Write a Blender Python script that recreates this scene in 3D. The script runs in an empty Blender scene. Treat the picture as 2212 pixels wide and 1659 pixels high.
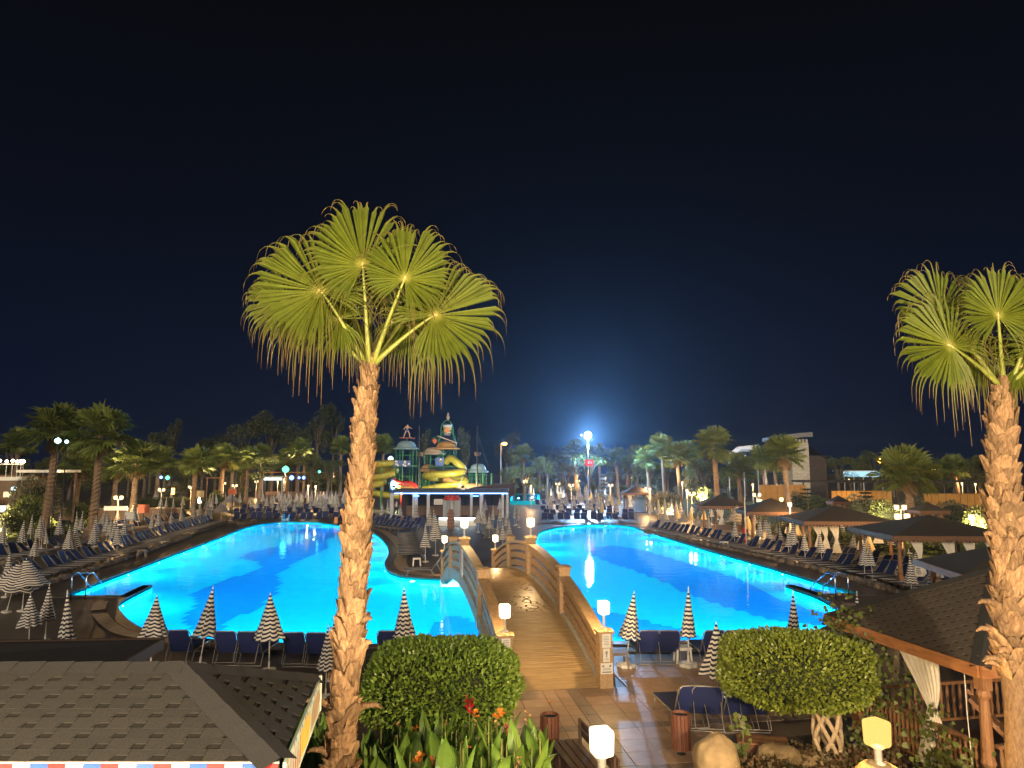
import bpy, bmesh, math, random
from mathutils import Vector, Matrix, noise
from mathutils.geometry import tessellate_polygon

R = math.radians
rnd = random.Random(7)
SC = bpy.context.scene
COL = SC.collection

# ------------------------------------------------------------------ camera
CAM_H = 5.5
FPX = 1534.0                       # focal length in units of a 2212 px wide picture
HOR = 1010.0
PITCH = math.atan((HOR - 829.5) / FPX)
cam_d = bpy.data.cameras.new("camera")
cam_d.sensor_width = 36.0
cam_d.lens = 36.0 * FPX / 2212.0
cam_d.clip_start = 0.1
cam_d.clip_end = 3000.0
cam = bpy.data.objects.new("camera", cam_d)
COL.objects.link(cam)
cam.location = (0, 0, CAM_H)
cam.rotation_euler = (R(90) + PITCH, 0, 0)
SC.camera = cam

# ------------------------------------------------------------------ night sky
W = bpy.data.worlds.new("World")
SC.world = W
W.use_nodes = True
wn = W.node_tree
wn.nodes.clear()
wo = wn.nodes.new("ShaderNodeOutputWorld")
wb = wn.nodes.new("ShaderNodeBackground")
wt = wn.nodes.new("ShaderNodeTexCoord")
wx = wn.nodes.new("ShaderNodeSeparateXYZ")
wr = wn.nodes.new("ShaderNodeValToRGB")
wn.links.new(wt.outputs["Generated"], wx.inputs[0])
wn.links.new(wx.outputs["Z"], wr.inputs[0])
wn.links.new(wr.outputs[0], wb.inputs[0])
wn.links.new(wb.outputs[0], wo.inputs[0])
cr = wr.color_ramp
cr.elements[0].position = 0.0
cr.elements[0].color = (0.0024, 0.0042, 0.0140, 1)
cr.elements[1].position = 0.62
cr.elements[1].color = (0.0011, 0.0012, 0.0014, 1)
e = cr.elements.new(0.13); e.color = (0.0020, 0.0034, 0.0110, 1)
e = cr.elements.new(0.32); e.color = (0.0016, 0.0022, 0.0054, 1)
wb.inputs[1].default_value = 1.0

# the glow of the hotel's lit front behind the viewer: one soft, weak, warm sun
sd = bpy.data.lights.new("sun", "SUN")
sd.energy = 1.40
sd.angle = R(22)
sd.color = (1.0, 0.80, 0.56)
sun = bpy.data.objects.new("sun", sd)
COL.objects.link(sun)
sun.rotation_euler = Vector((0.16, 1.0, -0.36)).to_track_quat('-Z', 'Y').to_euler()

SC.view_settings.view_transform = 'Standard'
SC.view_settings.look = 'None'
SC.view_settings.exposure = 0.7
SC.view_settings.gamma = 1.0
SC.view_settings.use_curve_mapping = False
SC.render.engine = 'CYCLES'
cy = SC.cycles
cy.use_denoising = True
cy.max_bounces = 6
cy.diffuse_bounces = 2
cy.glossy_bounces = 3
cy.transmission_bounces = 4
cy.transparent_max_bounces = 12
cy.volume_bounces = 0
cy.caustics_reflective = False
cy.caustics_refractive = False
cy.sample_clamp_indirect = 40.0
cy.use_light_tree = True
cy.light_sampling_threshold = 0.004

# ------------------------------------------------------------------ finding places: a picture point on a level plane, or at a depth
def ray(x, y):
    u = (x - 1106.0) / FPX
    v = (829.5 - y) / FPX
    return Vector((u, math.cos(PITCH) - v * math.sin(PITCH), math.sin(PITCH) + v * math.cos(PITCH)))
def G(x, y, z=0.0):
    d = ray(x, y)
    t = (z - CAM_H) / d.z
    return Vector((d.x * t, d.y * t, z))
def P(x, y, depth):
    d = ray(x, y)
    t = depth / d.y
    return Vector((d.x * t, depth, CAM_H + d.z * t))

# ------------------------------------------------------------------ materials
MATS = {}
def mat(name, c1, c2=None, scale=6.0, rough=0.7, bump=0.0, bscale=None, metal=0.0, detail=4.0, vary=0.0, emit=None, estr=0.0,
        stretch=(1, 1, 1), spec=0.5, coord="Object", trans=0.0):
    if name in MATS: return MATS[name]
    m = bpy.data.materials.new(name); m.use_nodes = True
    nt = m.node_tree; N = nt.nodes; L = nt.links
    b = N["Principled BSDF"]
    b.inputs["Roughness"].default_value = rough
    b.inputs["Metallic"].default_value = metal
    b.inputs["Specular IOR Level"].default_value = spec
    c1 = tuple(c1) + (1,)
    c2 = (tuple(c2) + (1,)) if c2 is not None else tuple(x * 0.72 for x in c1[:3]) + (1,)
    tc = N.new("ShaderNodeTexCoord")
    mp = N.new("ShaderNodeMapping"); mp.inputs["Scale"].default_value = stretch
    L.new(tc.outputs[coord], mp.inputs[0])
    nz = N.new("ShaderNodeTexNoise"); nz.inputs["Scale"].default_value = scale; nz.inputs["Detail"].default_value = detail
    nz.inputs["Roughness"].default_value = 0.62
    L.new(mp.outputs[0], nz.inputs["Vector"])
    oi = N.new("ShaderNodeObjectInfo")
    mx = N.new("ShaderNodeMix"); mx.data_type = 'RGBA'
    rp = N.new("ShaderNodeValToRGB")
    rp.color_ramp.elements[0].position = 0.33; rp.color_ramp.elements[1].position = 0.68
    L.new(nz.outputs["Fac"], rp.inputs[0])
    L.new(rp.outputs[0], mx.inputs["Factor"])
    mx.inputs["A"].default_value = c2; mx.inputs["B"].default_value = c1
    out = mx.outputs["Result"]
    if vary:
        hv = N.new("ShaderNodeHueSaturation")
        mr = N.new("ShaderNodeMapRange")
        mr.inputs["To Min"].default_value = 1 - vary; mr.inputs["To Max"].default_value = 1 + vary
        L.new(oi.outputs["Random"], mr.inputs["Value"])
        L.new(mr.outputs[0], hv.inputs["Value"])
        L.new(out, hv.inputs["Color"])
        out = hv.outputs["Color"]
    L.new(out, b.inputs["Base Color"])
    if bump:
        n2 = N.new("ShaderNodeTexNoise"); n2.inputs["Scale"].default_value = bscale or scale * 4; n2.inputs["Detail"].default_value = 5
        L.new(mp.outputs[0], n2.inputs["Vector"])
        bp = N.new("ShaderNodeBump"); bp.inputs["Strength"].default_value = bump; bp.inputs["Distance"].default_value = 0.02
        L.new(n2.outputs["Fac"], bp.inputs["Height"])
        L.new(bp.outputs[0], b.inputs["Normal"])
    if emit is not None:
        b.inputs["Emission Color"].default_value = tuple(emit) + (1,)
        b.inputs["Emission Strength"].default_value = estr
    if trans:
        tr = N.new("ShaderNodeBsdfTranslucent")
        L.new(out, tr.inputs["Color"])
        ms = N.new("ShaderNodeMixShader"); ms.inputs[0].default_value = trans
        L.new(b.outputs[0], ms.inputs[1]); L.new(tr.outputs[0], ms.inputs[2])
        L.new(ms.outputs[0], N["Material Output"].inputs["Surface"])
    MATS[name] = m
    return m

def glow(name, col, strength):
    if name in MATS: return MATS[name]
    m = bpy.data.materials.new(name); m.use_nodes = True
    nt = m.node_tree; nt.nodes.clear()
    o = nt.nodes.new("ShaderNodeOutputMaterial"); em = nt.nodes.new("ShaderNodeEmission")
    em.inputs[0].default_value = tuple(col) + (1,); em.inputs[1].default_value = strength
    nt.links.new(em.outputs[0], o.inputs[0])
    m.cycles.emission_sampling = 'NONE'
    MATS[name] = m
    return m

def stripe_mat(name, ca, cb, n):
    m = bpy.data.materials.new(name); m.use_nodes = True
    nt = m.node_tree; N = nt.nodes; L = nt.links
    b = N["Principled BSDF"]; b.inputs["Roughness"].default_value = 0.85
    at = N.new("ShaderNodeAttribute"); at.attribute_name = "sv"
    mu = N.new("ShaderNodeMath"); mu.operation = 'MULTIPLY'; mu.inputs[1].default_value = n
    fr = N.new("ShaderNodeMath"); fr.operation = 'FRACT'
    gt = N.new("ShaderNodeMath"); gt.operation = 'GREATER_THAN'; gt.inputs[1].default_value = 0.5
    L.new(at.outputs["Fac"], mu.inputs[0]); L.new(mu.outputs[0], fr.inputs[0]); L.new(fr.outputs[0], gt.inputs[0])
    mx = N.new("ShaderNodeMix"); mx.data_type = 'RGBA'
    mx.inputs["A"].default_value = tuple(ca) + (1,); mx.inputs["B"].default_value = tuple(cb) + (1,)
    L.new(gt.outputs[0], mx.inputs["Factor"])
    tc = N.new("ShaderNodeTexCoord"); nz = N.new("ShaderNodeTexNoise"); nz.inputs["Scale"].default_value = 5; nz.inputs["Detail"].default_value = 4
    L.new(tc.outputs["Object"], nz.inputs["Vector"])
    hv = N.new("ShaderNodeHueSaturation"); mr = N.new("ShaderNodeMapRange")
    mr.inputs["To Min"].default_value = 0.72; mr.inputs["To Max"].default_value = 1.2
    L.new(nz.outputs["Fac"], mr.inputs["Value"]); L.new(mr.outputs[0], hv.inputs["Value"])
    L.new(mx.outputs["Result"], hv.inputs["Color"]); L.new(hv.outputs["Color"], b.inputs["Base Color"])
    MATS[name] = m
    return m

# ------------------------------------------------------------------ mesh builder
class MB:
    def __init__(self): self.v = []; self.f = []; self.sv = None
    def quad(self, a, b, c, d):
        n = len(self.v); self.v += [tuple(a), tuple(b), tuple(c), tuple(d)]; self.f.append((n, n+1, n+2, n+3)); return self
    def poly(self, pts):
        n = len(self.v); self.v += [tuple(p) for p in pts]; self.f.append(tuple(range(n, n+len(pts)))); return self
    def box(self, c, s, rz=0.0, M=None):
        n = len(self.v); hx, hy, hz = s[0]/2, s[1]/2, s[2]/2
        for dx, dy, dz in ((-1,-1,-1),(1,-1,-1),(1,1,-1),(-1,1,-1),(-1,-1,1),(1,-1,1),(1,1,1),(-1,1,1)):
            p = Vector((dx*hx, dy*hy, dz*hz))
            if M is not None: p = M @ p
            elif rz: p = Matrix.Rotation(rz, 3, 'Z') @ p
            self.v.append(tuple(p + Vector(c)))
        for q in ((0,3,2,1),(4,5,6,7),(0,1,5,4),(1,2,6,5),(2,3,7,6),(3,0,4,7)): self.f.append(tuple(n+i for i in q))
        return self
    def bar(self, a, b, w, h, up=(0,0,1)):
        a = Vector(a); b = Vector(b); d = b - a; l = d.length
        if l < 1e-6: return self
        d /= l; u = Vector(up)
        if abs(d.dot(u)) > 0.98: u = Vector((0,1,0))
        s = d.cross(u).normalized(); u = s.cross(d).normalized()
        M = Matrix((s, d, u)).transposed()
        return self.box((a+b)/2, (w, l, h), M=M)
    def tube(self, pts, r, n=8, cap=True):
        pts = [Vector(p) for p in pts]; k = len(pts)
        rr = [r]*k if not hasattr(r, '__len__') else list(r)
        base = len(self.v); ref = None
        for i, p in enumerate(pts):
            t = (pts[min(i+1, k-1)] - pts[max(i-1, 0)])
            t = t.normalized() if t.length > 1e-9 else Vector((0,0,1))
            if ref is None:
                ref = Vector((1,0,0)) if abs(t.x) < 0.9 else Vector((0,1,0))
            s = t.cross(ref).normalized(); u = s.cross(t).normalized(); ref = u
            for j in range(n):
                a = 2*math.pi*j/n
                self.v.append(tuple(p + (s*math.cos(a) + u*math.sin(a))*rr[i]))
        for i in range(k-1):
            for j in range(n):
                a = base+i*n+j; b = base+i*n+(j+1) % n
                self.f.append((a, a+n, b+n, b))
        if cap:
            self.f.append(tuple(base+j for j in range(n)))
            self.f.append(tuple(base+(k-1)*n+j for j in reversed(range(n))))
        return self
    def lathe(self, prof, n=16, c=(0,0,0), cap=True):
        base = len(self.v); c = Vector(c)
        for r, z in prof:
            for j in range(n):
                a = 2*math.pi*j/n
                self.v.append((c.x + r*math.cos(a), c.y + r*math.sin(a), c.z + z))
        for i in range(len(prof)-1):
            for j in range(n):
                a = base+i*n+j; b = base+i*n+(j+1) % n
                self.f.append((a, b, b+n, a+n))
        if cap:
            self.f.append(tuple(base+j for j in reversed(range(n))))
            self.f.append(tuple(base+(len(prof)-1)*n+j for j in range(n)))
        return self
    def prism(self, pts, z0, z1):
        n = len(self.v); k = len(pts)
        self.v += [(p[0], p[1], z0) for p in pts] + [(p[0], p[1], z1) for p in pts]
        self.f.append(tuple(range(n+k-1, n-1, -1))); self.f.append(tuple(range(n+k, n+2*k)))
        for i in range(k):
            j = (i+1) % k
            self.f.append((n+i, n+j, n+k+j, n+k+i))
        return self
    def add(self, o, M=None):
        n = len(self.v)
        self.v += [tuple(M @ Vector(p)) for p in o.v] if M is not None else list(o.v)
        self.f += [tuple(i+n for i in q) for q in o.f]
        return self
    def mesh(self, name, m, smooth=False):
        me = bpy.data.meshes.new(name)
        me.from_pydata(self.v, [], self.f)
        if self.sv is not None:
            at = me.attributes.new("sv", 'FLOAT', 'POINT'); at.data.foreach_set("value", self.sv)
        me.materials.append(m)
        if smooth: me.polygons.foreach_set("use_smooth", [True]*len(me.polygons))
        me.update()
        return me
    def build(self, name, m, parent=None, smooth=False, loc=None):
        return link(name, self.mesh(name, m, smooth), parent, loc)

def link(name, me, parent=None, loc=None, rot=None, scale=None):
    o = bpy.data.objects.new(name, me); COL.objects.link(o)
    if parent is not None: o.parent = parent
    if loc is not None: o.location = loc
    if rot is not None: o.rotation_euler = rot
    if scale is not None: o.scale = scale if hasattr(scale, '__len__') else (scale,)*3
    return o
def tag(o, label, cat, group=None):
    o["label"] = label; o["category"] = cat
    if group: o["group"] = group
    return o
def thing(name, label, cat, loc=(0,0,0), rz=0.0, group=None, scale=None):
    o = link(name, None, None, loc, (0, 0, rz), scale)
    o.empty_display_size = 0.2
    return tag(o, label, cat, group)
def struct(o): o["kind"] = "structure"; return o
def stuff(o): o["kind"] = "stuff"; return o
def copy_tree(o, parent=None):
    c = o.copy(); COL.objects.link(c)
    if parent is not None: c.parent = parent
    for ch in o.children: copy_tree(ch, c)
    return c
def dup(o, loc, rz=0.0, label=None, group=None, scale=None, rot=None):
    c = copy_tree(o); c.location = loc
    c.rotation_euler = rot if rot is not None else (0, 0, rz)
    if scale is not None: c.scale = scale if hasattr(scale, '__len__') else (scale,)*3
    if label: c["label"] = label
    if group: c["group"] = group
    return c
def lamp(parent, loc, power, col, radius=0.12, kind='POINT', name='bulb'):
    l = bpy.data.lights.new(name, kind); l.energy = power; l.color = col
    if kind in ('POINT', 'SPOT'): l.shadow_soft_size = radius
    o = bpy.data.objects.new(name, l); COL.objects.link(o)
    if parent is not None: o.parent = parent
    o.location = loc
    return o
# ------------------------------------------------------------------ shared materials
M_deck = mat("deck_stone", (0.20,0.135,0.095), (0.11,0.075,0.055), 2.2, 0.42, 0.35, 30)
M_soil = mat("soil", (0.055,0.038,0.026), (0.025,0.018,0.012), 5, 0.95, 0.8, 20)
M_tileA = mat("paving_tile", (0.30,0.205,0.145), (0.22,0.145,0.10), 3, 0.38, 0.25, 60, vary=0.10)
M_tileD = mat("dark_paving_band", (0.17,0.125,0.105), (0.10,0.075,0.065), 9, 0.4, 0.3, 60, vary=0.1)
M_cope = mat("sand_coping", (0.42,0.32,0.22), (0.30,0.22,0.15), 4, 0.55, 0.3, 40)
M_dcope = mat("dark_coping", (0.10,0.075,0.06), (0.06,0.045,0.04), 5, 0.35, 0.3, 40)
M_conc = mat("stamped_concrete", (0.47,0.32,0.17), (0.33,0.21,0.11), 3, 0.42, 0.5, 14, stretch=(1,3,1))
M_post = mat("bridge_wood_concrete", (0.46,0.31,0.165), (0.30,0.19,0.10), 5, 0.6, 0.6, 18, stretch=(3,1,3))
M_pale = mat("pale_bridge_side", (0.46,0.42,0.33), (0.34,0.30,0.24), 5, 0.7, 0.5, 18)
M_white = mat("white_plaster", (0.78,0.77,0.74), (0.66,0.65,0.62), 5, 0.7)
M_plastic = mat("white_plastic", (0.74,0.73,0.70), (0.62,0.61,0.58), 6, 0.45)
M_navy = mat("navy_sling", (0.012,0.022,0.115), (0.009,0.016,0.080), 40, 0.75, vary=0.25)
M_alu = mat("aluminium_tube", (0.60,0.58,0.55), (0.45,0.43,0.41), 12, 0.4, metal=0.35)
M_steel = mat("stainless_steel", (0.75,0.76,0.78), (0.6,0.61,0.63), 12, 0.18, metal=1.0)
M_wood = mat("brown_wood", (0.33,0.165,0.075), (0.20,0.09,0.04), 4, 0.6, 0.4, 14, stretch=(6,6,1), vary=0.12)
M_wood2 = mat("red_brown_slat", (0.20,0.075,0.045), (0.11,0.04,0.026), 5, 0.55, 0.3, 18, stretch=(6,6,1), vary=0.15)
M_darkwood = mat("dark_wood", (0.085,0.045,0.03), (0.045,0.024,0.016), 5, 0.65, 0.4, 18, stretch=(6,6,1), vary=0.15)
M_fasciaD = mat("dark_fascia_board", (0.16,0.072,0.036), (0.10,0.045,0.024), 3, 0.6, 0.4, 14, stretch=(1,1,6))
M_lframe = mat("lounger_frame", (0.30,0.285,0.27), (0.20,0.19,0.18), 12, 0.45, metal=0.3)
M_fascia = mat("fascia_board", (0.42,0.19,0.075), (0.27,0.11,0.045), 3, 0.6, 0.4, 14, stretch=(1,1,6))
M_shing = mat("shingle_light", (0.034,0.033,0.033), (0.022,0.0215,0.0215), 60, 0.95, 0.6, 140, vary=0.12)
M_shingD = mat("shingle_dark", (0.013,0.011,0.010), (0.008,0.007,0.006), 60, 0.95, 0.6, 140)
M_ridge = mat("ridge_cap", (0.033,0.033,0.037), (0.023,0.023,0.026), 60, 0.95, 0.6, 140)
M_gshing = mat("brown_shingle", (0.085,0.066,0.054), (0.055,0.044,0.037), 60, 0.95, 0.6, 140, vary=0.10)
M_groof = mat("dark_roofing", (0.040,0.031,0.027), (0.024,0.019,0.017), 12, 0.95, 0.4, 60)
M_boot = mat("palm_leaf_base", (0.44,0.285,0.155), (0.17,0.088,0.042), 9, 0.85, 1.0, 40, vary=0.38, stretch=(4,4,1))
M_fibre = mat("palm_fibre", (0.27,0.175,0.10), (0.14,0.085,0.05), 12, 0.95, 1.0, 30, stretch=(3,3,1))
M_frond = mat("palm_frond", (0.155,0.205,0.035), (0.095,0.135,0.022), 5, 0.5, trans=0.22, vary=0.12)
M_dryf = mat("dry_frond_tip", (0.30,0.21,0.085), (0.18,0.13,0.05), 6, 0.7, trans=0.2)
M_petiole = mat("petiole", (0.30,0.34,0.07), (0.21,0.25,0.05), 6, 0.4)
M_hast = mat("hastula", (0.70,0.56,0.30), (0.6,0.45,0.2), 6, 0.5)
M_fpalm = mat("far_palm_frond", (0.165,0.205,0.040), (0.085,0.115,0.024), 1.5, 0.6, trans=0.15, vary=0.25)
M_fdry = mat("dead_palm_skirt", (0.20,0.135,0.06), (0.11,0.075,0.035), 2, 0.8, vary=0.2)
M_ftrunk = mat("far_palm_trunk", (0.33,0.225,0.14), (0.17,0.11,0.07), 3, 0.9, 0.8, 8, vary=0.2)
M_hedge = mat("hedge_leaf", (0.27,0.38,0.055), (0.075,0.15,0.022), 14, 0.38, trans=0.12)
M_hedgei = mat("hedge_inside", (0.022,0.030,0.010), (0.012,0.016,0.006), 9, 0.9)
M_canna = mat("canna_leaf", (0.20,0.33,0.055), (0.105,0.215,0.034), 3, 0.42, trans=0.18, vary=0.25)
M_cstem = mat("canna_stem", (0.17,0.20,0.05), (0.11,0.13,0.03), 6, 0.6)
M_flor = mat("orange_petal", (0.75,0.20,0.03), (0.65,0.30,0.03), 20, 0.6, trans=0.2)
M_flred = mat("crimson_petal", (0.62,0.02,0.035), (0.42,0.01,0.03), 20, 0.6, trans=0.2)
M_flsal = mat("salmon_petal", (0.72,0.22,0.12), (0.55,0.14,0.07), 20, 0.6, trans=0.2)
M_fldry = mat("withered_petal", (0.50,0.32,0.16), (0.34,0.20,0.09), 20, 0.8)
M_bush = mat("bush_leaf", (0.135,0.165,0.030), (0.060,0.082,0.016), 4, 0.55, trans=0.12, vary=0.3)
M_gbush = mat("grey_bush_leaf", (0.17,0.155,0.085), (0.085,0.08,0.045), 4, 0.6, trans=0.12, vary=0.2)
M_tree = mat("dark_tree_leaf", (0.075,0.085,0.030), (0.036,0.044,0.016), 2, 0.6, trans=0.1, vary=0.25)
M_bark = mat("bark", (0.20,0.15,0.10), (0.10,0.075,0.05), 4, 0.9, 0.6, 16)
M_ficus = mat("ficus_trunk", (0.47,0.36,0.23), (0.33,0.24,0.15), 6, 0.7, 0.4, 20)
M_rock = mat("boulder", (0.42,0.31,0.17), (0.27,0.195,0.11), 3.5, 0.85, 0.9, 9)
M_edge = mat("rubble_stone", (0.22,0.17,0.13), (0.11,0.085,0.066), 4, 0.85, 0.8, 12, vary=0.35)
M_lawn = mat("lawn_grass", (0.060,0.085,0.020), (0.030,0.045,0.011), 3, 0.9, 1.0, 40)
M_curt = mat("curtain_cloth", (0.74,0.70,0.62), (0.62,0.58,0.50), 6, 0.85, trans=0.15)
M_cream = mat("cream_canopy", (0.66,0.56,0.33), (0.54,0.44,0.25), 6, 0.85, vary=0.15)
M_greyc = mat("grey_canopy", (0.34,0.32,0.36), (0.26,0.25,0.28), 6, 0.85, vary=0.15)
M_green = mat("green_steel", (0.03,0.22,0.09), (0.02,0.15,0.06), 6, 0.5)
M_yel = mat("yellow_slide", (0.36,0.33,0.035), (0.27,0.24,0.025), 2, 0.35)
M_domeB = mat("blue_dome", (0.24,0.36,0.46), (0.14,0.24,0.32), 1.5, 0.5)
M_domeO = mat("orange_dome", (0.50,0.30,0.11), (0.36,0.2,0.07), 1.5, 0.5)
M_domeW = mat("pale_dome", (0.45,0.38,0.32), (0.33,0.27,0.22), 1.5, 0.5)
M_red = mat("red_paint", (0.52,0.025,0.02), (0.40,0.02,0.018), 4, 0.4)
M_orange = mat("orange_paint", (0.62,0.25,0.05), (0.5,0.18,0.04), 4, 0.4)
M_bluep = mat("blue_panel", (0.04,0.11,0.38), (0.03,0.08,0.28), 4, 0.4)
M_dark = mat("dark_rope", (0.02,0.02,0.022), (0.012,0.012,0.013), 6, 0.7)
M_skin = mat("skin", (0.50,0.32,0.22), (0.45,0.28,0.19), 6, 0.6)
M_black = mat("black_cloth", (0.015,0.015,0.018), None, 6, 0.8)
M_shirt = mat("white_shirt", (0.75,0.75,0.75), None, 6, 0.8)
M_owall = mat("orange_wall", (0.52,0.27,0.06), (0.42,0.20,0.045), 1.2, 0.8)
M_bwall = mat("brown_wall", (0.20,0.13,0.09), (0.15,0.095,0.065), 1.2, 0.85)
M_stone = mat("castle_stone", (0.55,0.52,0.46), (0.40,0.38,0.33), 2.5, 0.9, 0.8, 8)
M_stripe = stripe_mat("striped_canopy", (0.012,0.014,0.045), (0.66,0.63,0.58), 11.5)
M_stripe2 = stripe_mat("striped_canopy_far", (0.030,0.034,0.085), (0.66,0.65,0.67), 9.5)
WARM = (1.0, 0.66, 0.33)
G_lamp = glow("lamp_glass", (1.0, 0.80, 0.52), 5.5)
G_lampY = glow("amber_lamp_glass", (1.0, 0.66, 0.20), 2.4)
G_far = glow("far_lamp_glass", (1.0, 0.72, 0.40), 9.0)
G_flood = glow("flood_lens", (0.80, 0.93, 1.0), 60.0)
G_sodium = glow("sodium_lens", (1.0, 0.46, 0.06), 12.0)
G_pool = glow("pool_lens", (0.75, 0.97, 1.0), 8.0)
G_led = glow("led_strip", (0.16, 0.40, 1.0), 3.2)
G_cool = glow("cool_light", (0.55, 0.95, 1.0), 2.6)
G_green = glow("green_light", (0.12, 1.0, 0.50), 2.4)
G_red = glow("red_sign_light", (1.0, 0.03, 0.06), 2.2)
G_win = glow("lit_window", (1.0, 0.74, 0.36), 1.1)
M_cside = mat("castle_side", (0.07,0.05,0.042), (0.045,0.033,0.028), 2, 0.9)
G_winc = glow("lit_white_window", (0.80, 0.95, 0.95), 1.6)

# ------------------------------------------------------------------ the pool outline (one water body round an island tip)
ZW = -0.13         # water level
ZF = -1.45         # pool floor
_po = [(135,1294),(217,1262),(281,1238),(345,1213),(398,1193),(441,1177),(479,1163),(508,1150),(537,1140),(560,1134),(603,1130),(640,1129.5),(678,1130),(728,1136),
       (770,1142),(805,1152),(823,1165),(838,1185),(840,1202),(829,1222),(838,1240),(865,1250),(910,1254),(960,1256),(1080,1258),(1140,1250),(1162,1225),(1163,1200),(1157,1175),
       (1165,1151),(1206,1140),(1256,1136),(1300,1135),(1331,1136),(1368,1140),(1418,1157),(1506,1185),(1580,1206),(1659,1229),(1751,1257),(1866,1290),
       (1771,1290),(1712,1270),(1696,1270),(1764,1294),(1806,1317),(1818,1335),(1804,1353),(1759,1374),(1709,1385),(1600,1391),(1481,1394),(1321,1396),
       (1200,1399),(1040,1401),(860,1402),(678,1401),(550,1397),(462,1392),(362,1379),(305,1367),(275,1347),(256,1324),(258,1309),(277,1297),(328,1271),(311,1271),(262,1294)]
POOL = [G(x, y, ZW).to_2d() for x, y in _po]
def area2(p): return sum(p[i].x*p[(i+1) % len(p)].y - p[(i+1) % len(p)].x*p[i].y for i in range(len(p)))/2
if area2(POOL) < 0: POOL.reverse()          # counter-clockwise: inside is to the left
def smooth_poly(p, sharp=52):
    out = []
    n = len(p)
    for i in range(n):
        a, b, c = p[i-1], p[i], p[(i+1) % n]
        d1 = (b-a); d2 = (c-b)
        ang = abs(math.degrees(d1.angle(d2)))
        if ang > sharp or ang < 3: out.append(b.copy())
        else:
            k = min(0.28, 2.0/max(d1.length, .01)); k2 = min(0.28, 2.0/max(d2.length, .01))
            q0 = b-d1*k; q2 = b+d2*k2
            for t in (0, .33, .67, 1): out.append(q0*(1-t)**2 + b*2*t*(1-t) + q2*t*t)
    return out
POOL = smooth_poly(POOL)
def offset_poly(p, d):      # outward offset of a counter-clockwise polygon
    out = []; n = len(p)
    for i in range(n):
        a, b, c = p[i-1], p[i], p[(i+1) % n]
        n1 = Vector((b.y-a.y, a.x-b.x)); n2 = Vector((c.y-b.y, b.x-c.x))
        n1 = n1.normalized() if n1.length > 1e-6 else n1; n2 = n2.normalized() if n2.length > 1e-6 else n2
        m = n1+n2
        if m.length < 0.35: m = n1 if n1.length else n2; k = 1
        else:
            m.normalize(); k = 1/max(0.55, m.dot(n1))
        out.append(b + m*d*min(k, 1.5))
    return out
def fill(polys, z):
    pts = [[Vector((q.x, q.y, 0)) for q in p] for p in polys]
    flat = [q for p in pts for q in p]
    mb = MB(); mb.v = [(q.x, q.y, z) for q in flat]
    for t in tessellate_polygon(pts):
        a, b, c = (flat[i] for i in t)
        if ((b-a).cross(c-a)).z < 0: t = (t[0], t[2], t[1])
        mb.f.append(tuple(t))
    return mb
def ring(p, q, zp, zq, mb=None):
    mb = mb or MB(); n = len(p); b0 = len(mb.v)
    mb.v += [(a.x, a.y, zp) for a in p] + [(a.x, a.y, zq) for a in q]
    for i in range(n):
        j = (i+1) % n
        mb.f.append((b0+i, b0+n+i, b0+n+j, b0+j))
    return mb

# ground sheet with the pool cut out of it
outer = [Vector((-450, -40)), Vector((450, -40)), Vector((450, 600)), Vector((-450, 600))]
cut = offset_poly(POOL, 0.03)
M_ground = mat("wet_ground", (0.095,0.068,0.052), (0.050,0.037,0.031), 0.7, 0.40, 0.35, 9, detail=6)
g = fill([outer, list(reversed(cut))], 0.0).build("ground", M_ground); struct(g)
g["label"] = "dark wet paved ground around the pool"

# basin, floor bands, water
M_pool = mat("pool_mosaic", (0.002,0.56,0.93), (0.001,0.50,0.90), 1.4, 0.6, spec=0.0)
M_band = mat("deep_blue_mosaic", (0.001,0.30,0.90), (0.001,0.26,0.87), 1.4, 0.6, spec=0.0)
basin = MB()
ring(POOL, POOL, -0.02, ZF, basin)
bo = basin.build("pool_basin", M_pool); struct(bo)
fl = fill([POOL], ZF).build("pool_floor", M_pool, bo)
def under(x, y):            # where a picture point lands on the floor, bent at the water surface
    d = ray(x, y).normalized(); q = G(x, y, ZW)
    h = Vector((d.x, d.y)); s_ = h.length/1.33; c_ = math.sqrt(1-s_*s_)
    return q.to_2d() + h.normalized()*((ZW-ZF)*s_/c_)
def floor_sheet(px, name="floor_band"):
    p = [under(x, y) for x, y in px]
    if area2(p) < 0: p.reverse()
    for _ in range(2):
        q = []
        for i in range(len(p)):
            a, b = p[i], p[(i+1) % len(p)]
            q += [a*0.75+b*0.25, a*0.25+b*0.75]
        p = q
    # ragged mosaic edge: step to a half-metre grid
    q = []
    for i in range(len(p)):
        a, b = p[i], p[(i+1) % len(p)]
        k = max(1, int((b-a).length/0.5))
        for s in range(k):
            c = a.lerp(b, s/k); c = Vector((round(c.x*3)/3, round(c.y*3)/3))
            if not q or (c-q[-1]).length > 1e-3:
                if q and abs(c.x-q[-1].x) > 1e-3 and abs(c.y-q[-1].y) > 1e-3: q.append(Vector((c.x, q[-1].y)))
                q.append(c)
    o = fill([q], ZF+0.006).build(name, M_band, bo)
    return o
floor_sheet([(735,1140),(650,1142),(622,1150),(688,1159),(640,1172),(553,1190),(505,1205),(560,1218),(548,1236),(470,1258),(405,1284),(425,1303),(392,1330),(398,1356),(440,1385),(500,1388),
             (470,1362),(520,1330),(560,1312),(590,1290),(612,1262),(598,1240),(640,1216),(692,1192),(715,1180),(700,1166),(735,1152)])
floor_sheet([(1262,1186),(1330,1176),(1400,1190),(1480,1214),(1570,1240),(1640,1268),(1690,1296),(1770,1322),(1800,1344),(1740,1352),(1650,1336),(1560,1308),(1500,1290),(1440,1262),(1380,1236),(1300,1212)])
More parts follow.
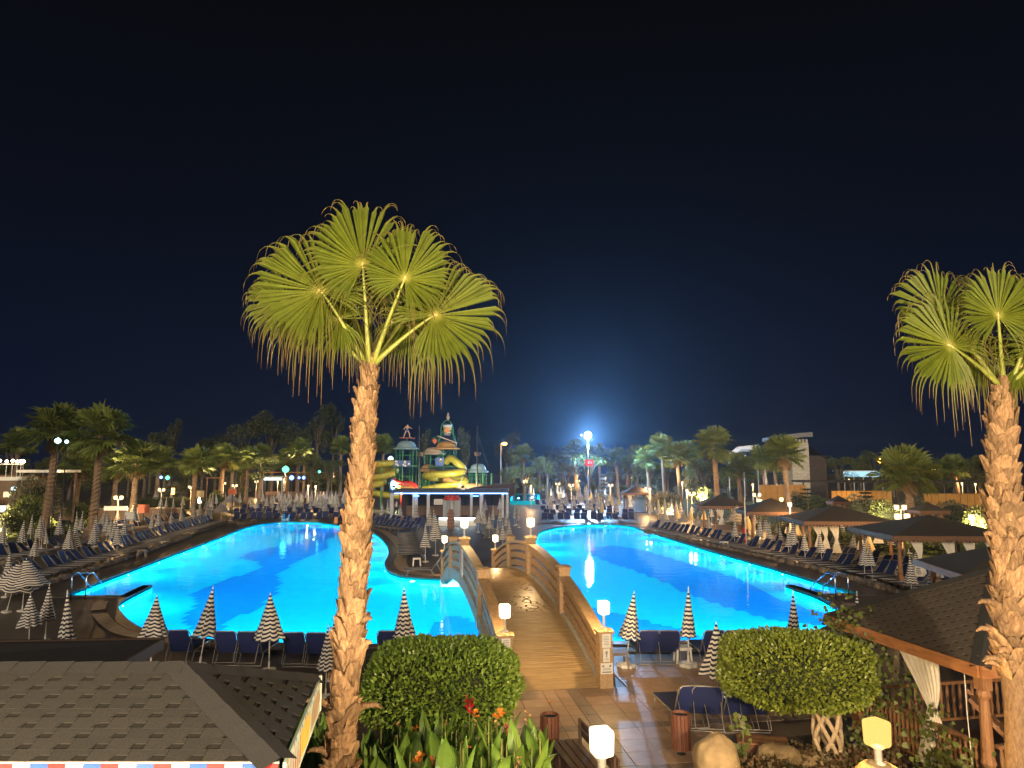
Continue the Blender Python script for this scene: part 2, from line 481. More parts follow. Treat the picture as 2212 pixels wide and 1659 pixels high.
floor_sheet([(1175,1290),(1225,1262),(1250,1262),(1238,1285),(1262,1310),(1330,1320),(1420,1344),(1500,1366),(1560,1390),(1480,1394),(1380,1390),(1290,1375),(1190,1345)])
floor_sheet([(905,1395),(918,1375),(940,1355),(960,1330),(1000,1330),(1060,1350),(1090,1390),(1000,1398)])

M_water = bpy.data.materials.new("pool_water"); M_water.use_nodes = True
nt = M_water.node_tree; N = nt.nodes; L = nt.links
for n in list(N): N.remove(n)
wo_ = N.new("ShaderNodeOutputMaterial")
gl = N.new("ShaderNodeBsdfGlass"); gl.inputs["Roughness"].default_value = 0.0; gl.inputs["IOR"].default_value = 1.33
gl.inputs["Color"].default_value = (0.90, 0.97, 1.0, 1)
tc = N.new("ShaderNodeTexCoord")
nz = N.new("ShaderNodeTexNoise"); nz.inputs["Scale"].default_value = 1.6; nz.inputs["Detail"].default_value = 3
nz2 = N.new("ShaderNodeTexNoise"); nz2.inputs["Scale"].default_value = 6.0; nz2.inputs["Detail"].default_value = 2
ad = N.new("ShaderNodeMath"); ad.operation = 'MULTIPLY_ADD'; ad.inputs[1].default_value = 0.22
bp = N.new("ShaderNodeBump"); bp.inputs["Strength"].default_value = 0.35; bp.inputs["Distance"].default_value = 0.022
L.new(tc.outputs["Object"], nz.inputs["Vector"]); L.new(tc.outputs["Object"], nz2.inputs["Vector"])
L.new(nz2.outputs["Fac"], ad.inputs[0]); L.new(nz.outputs["Fac"], ad.inputs[2])
L.new(ad.outputs[0], bp.inputs["Height"])
L.new(bp.outputs[0], gl.inputs["Normal"])
L.new(gl.outputs[0], wo_.inputs["Surface"])
wat = fill([POOL], ZW).build("pool_water", M_water); struct(wat)

# coping: dark inner kerb, sand-coloured outer strip
c1 = offset_poly(POOL, 0.0); c2 = offset_poly(POOL, 0.42); c3 = offset_poly(POOL, 0.85)
cp = MB(); ring(c2, c1, 0.03, 0.03, cp); ring(c1, c1, 0.03, -0.03, cp); ring(c2, c2, 0.0, 0.03, cp)
co = cp.build("pool_kerb", M_dcope); struct(co)
# the sand strip follows only the curved near ends and the island
def arc_strip(i_px, off0, off1, name):
    idx = []
    for k, p in enumerate(POOL):
        if any((p - G(x, y, ZW).to_2d()).length < rr for x, y, rr in i_px): idx.append(k)
    mb = MB(); a = offset_poly(POOL, off0); b = offset_poly(POOL, off1)
    for k in idx:
        j = (k+1) % len(POOL)
        if j in idx:
            mb.quad((a[k].x, a[k].y, 0.034), (b[k].x, b[k].y, 0.034), (b[j].x, b[j].y, 0.034), (a[j].x, a[j].y, 0.034))
    o = mb.build(name, M_cope); struct(o); return o
arc_strip([(258,1312,1.2),(275,1347,1.8),(305,1367,1.6),(340,1375,1.6),(400,1384,2.2),(462,1392,1.6),(550,1397,1.8)], 0.45, 0.95, "sand_coping_strip")
arc_strip([(770,1142,3),(805,1152,5),(823,1165,4.5),(838,1185,4),(840,1202,3),(829,1222,2.4),(838,1240,2),(865,1250,2),(910,1254,1.4)], 0.55, 1.25, "sand_island_strip")
arc_strip([(1806,1317,1.4),(1818,1335,1.4),(1804,1353,1.6),(1759,1374,2),(1709,1385,2.2),(1600,1391,2.0)], 0.45, 0.95, "sand_corner_strip")

# ------------------------------------------------------------------ underwater lamps
def pool_lamp_at(pt, label, power=1.0, visible=True):
    # nearest point on outline and inward normal
    best = None
    n = len(POOL)
    for i in range(n):
        a, b = POOL[i], POOL[(i+1) % n]
        d = b-a
        if d.length < 1e-6: continue
        t = max(0.02, min(0.98, (pt-a).dot(d)/d.length_squared)); q = a+d*t
        e_ = (q-pt).length
        if best is None or e_ < best[0]: best = (e_, q, Vector((-d.y, d.x)).normalized())
    _, q, nn = best
    rz = math.atan2(nn.y, nn.x)
    t = thing("pool_light", label, "pool light", (q.x, q.y, ZW-0.34), rz, "underwater lamps in the pool wall")
    mb = MB(); prof = [(0.15,0.0),(0.15,0.035),(0.115,0.045)]
    mb.lathe(prof, 12); Mx = Matrix.Rotation(R(90), 4, 'Y')
    mb.v = [tuple(Mx @ Vector(p)) for p in mb.v]; mb.build("housing", M_steel, t)
    mb = MB().lathe([(0.105,0.046),(0.07,0.060),(0.001,0.066)], 12); mb.v = [tuple(Mx @ Vector(p)) for p in mb.v]
    mb.build("lens", G_pool, t)
    l = bpy.data.lights.new("pool_bulb", 'SPOT'); l.energy = 1500.0; l.color = (0.25, 0.95, 1.0)
    l.spot_size = R(160); l.spot_blend = 1.0; l.shadow_soft_size = 0.10
    l.use_nodes = True
    ln = l.node_tree.nodes; em = ln.get("Emission")
    lf = ln.new("ShaderNodeLightFalloff"); lf.inputs["Strength"].default_value = POOL_W*power/1500.0; lf.inputs["Smooth"].default_value = 0.0
    lq = ln.new("ShaderNodeLightFalloff"); lq.inputs["Strength"].default_value = POOL_W*power*7.0/1500.0; lq.inputs["Smooth"].default_value = 0.8
    sm = ln.new("ShaderNodeMath"); sm.operation = 'ADD'
    l.node_tree.links.new(lf.outputs["Constant"], sm.inputs[0]); l.node_tree.links.new(lq.outputs["Quadratic"], sm.inputs[1])
    l.node_tree.links.new(sm.outputs[0], em.inputs["Strength"])
    o = bpy.data.objects.new("pool_bulb", l); COL.objects.link(o); o.parent = t
    o.location = (0.16, 0, 0.0)
    o.rotation_euler = Vector((1, 0, -0.35)).to_track_quat('-Z', 'Y').to_euler()
    return t
POOL_W = 36.0
_pl = [(265,1306),(281,1240),(345,1214),(398,1194),(441,1178),(479,1164),(508,1151),(537,1141)]
for k, (x, y) in enumerate(_pl):
    pool_lamp_at(G(x, y, ZW).to_2d(), "round white lamp under water along the left pool's long left wall")
for x, y in [(600,1130),(725,1136),(760,1141)]:
    pool_lamp_at(G(x, y, ZW).to_2d(), "round white lamp under water in the left pool's far wall")
for x, y in [(820,1164),(836,1178),(839,1192),(836,1211),(830,1232),(892,1253)]:
    pool_lamp_at(G(x, y, ZW).to_2d(), "round white lamp under water along the island's curved left wall")
for x, y in [(1159,1190),(1160,1172),(1180,1147),(1216,1139)]:
    pool_lamp_at(G(x, y, ZW).to_2d(), "round white lamp under water along the island's right wall")
for x, y in [(1310,1135),(1390,1147),(1420,1158),(1462,1171),(1507,1185),(1558,1200),(1622,1218),(1695,1239)]:
    pool_lamp_at(G(x, y, ZW).to_2d(), "round white lamp under water along the right pool's long right wall")
for x, y in [(330,1373),(480,1393),(640,1400),(800,1402),(960,1402)]:
    pool_lamp_at(G(x, y, ZW).to_2d(), "round white lamp under water in the left pool's near wall")
for x, y in [(1240,1398),(1400,1395),(1560,1392),(1690,1386),(1800,1353)]:
    pool_lamp_at(G(x, y, ZW).to_2d(), "round white lamp under water in the right pool's near wall")
# ------------------------------------------------------------------ arched bridge
def glow_s(name, col, strength):
    m = glow(name, col, strength); m.cycles.emission_sampling = 'FRONT'; return m
def frosted(name, col, strength, clear=0.30):
    """lamp glass: glows, and lets part of the bulb's light straight through"""
    m = glow(name, col, strength); n = m.node_tree
    t = n.nodes.new("ShaderNodeBsdfTransparent"); t.inputs[0].default_value = (1.0, 0.92, 0.75, 1); x = n.nodes.new("ShaderNodeMixShader"); x.inputs[0].default_value = clear
    o = next(k for k in n.nodes if k.type == 'OUTPUT_MATERIAL'); e = next(k for k in n.nodes if k.type == 'EMISSION')
    n.links.new(e.outputs[0], x.inputs[1]); n.links.new(t.outputs[0], x.inputs[2]); n.links.new(x.outputs[0], o.inputs[0])
    return m
G_lamp = frosted("post_lamp_glass", (1.0, 0.80, 0.52), 2.6)
G_lampY = frosted("amber_post_lamp_glass", (1.0, 0.60, 0.16), 0.95)
G_far = frosted("garden_lamp_glass", (1.0, 0.64, 0.30), 2.8)
G_flood = glow_s("flood_lens", (0.72, 0.92, 1.0), 900.0)
G_sodium = glow_s("sodium_lens", (1.0, 0.46, 0.08), 110.0)

BA = Vector((1.08, 18.46)); BB = Vector((-2.10, 36.3)); BL = (BB-BA).length
BRZ = math.atan2(-(BB-BA).x, (BB-BA).y)
def bz(t): return 1.45*(1-((t-BL/2)/(BL/2))**2)
def bworld(s, t, z=0.0):
    v = Matrix.Rotation(BRZ, 3, 'Z') @ Vector((s, t, 0)); return Vector((BA.x+v.x, BA.y+v.y, z))
bridge = thing("footbridge", "arched tan footbridge with curved slatted railings crossing the pool", "bridge", (BA.x, BA.y, 0), BRZ)

# deck material: transverse grain near the ends, round stamped stones over the crown
m = mat("bridge_deck_concrete", (0.40,0.28,0.135), (0.26,0.175,0.085), 2.5, 0.36, 0.0, stretch=(0.5,4,1)).copy()
nt = m.node_tree; N = nt.nodes; L = nt.links; pb = N["Principled BSDF"]
tc = N.new("ShaderNodeTexCoord")
wv = N.new("ShaderNodeTexNoise"); wv.inputs["Scale"].default_value = 2.2; wv.inputs["Detail"].default_value = 5
mp = N.new("ShaderNodeMapping"); mp.inputs["Scale"].default_value = (0.5, 9, 1)
L.new(tc.outputs["Object"], mp.inputs[0]); L.new(mp.outputs[0], wv.inputs["Vector"])
vo = N.new("ShaderNodeTexVoronoi"); vo.inputs["Scale"].default_value = 2.6; vo.feature = 'F1'
L.new(tc.outputs["Object"], vo.inputs["Vector"])
vr = N.new("ShaderNodeValToRGB"); vr.color_ramp.elements[0].position = 0.30; vr.color_ramp.elements[1].position = 0.36
vr.color_ramp.elements[0].color = (1,1,1,1); vr.color_ramp.elements[1].color = (0.25,0.25,0.25,1)
e = vr.color_ramp.elements.new(0.42); e.color = (0.85,0.85,0.85,1)
L.new(vo.outputs["Distance"], vr.inputs[0])
sx = N.new("ShaderNodeSeparateXYZ"); L.new(tc.outputs["Object"], sx.inputs[0])
mrr = N.new("ShaderNodeMapRange"); mrr.inputs["From Min"].default_value = 4.0; mrr.inputs["From Max"].default_value = 4.6
L.new(sx.outputs["Y"], mrr.inputs["Value"])
mm = N.new("ShaderNodeMix"); L.new(mrr.outputs[0], mm.inputs["Factor"]); L.new(wv.outputs["Fac"], mm.inputs["A"])
rgb = N.new("ShaderNodeRGBToBW"); L.new(vr.outputs[0], rgb.inputs[0]); L.new(rgb.outputs[0], mm.inputs["B"])
bpn = N.new("ShaderNodeBump"); bpn.inputs["Strength"].default_value = 1.0; bpn.inputs["Distance"].default_value = 0.07
L.new(mm.outputs["Result"], bpn.inputs["Height"]); L.new(bpn.outputs[0], pb.inputs["Normal"])
M_bdeck = m
NB = 48
mb = MB()
for i in range(NB+1):
    t = BL*i/NB; z = bz(t)+0.015
    for s, dz in ((-1.14,0),(1.14,0),(1.14,-0.2),(-1.14,-0.2)): mb.v.append((s, t, z+dz))
for i in range(NB):
    a = i*4
    for j in range(4): mb.f.append((a+j, a+(j+1) % 4, a+4+(j+1) % 4, a+4+j))
mb.f.append((0,3,2,1)); k = NB*4; mb.f.append((k, k+1, k+2, k+3))
mb.build("deck", M_bdeck, bridge)
def arc_board(s0, s1, t0, t1, o0, o1, m, name, parent, n=8):
    mb = MB()
    for i in range(n+1):
        t = t0+(t1-t0)*i/n; z = bz(t)
        for s, o in ((s0,o0),(s1,o0),(s1,o1),(s0,o1)): mb.v.append((s, t, z+o))
    for i in range(n):
        a = i*4
        for j in range(4): mb.f.append((a+j, a+4+j, a+4+(j+1) % 4, a+(j+1) % 4))
    mb.f.append((0,1,2,3)); k = n*4; mb.f.append((k+3, k+2, k+1, k))
    return mb.build(name, m, parent)
PT = [0.0, 4.15, 9.25, 13.8, BL]
for sd_ in (-1, 1):
    so = sd_*1.28
    a0, a1 = sorted((sd_*1.15, sd_*1.43))
    arc_board(a0, a1, 0.0, BL, -0.36, 0.07, M_pale, "side_beam", bridge, 40)
    for k in range(4):
        t0, t1 = PT[k]+0.18, PT[k+1]-0.18
        for o0, o1 in ((0.15,0.37),(0.47,0.69),(0.79,1.0)):
            arc_board(so-0.06, so+0.06, t0, t1, o0, o1, M_post if sd_ > 0 else M_post, "rail_board", bridge)
        arc_board(so-0.16, so+0.16, t0-0.02, t1+0.02, 1.06, 1.16, M_post, "handrail", bridge)
    for k, t in enumerate(PT):
        z = bz(t); h = 1.34
        mb = MB()
        zb = min(z-0.3, -0.05) if k in (0, 4) else z-0.36
        mb.box((so, t, (zb+z+h)/2), (0.34, 0.34, z+h-zb))
        po_ = mb.build("post", M_post, bridge)
        cb = MB(); c = z+h
        cb.prism([(so-.21,t-.21),(so+.21,t-.21),(so+.21,t+.21),(so-.21,t+.21)], c, c+0.06)
        cb.lathe([(0.24,0.06),(0.20,0.10),(0.12,0.115)], 4, (so, t, c))
        cb.build("cap", M_post, po_)
# abutment walls at both ends
ab = MB().box((0, BL+0.1, -0.55), (2.9, 0.5, 1.5)); ab.build("abutment", M_white, bridge)
ab = MB().box((0, 1.0, -0.75), (2.25, 0.6, 1.3)); ab.build("abutment", M_pale, bridge)

# ------------------------------------------------------------------ square glass lamps
def rounded_cube(w, h, z0, tw=1.0, bev=0.05, n=3):
    bm = bmesh.new(); bmesh.ops.create_cube(bm, size=1.0)
    for v in bm.verts:
        k = tw if v.co.z < 0 else 1.0
        v.co = Vector((v.co.x*w*k, v.co.y*w*k, (v.co.z+0.5)*h+z0))
    bmesh.ops.bevel(bm, geom=bm.edges[:]+bm.verts[:], offset=bev, segments=n, affect='EDGES', profile=0.5)
    mb = MB(); bm.verts.index_update()
    mb.v = [tuple(v.co) for v in bm.verts]; mb.f = [tuple(v.index for v in f.verts) for f in bm.faces]; bm.free()
    return mb
def make_post_lamp(hgt, size, label, loc, rz=0.0, gm=None, group=None, rp=0.032):
    t = thing("post_lamp", label, "lamp", loc, rz, group)
    MB().lathe([(0.09,0.0),(0.09,0.015),(0.05,0.03)], 14).build("base_plate", M_plastic, t)
    MB().lathe([(rp,0.02),(rp,hgt),(rp*1.6,hgt+0.01),(rp*1.6,hgt+0.03)], 12).build("pole", M_plastic, t, True)
    rounded_cube(size, size*1.22, hgt+0.03, 0.94, size*0.16).build("glass_shade", gm or G_lamp, t, True)
    lamp(t, (0, 0, hgt+0.03+size*0.6), 300 if gm is None else 300, (1.0, 0.68, 0.36) if gm is None else (1.0, 0.62, 0.20), 0.03)
    return t
bl = make_post_lamp(0.30, 0.27, "glowing square lamp on the bridge's near left post", bworld(-1.28, 0, bz(0)+1.455), BRZ, None, "square lamps on the bridge posts")
for s, t, lb in ((1.28,0,"glowing square lamp on the bridge's near right post"), (-1.28,9.25,"glowing square lamp on the left post at the bridge's crown"),
                 (1.28,9.25,"glowing square lamp on the right post at the bridge's crown"), (-1.28,BL,"glowing square lamp on the bridge's far left post"),
                 (1.28,BL,"glowing square lamp on the bridge's far right post")):
    dup(bl, bworld(s, t, bz(t)+1.455), BRZ, lb)

# notices on the near posts
def notice(c, w, h, label, lines, name="notice_board"):
    t = thing(name, label, "sign", c, BRZ)
    MB().box((0,0,0), (w, 0.02, h)).build("board", M_plastic, t)
    d = MB()
    for x, z, lw, lh in lines: d.quad((x-lw/2,-0.0125,z-lh/2),(x+lw/2,-0.0125,z-lh/2),(x+lw/2,-0.0125,z+lh/2),(x-lw/2,-0.0125,z+lh/2))
    if lines: d.build("print", mat("notice_print", (0.22,0.22,0.24), None, 20, 0.8), t)
    return t
fz = -0.185
txt = [(0, 0.11-0.04*k, 0.13+0.03*((k*7) % 3)/3, 0.012) for k in range(6)]
notice(bworld(1.28, fz, 1.17), 0.22, 0.34, "grey upper notice on the bridge's near right post", txt)
notice(bworld(1.28, fz, 0.82), 0.17, 0.32, "white middle notice with a pictogram on the bridge's near right post", [(0,0.06,0.05,0.08),(0,-0.02,0.03,0.06)]+[(0,-0.08-0.03*k,0.11,0.01) for k in range(2)])
nb = notice(bworld(1.28, fz, 0.50), 0.31, 0.26, "wide white pool hours notice low on the bridge's near right post", [(-0.09,0.06,0.05,0.05),(0.09,0.06,0.05,0.05),(0,0.0,0.2,0.012),(0,-0.03,0.22,0.012),(0,-0.085,0.24,0.03)])
notice(bworld(-1.28, fz, 1.17), 0.22, 0.34, "grey upper notice on the bridge's near left post", txt)
notice(bworld(-1.28, fz, 0.82), 0.17, 0.32, "white lower notice with a pictogram on the bridge's near left post", [(0,0.06,0.05,0.08)]+[(0,-0.04-0.03*k,0.11,0.01) for k in range(3)])
pn = thing("notice_board", "narrow white banner hung on the outside of the bridge's left railing", "sign", bworld(-1.47, 8.2, bz(8.2)+0.62), BRZ)
MB().box((0,0,0), (0.02, 0.42, 0.95)).build("board", M_plastic, pn)

# ------------------------------------------------------------------ patio of square tiles in front of the bridge
PRZ = R(8.0)
def pworld(s, t, z=0.0):
    v = Matrix.Rotation(PRZ, 3, 'Z') @ Vector((s, t, 0)); return Vector((BA.x+v.x, BA.y+v.y, z))
def slab_mesh(w, l, m, name):
    bm = bmesh.new(); bmesh.ops.create_cube(bm, size=1.0)
    for v in bm.verts: v.co = Vector((v.co.x*w, v.co.y*l, v.co.z*0.03))
    ed = [e for e in bm.edges if all(v.co.z > 0 for v in e.verts)]
    bmesh.ops.bevel(bm, geom=ed, offset=0.006, segments=1, affect='EDGES')
    me = bpy.data.meshes.new(name); bm.to_mesh(me); bm.free(); me.materials.append(m); return me
me_t = slab_mesh(0.612, 0.612, M_tileA, "tile"); me_h = slab_mesh(0.302, 0.612, M_tileA, "tile")
me_b = slab_mesh(0.612, 0.292, M_tileD, "band_tile"); me_c = slab_mesh(0.292, 0.612, M_tileD, "band_tile"); me_d = slab_mesh(0.292, 0.292, M_tileD, "band_tile")
patio = struct(link("patio_paving", None, None, (BA.x, BA.y, 0), (0, 0, PRZ)))
patio["label"] = "tan square paving tiles with dark bands in front of the bridge"
cols = []
s = 0.42
cols.append((0.42, 'b'))
x = 0.42+0.155
for k in range(9): cols.append((x+0.31, 't')); x += 0.62
x = 0.42-0.155
for k in range(2): cols.append((x-0.155, 'h')); x -= 0.31
for k in range(4): cols.append((x-0.31, 't')); x -= 0.62
rows = []
y = -0.05
for k in range(4): rows.append((y-0.31, 't')); y -= 0.62
rows.append((y-0.15, 'b')); y -= 0.30
for k in range(3): rows.append((y-0.31, 't')); y -= 0.62
rows.append((y-0.15, 'b')); y -= 0.30
for k in range(2): rows.append((y-0.31, 't')); y -= 0.62
up_rows = [(-0.05+0.31+0.62*k, 't') for k in range(3)]
for (ty, ry) in rows+up_rows:
    for (tx, rx) in cols:
        if ty > 0 and tx < 1.65: continue
        w_ = pworld(tx, ty)
        if ty < -3.0 and tx > 3.6: continue
        key = me_d if (ry == 'b' and rx == 'b') else me_b if (ry == 'b' and rx == 't') else me_c if rx == 'b' else None
        if key is None:
            key = me_h if rx == 'h' and ry == 't' else me_t
        if rx == 'h' and ry == 'b':
            key = me_d
        o = link("band_tile" if key in (me_b, me_c, me_d) else "tile", key, patio, (tx, ty, rnd.uniform(0.0, 0.003)), (rnd.uniform(-.003,.003), rnd.uniform(-.003,.003), rnd.uniform(-.004,.004)))
# a few fallen leaves on the tiles
lf = MB().poly([(-0.07,0,0),(-0.02,0.03,0.012),(0.05,0.02,0.02),(0.08,0,0.006),(0.03,-0.035,0.016),(-0.03,-0.03,0.01)])
fl_ = tag(lf.build("fallen_leaf", M_flor, None, loc=pworld(-0.35, -0.95, 0.022)), "orange dry leaf lying on the patio tiles below the bridge", "leaf")

# ------------------------------------------------------------------ post lamps in the foreground
q = P(1300, 1631, 9.6)
make_post_lamp(q.z-0.03, 0.270, "large glowing square lamp on a white pole at the bottom centre", (q.x, q.y, 0.0), R(14), None, None, 0.055)
q = P(1898, 1650, 9.9)
rk_top = q.z
make_post_lamp(0.19, 0.275, "amber square lamp standing on a lit boulder at lower right", (q.x, q.y, rk_top), R(22), G_lampY, None, 0.05)
LAMP2 = q.copy()
# ------------------------------------------------------------------ near fan palms
def sv_mix(name, stops, rough=0.5, trans=0.25, vary=0.1):
    m = bpy.data.materials.new(name); m.use_nodes = True
    nt = m.node_tree; N = nt.nodes; L = nt.links; b = N["Principled BSDF"]; b.inputs["Roughness"].default_value = rough
    at = N.new("ShaderNodeAttribute"); at.attribute_name = "sv"
    rp = N.new("ShaderNodeValToRGB"); L.new(at.outputs["Fac"], rp.inputs[0])
    el = rp.color_ramp.elements
    for k, (p, c) in enumerate(stops):
        e = el[k] if k < 2 else el.new(p)
        e.position = p; e.color = tuple(c)+(1,)
    tc = N.new("ShaderNodeTexCoord"); nz = N.new("ShaderNodeTexNoise"); nz.inputs["Scale"].default_value = 9
    L.new(tc.outputs["Object"], nz.inputs["Vector"])
    hv = N.new("ShaderNodeHueSaturation"); mr = N.new("ShaderNodeMapRange"); mr.inputs["To Min"].default_value = 0.62; mr.inputs["To Max"].default_value = 1.3
    L.new(nz.outputs["Fac"], mr.inputs["Value"]); L.new(mr.outputs[0], hv.inputs["Value"]); L.new(rp.outputs[0], hv.inputs["Color"])
    L.new(hv.outputs[0], b.inputs["Base Color"])
    tr = N.new("ShaderNodeBsdfTranslucent"); L.new(hv.outputs[0], tr.inputs["Color"])
    ms = N.new("ShaderNodeMixShader"); ms.inputs[0].default_value = trans
    L.new(b.outputs[0], ms.inputs[1]); L.new(tr.outputs[0], ms.inputs[2]); L.new(ms.outputs[0], N["Material Output"].inputs["Surface"])
    return m
M_fan = sv_mix("fan_leaf", [(0.0,(0.62,0.50,0.20)),(1.0,(0.30,0.19,0.08)),(0.05,(0.36,0.37,0.075)),(0.13,(0.165,0.205,0.020)),(0.60,(0.118,0.158,0.018)),(0.85,(0.175,0.150,0.045))])
def fan(mb, sv, H, A, Nn, size, n, r_, droop=1.5, steps=13, spread=150, fold=0.95, split=0.50, sag=0.0):
    """a palmate blade: pleated segments joined to about half way, then free tips that fold over and hang"""
    A = A.normalized(); Nn = (Nn - A*Nn.dot(A)).normalized(); S = A.cross(Nn)
    dn = Vector((0,0,-1)); da = R(2*spread)/n
    for i in range(n):
        u = (i+0.5)/n*2-1
        a = R(spread)*u + r_.uniform(-.045,.045)
        if r_.random() < 0.03: continue
        d = (A*math.cos(a) + S*math.sin(a) + Nn*(0.12*abs(u)+r_.uniform(-.05,.05)) + dn*sag*abs(u)**.8).normalized()
        Rj = size*(0.80-0.40*abs(u)**1.15)*r_.uniform(.94,1.06)                 # joined part
        Rf = size*(0.26+0.40*min(1, abs(u)*1.25)*min(1.3, droop))*r_.uniform(.45,1.4)   # free, hanging part
        kk = 0.16+0.17*droop*r_.uniform(.6,1.3)
        p = H.copy(); base = len(mb.v); nj = max(2, int(steps*split)); nf_ = steps-nj
        side0 = d.cross(Nn).normalized(); wj = Rj*math.tan(da/2)*1.03
        for k in range(steps):
            inner = k <= nj-1
            if inner: t = 0.62*k/(nj-1); w = wj*k/(nj-1)+0.002
            else: t = 0.62+0.38*(k-nj+1)/nf_; w = wj*max(0.0, 1-((k-nj+1)/nf_)**0.7)*0.66+0.0012
            nn = side0.cross(d); nn = nn.normalized() if nn.length > 1e-4 else Nn
            mb.v += [tuple(p - side0*w + nn*w*fold), tuple(p - nn*w*fold*0.2), tuple(p + side0*w + nn*w*fold)]
            sv += [t]*3
            if k < nj-1: p = p + d*(Rj/(nj-1))
            else:
                d = (d*(1-min(.8, kk*(0.5+0.5*(k-nj+1)/2))) + dn*kk*(0.5+0.5*(k-nj+1)/2) + Nn*r_.uniform(-.02,.05)).normalized()
                p = p + d*(Rf/nf_)
        for k in range(steps-1):
            q = base+k*3
            mb.f += [(q, q+1, q+4, q+3), (q+1, q+2, q+5, q+4)]
def make_frond(parent, B, H, A, Nn, size, r_, n=64, droop=1.5, pw=0.028, mats=None):
    mb = MB(); sv = []
    fan(mb, sv, H, A, Nn, size, n, r_, droop, sag=max(0.0, (droop-0.7)*0.85))
    mb.sv = sv
    f = mb.build("frond", M_fan, parent)
    # petiole: a flattened, slightly arched stalk with a pale spiny rim
    mid = (B+H)/2 + Vector((0,0,0.06))
    pts = [B*(1-t)**2 + mid*2*t*(1-t) + H*t*t for t in [k/7 for k in range(8)]]
    MB().tube(pts, [pw*1.5, pw*1.2, pw, pw*.9, pw*.8, pw*.7, pw*.62, pw*.5], 7).build("petiole", M_petiole, f, True)
    hm = MB().tube([H-(H-mid).normalized()*0.03, H+A.normalized()*0.05], [pw*0.7, pw*0.25], 6); hm.build("hastula", M_hast, f, True)
    return f
def boot_mesh(seed):
    r_ = random.Random(seed); mb = MB()
    secs = [(-0.04,0.0,0.100,0.016),(0.055,0.010,0.100,0.026),(0.125,0.024,0.082,0.024),(0.175,0.040,0.060,0.018),(0.215,0.062,0.042,0.008)]
    sk = r_.uniform(-.05,.05)
    for k, (z, y, w, th) in enumerate(secs):
        w *= r_.uniform(.85,1.15); x0 = sk*k/4
        mb.v += [(x0-w, -y*0.9, z), (x0-w*0.4, -y-th*r_.uniform(.8,1.5), z+r_.uniform(-.006,.006)), (x0+w*0.4, -y-th*r_.uniform(.8,1.5), z), (x0+w, -y*0.9, z+r_.uniform(-.01,.01)), (x0, -y+0.012, z)]
    for k in range(4):
        a = k*5
        for j in range(5): mb.f.append((a+j, a+(j+1) % 5, a+5+(j+1) % 5, a+5+j))
    mb.f.append((20,21,22,23,24))
    return mb.mesh("leaf_base", M_boot)
BOOTS = [boot_mesh(s) for s in range(6)]
def near_palm(label, path_px, depth, prof, fronds, extra, seed, zsmooth=None):
    r_ = random.Random(seed)
    pts = [P(x, y, depth) for x, y in path_px]             # crown first, going down
    low = pts[-1]; dirv = (pts[-1]-pts[-3]).normalized()
    foot = low + dirv*(low.z/-dirv.z)
    t = thing("fan_palm", label, "palm tree", (foot.x, foot.y, 0))
    off = Vector((foot.x, foot.y, 0))
    P3 = [p-off for p in pts] + [foot-off]
    zs = [p.z for p in P3]
    def centre(z):
        for k in range(len(P3)-1):
            if P3[k].z >= z >= P3[k+1].z:
                u = (P3[k].z-z)/max(1e-6, P3[k].z-P3[k+1].z); return P3[k].lerp(P3[k+1], u)
        return P3[0] if z > P3[0].z else P3[-1]
    def rad(z):
        for (z0, r0), (z1, r1) in zip(prof, prof[1:]):
            if z0 >= z >= z1: return r0+(r1-r0)*(z0-z)/(z0-z1)
        return prof[0][1] if z > prof[0][0] else prof[-1][1]
    top = P3[0].z
    mb = MB(); zz = [top*k/60 for k in range(61)]
    mb.tube([centre(z) for z in zz], [max(0.06, rad(z)-0.035) for z in zz], 20)
    mb.build("trunk", M_fibre, t, True)
    z = max(0.9, 0); k = 0; cnt = 0
    zstart = zsmooth or 1.0
    z = zstart
    while z < top-0.05:
        rr_ = rad(z); n = 8 if rr_ > 0.15 else 6
        frac = (z-zstart)/(top-zstart)
        sc = 1.10-0.36*frac
        for j in range(n):
            a = 2*math.pi*(j+0.5*(k % 2))/n + r_.uniform(-.17,.17)
            c = centre(z+r_.uniform(-.03,.03))
            d = Vector((math.sin(a), -math.cos(a), 0))
            s = sc*r_.uniform(.8,1.25)
            o = link("leaf_base", BOOTS[r_.randrange(6)], t, c + d*(rr_-0.05), (r_.uniform(-.12,.16)+(0.14 if frac < .25 else 0), r_.uniform(-.38,.38), a), (s*r_.uniform(.85,1.2)*(1.1 if frac < .35 else 1.0), s, s*r_.uniform(.85,1.15)))
            cnt += 1
        z += 0.108*sc*1.22; k += 1
    # long torn leaf bases sticking out low on the trunk
    for z_, a_, l_ in extra:
        c = centre(z_); d = Vector((math.sin(a_), -math.cos(a_), 0)); rr_ = rad(z_)
        p0 = c+d*rr_*.8; pp = [p0, p0+d*l_*.4+Vector((0,0,l_*.25)), p0+d*l_*.8+Vector((0,0,l_*.28)), p0+d*l_+Vector((0,0,l_*.16))]
        MB().tube(pp, [0.05,0.04,0.03,0.008], 6).build("leaf_base", M_boot, t, True)
    # fibrous neck under the crown
    B0 = centre(top)
    for spec in fronds:
        hx, hy, dd, ax, az, ay, size, nf, dr = spec
        H = P(hx, hy, depth+dd)-off
        A = Vector((ax, ay, az))
        az_ = math.atan2(H.x-B0.x, -(H.y-B0.y))
        B = B0 + Vector((math.sin(az_), -math.cos(az_), 0))*0.07 + Vector((0,0,-0.06))
        Nn = Vector((0.1*ax, -1, 0.25)) if nf else Vector((r_.uniform(-.5,.5), r_.uniform(-1,.2), 0.6))
        make_frond(t, B, H, A, Nn, size, r_, 64, dr)
    return t, off, B0
LP = [(800,775),(798,800),(793,850),(785,950),(779,1050),(771,1150),(765,1250),(758,1350),(750,1450),(741,1550),(735,1650)]
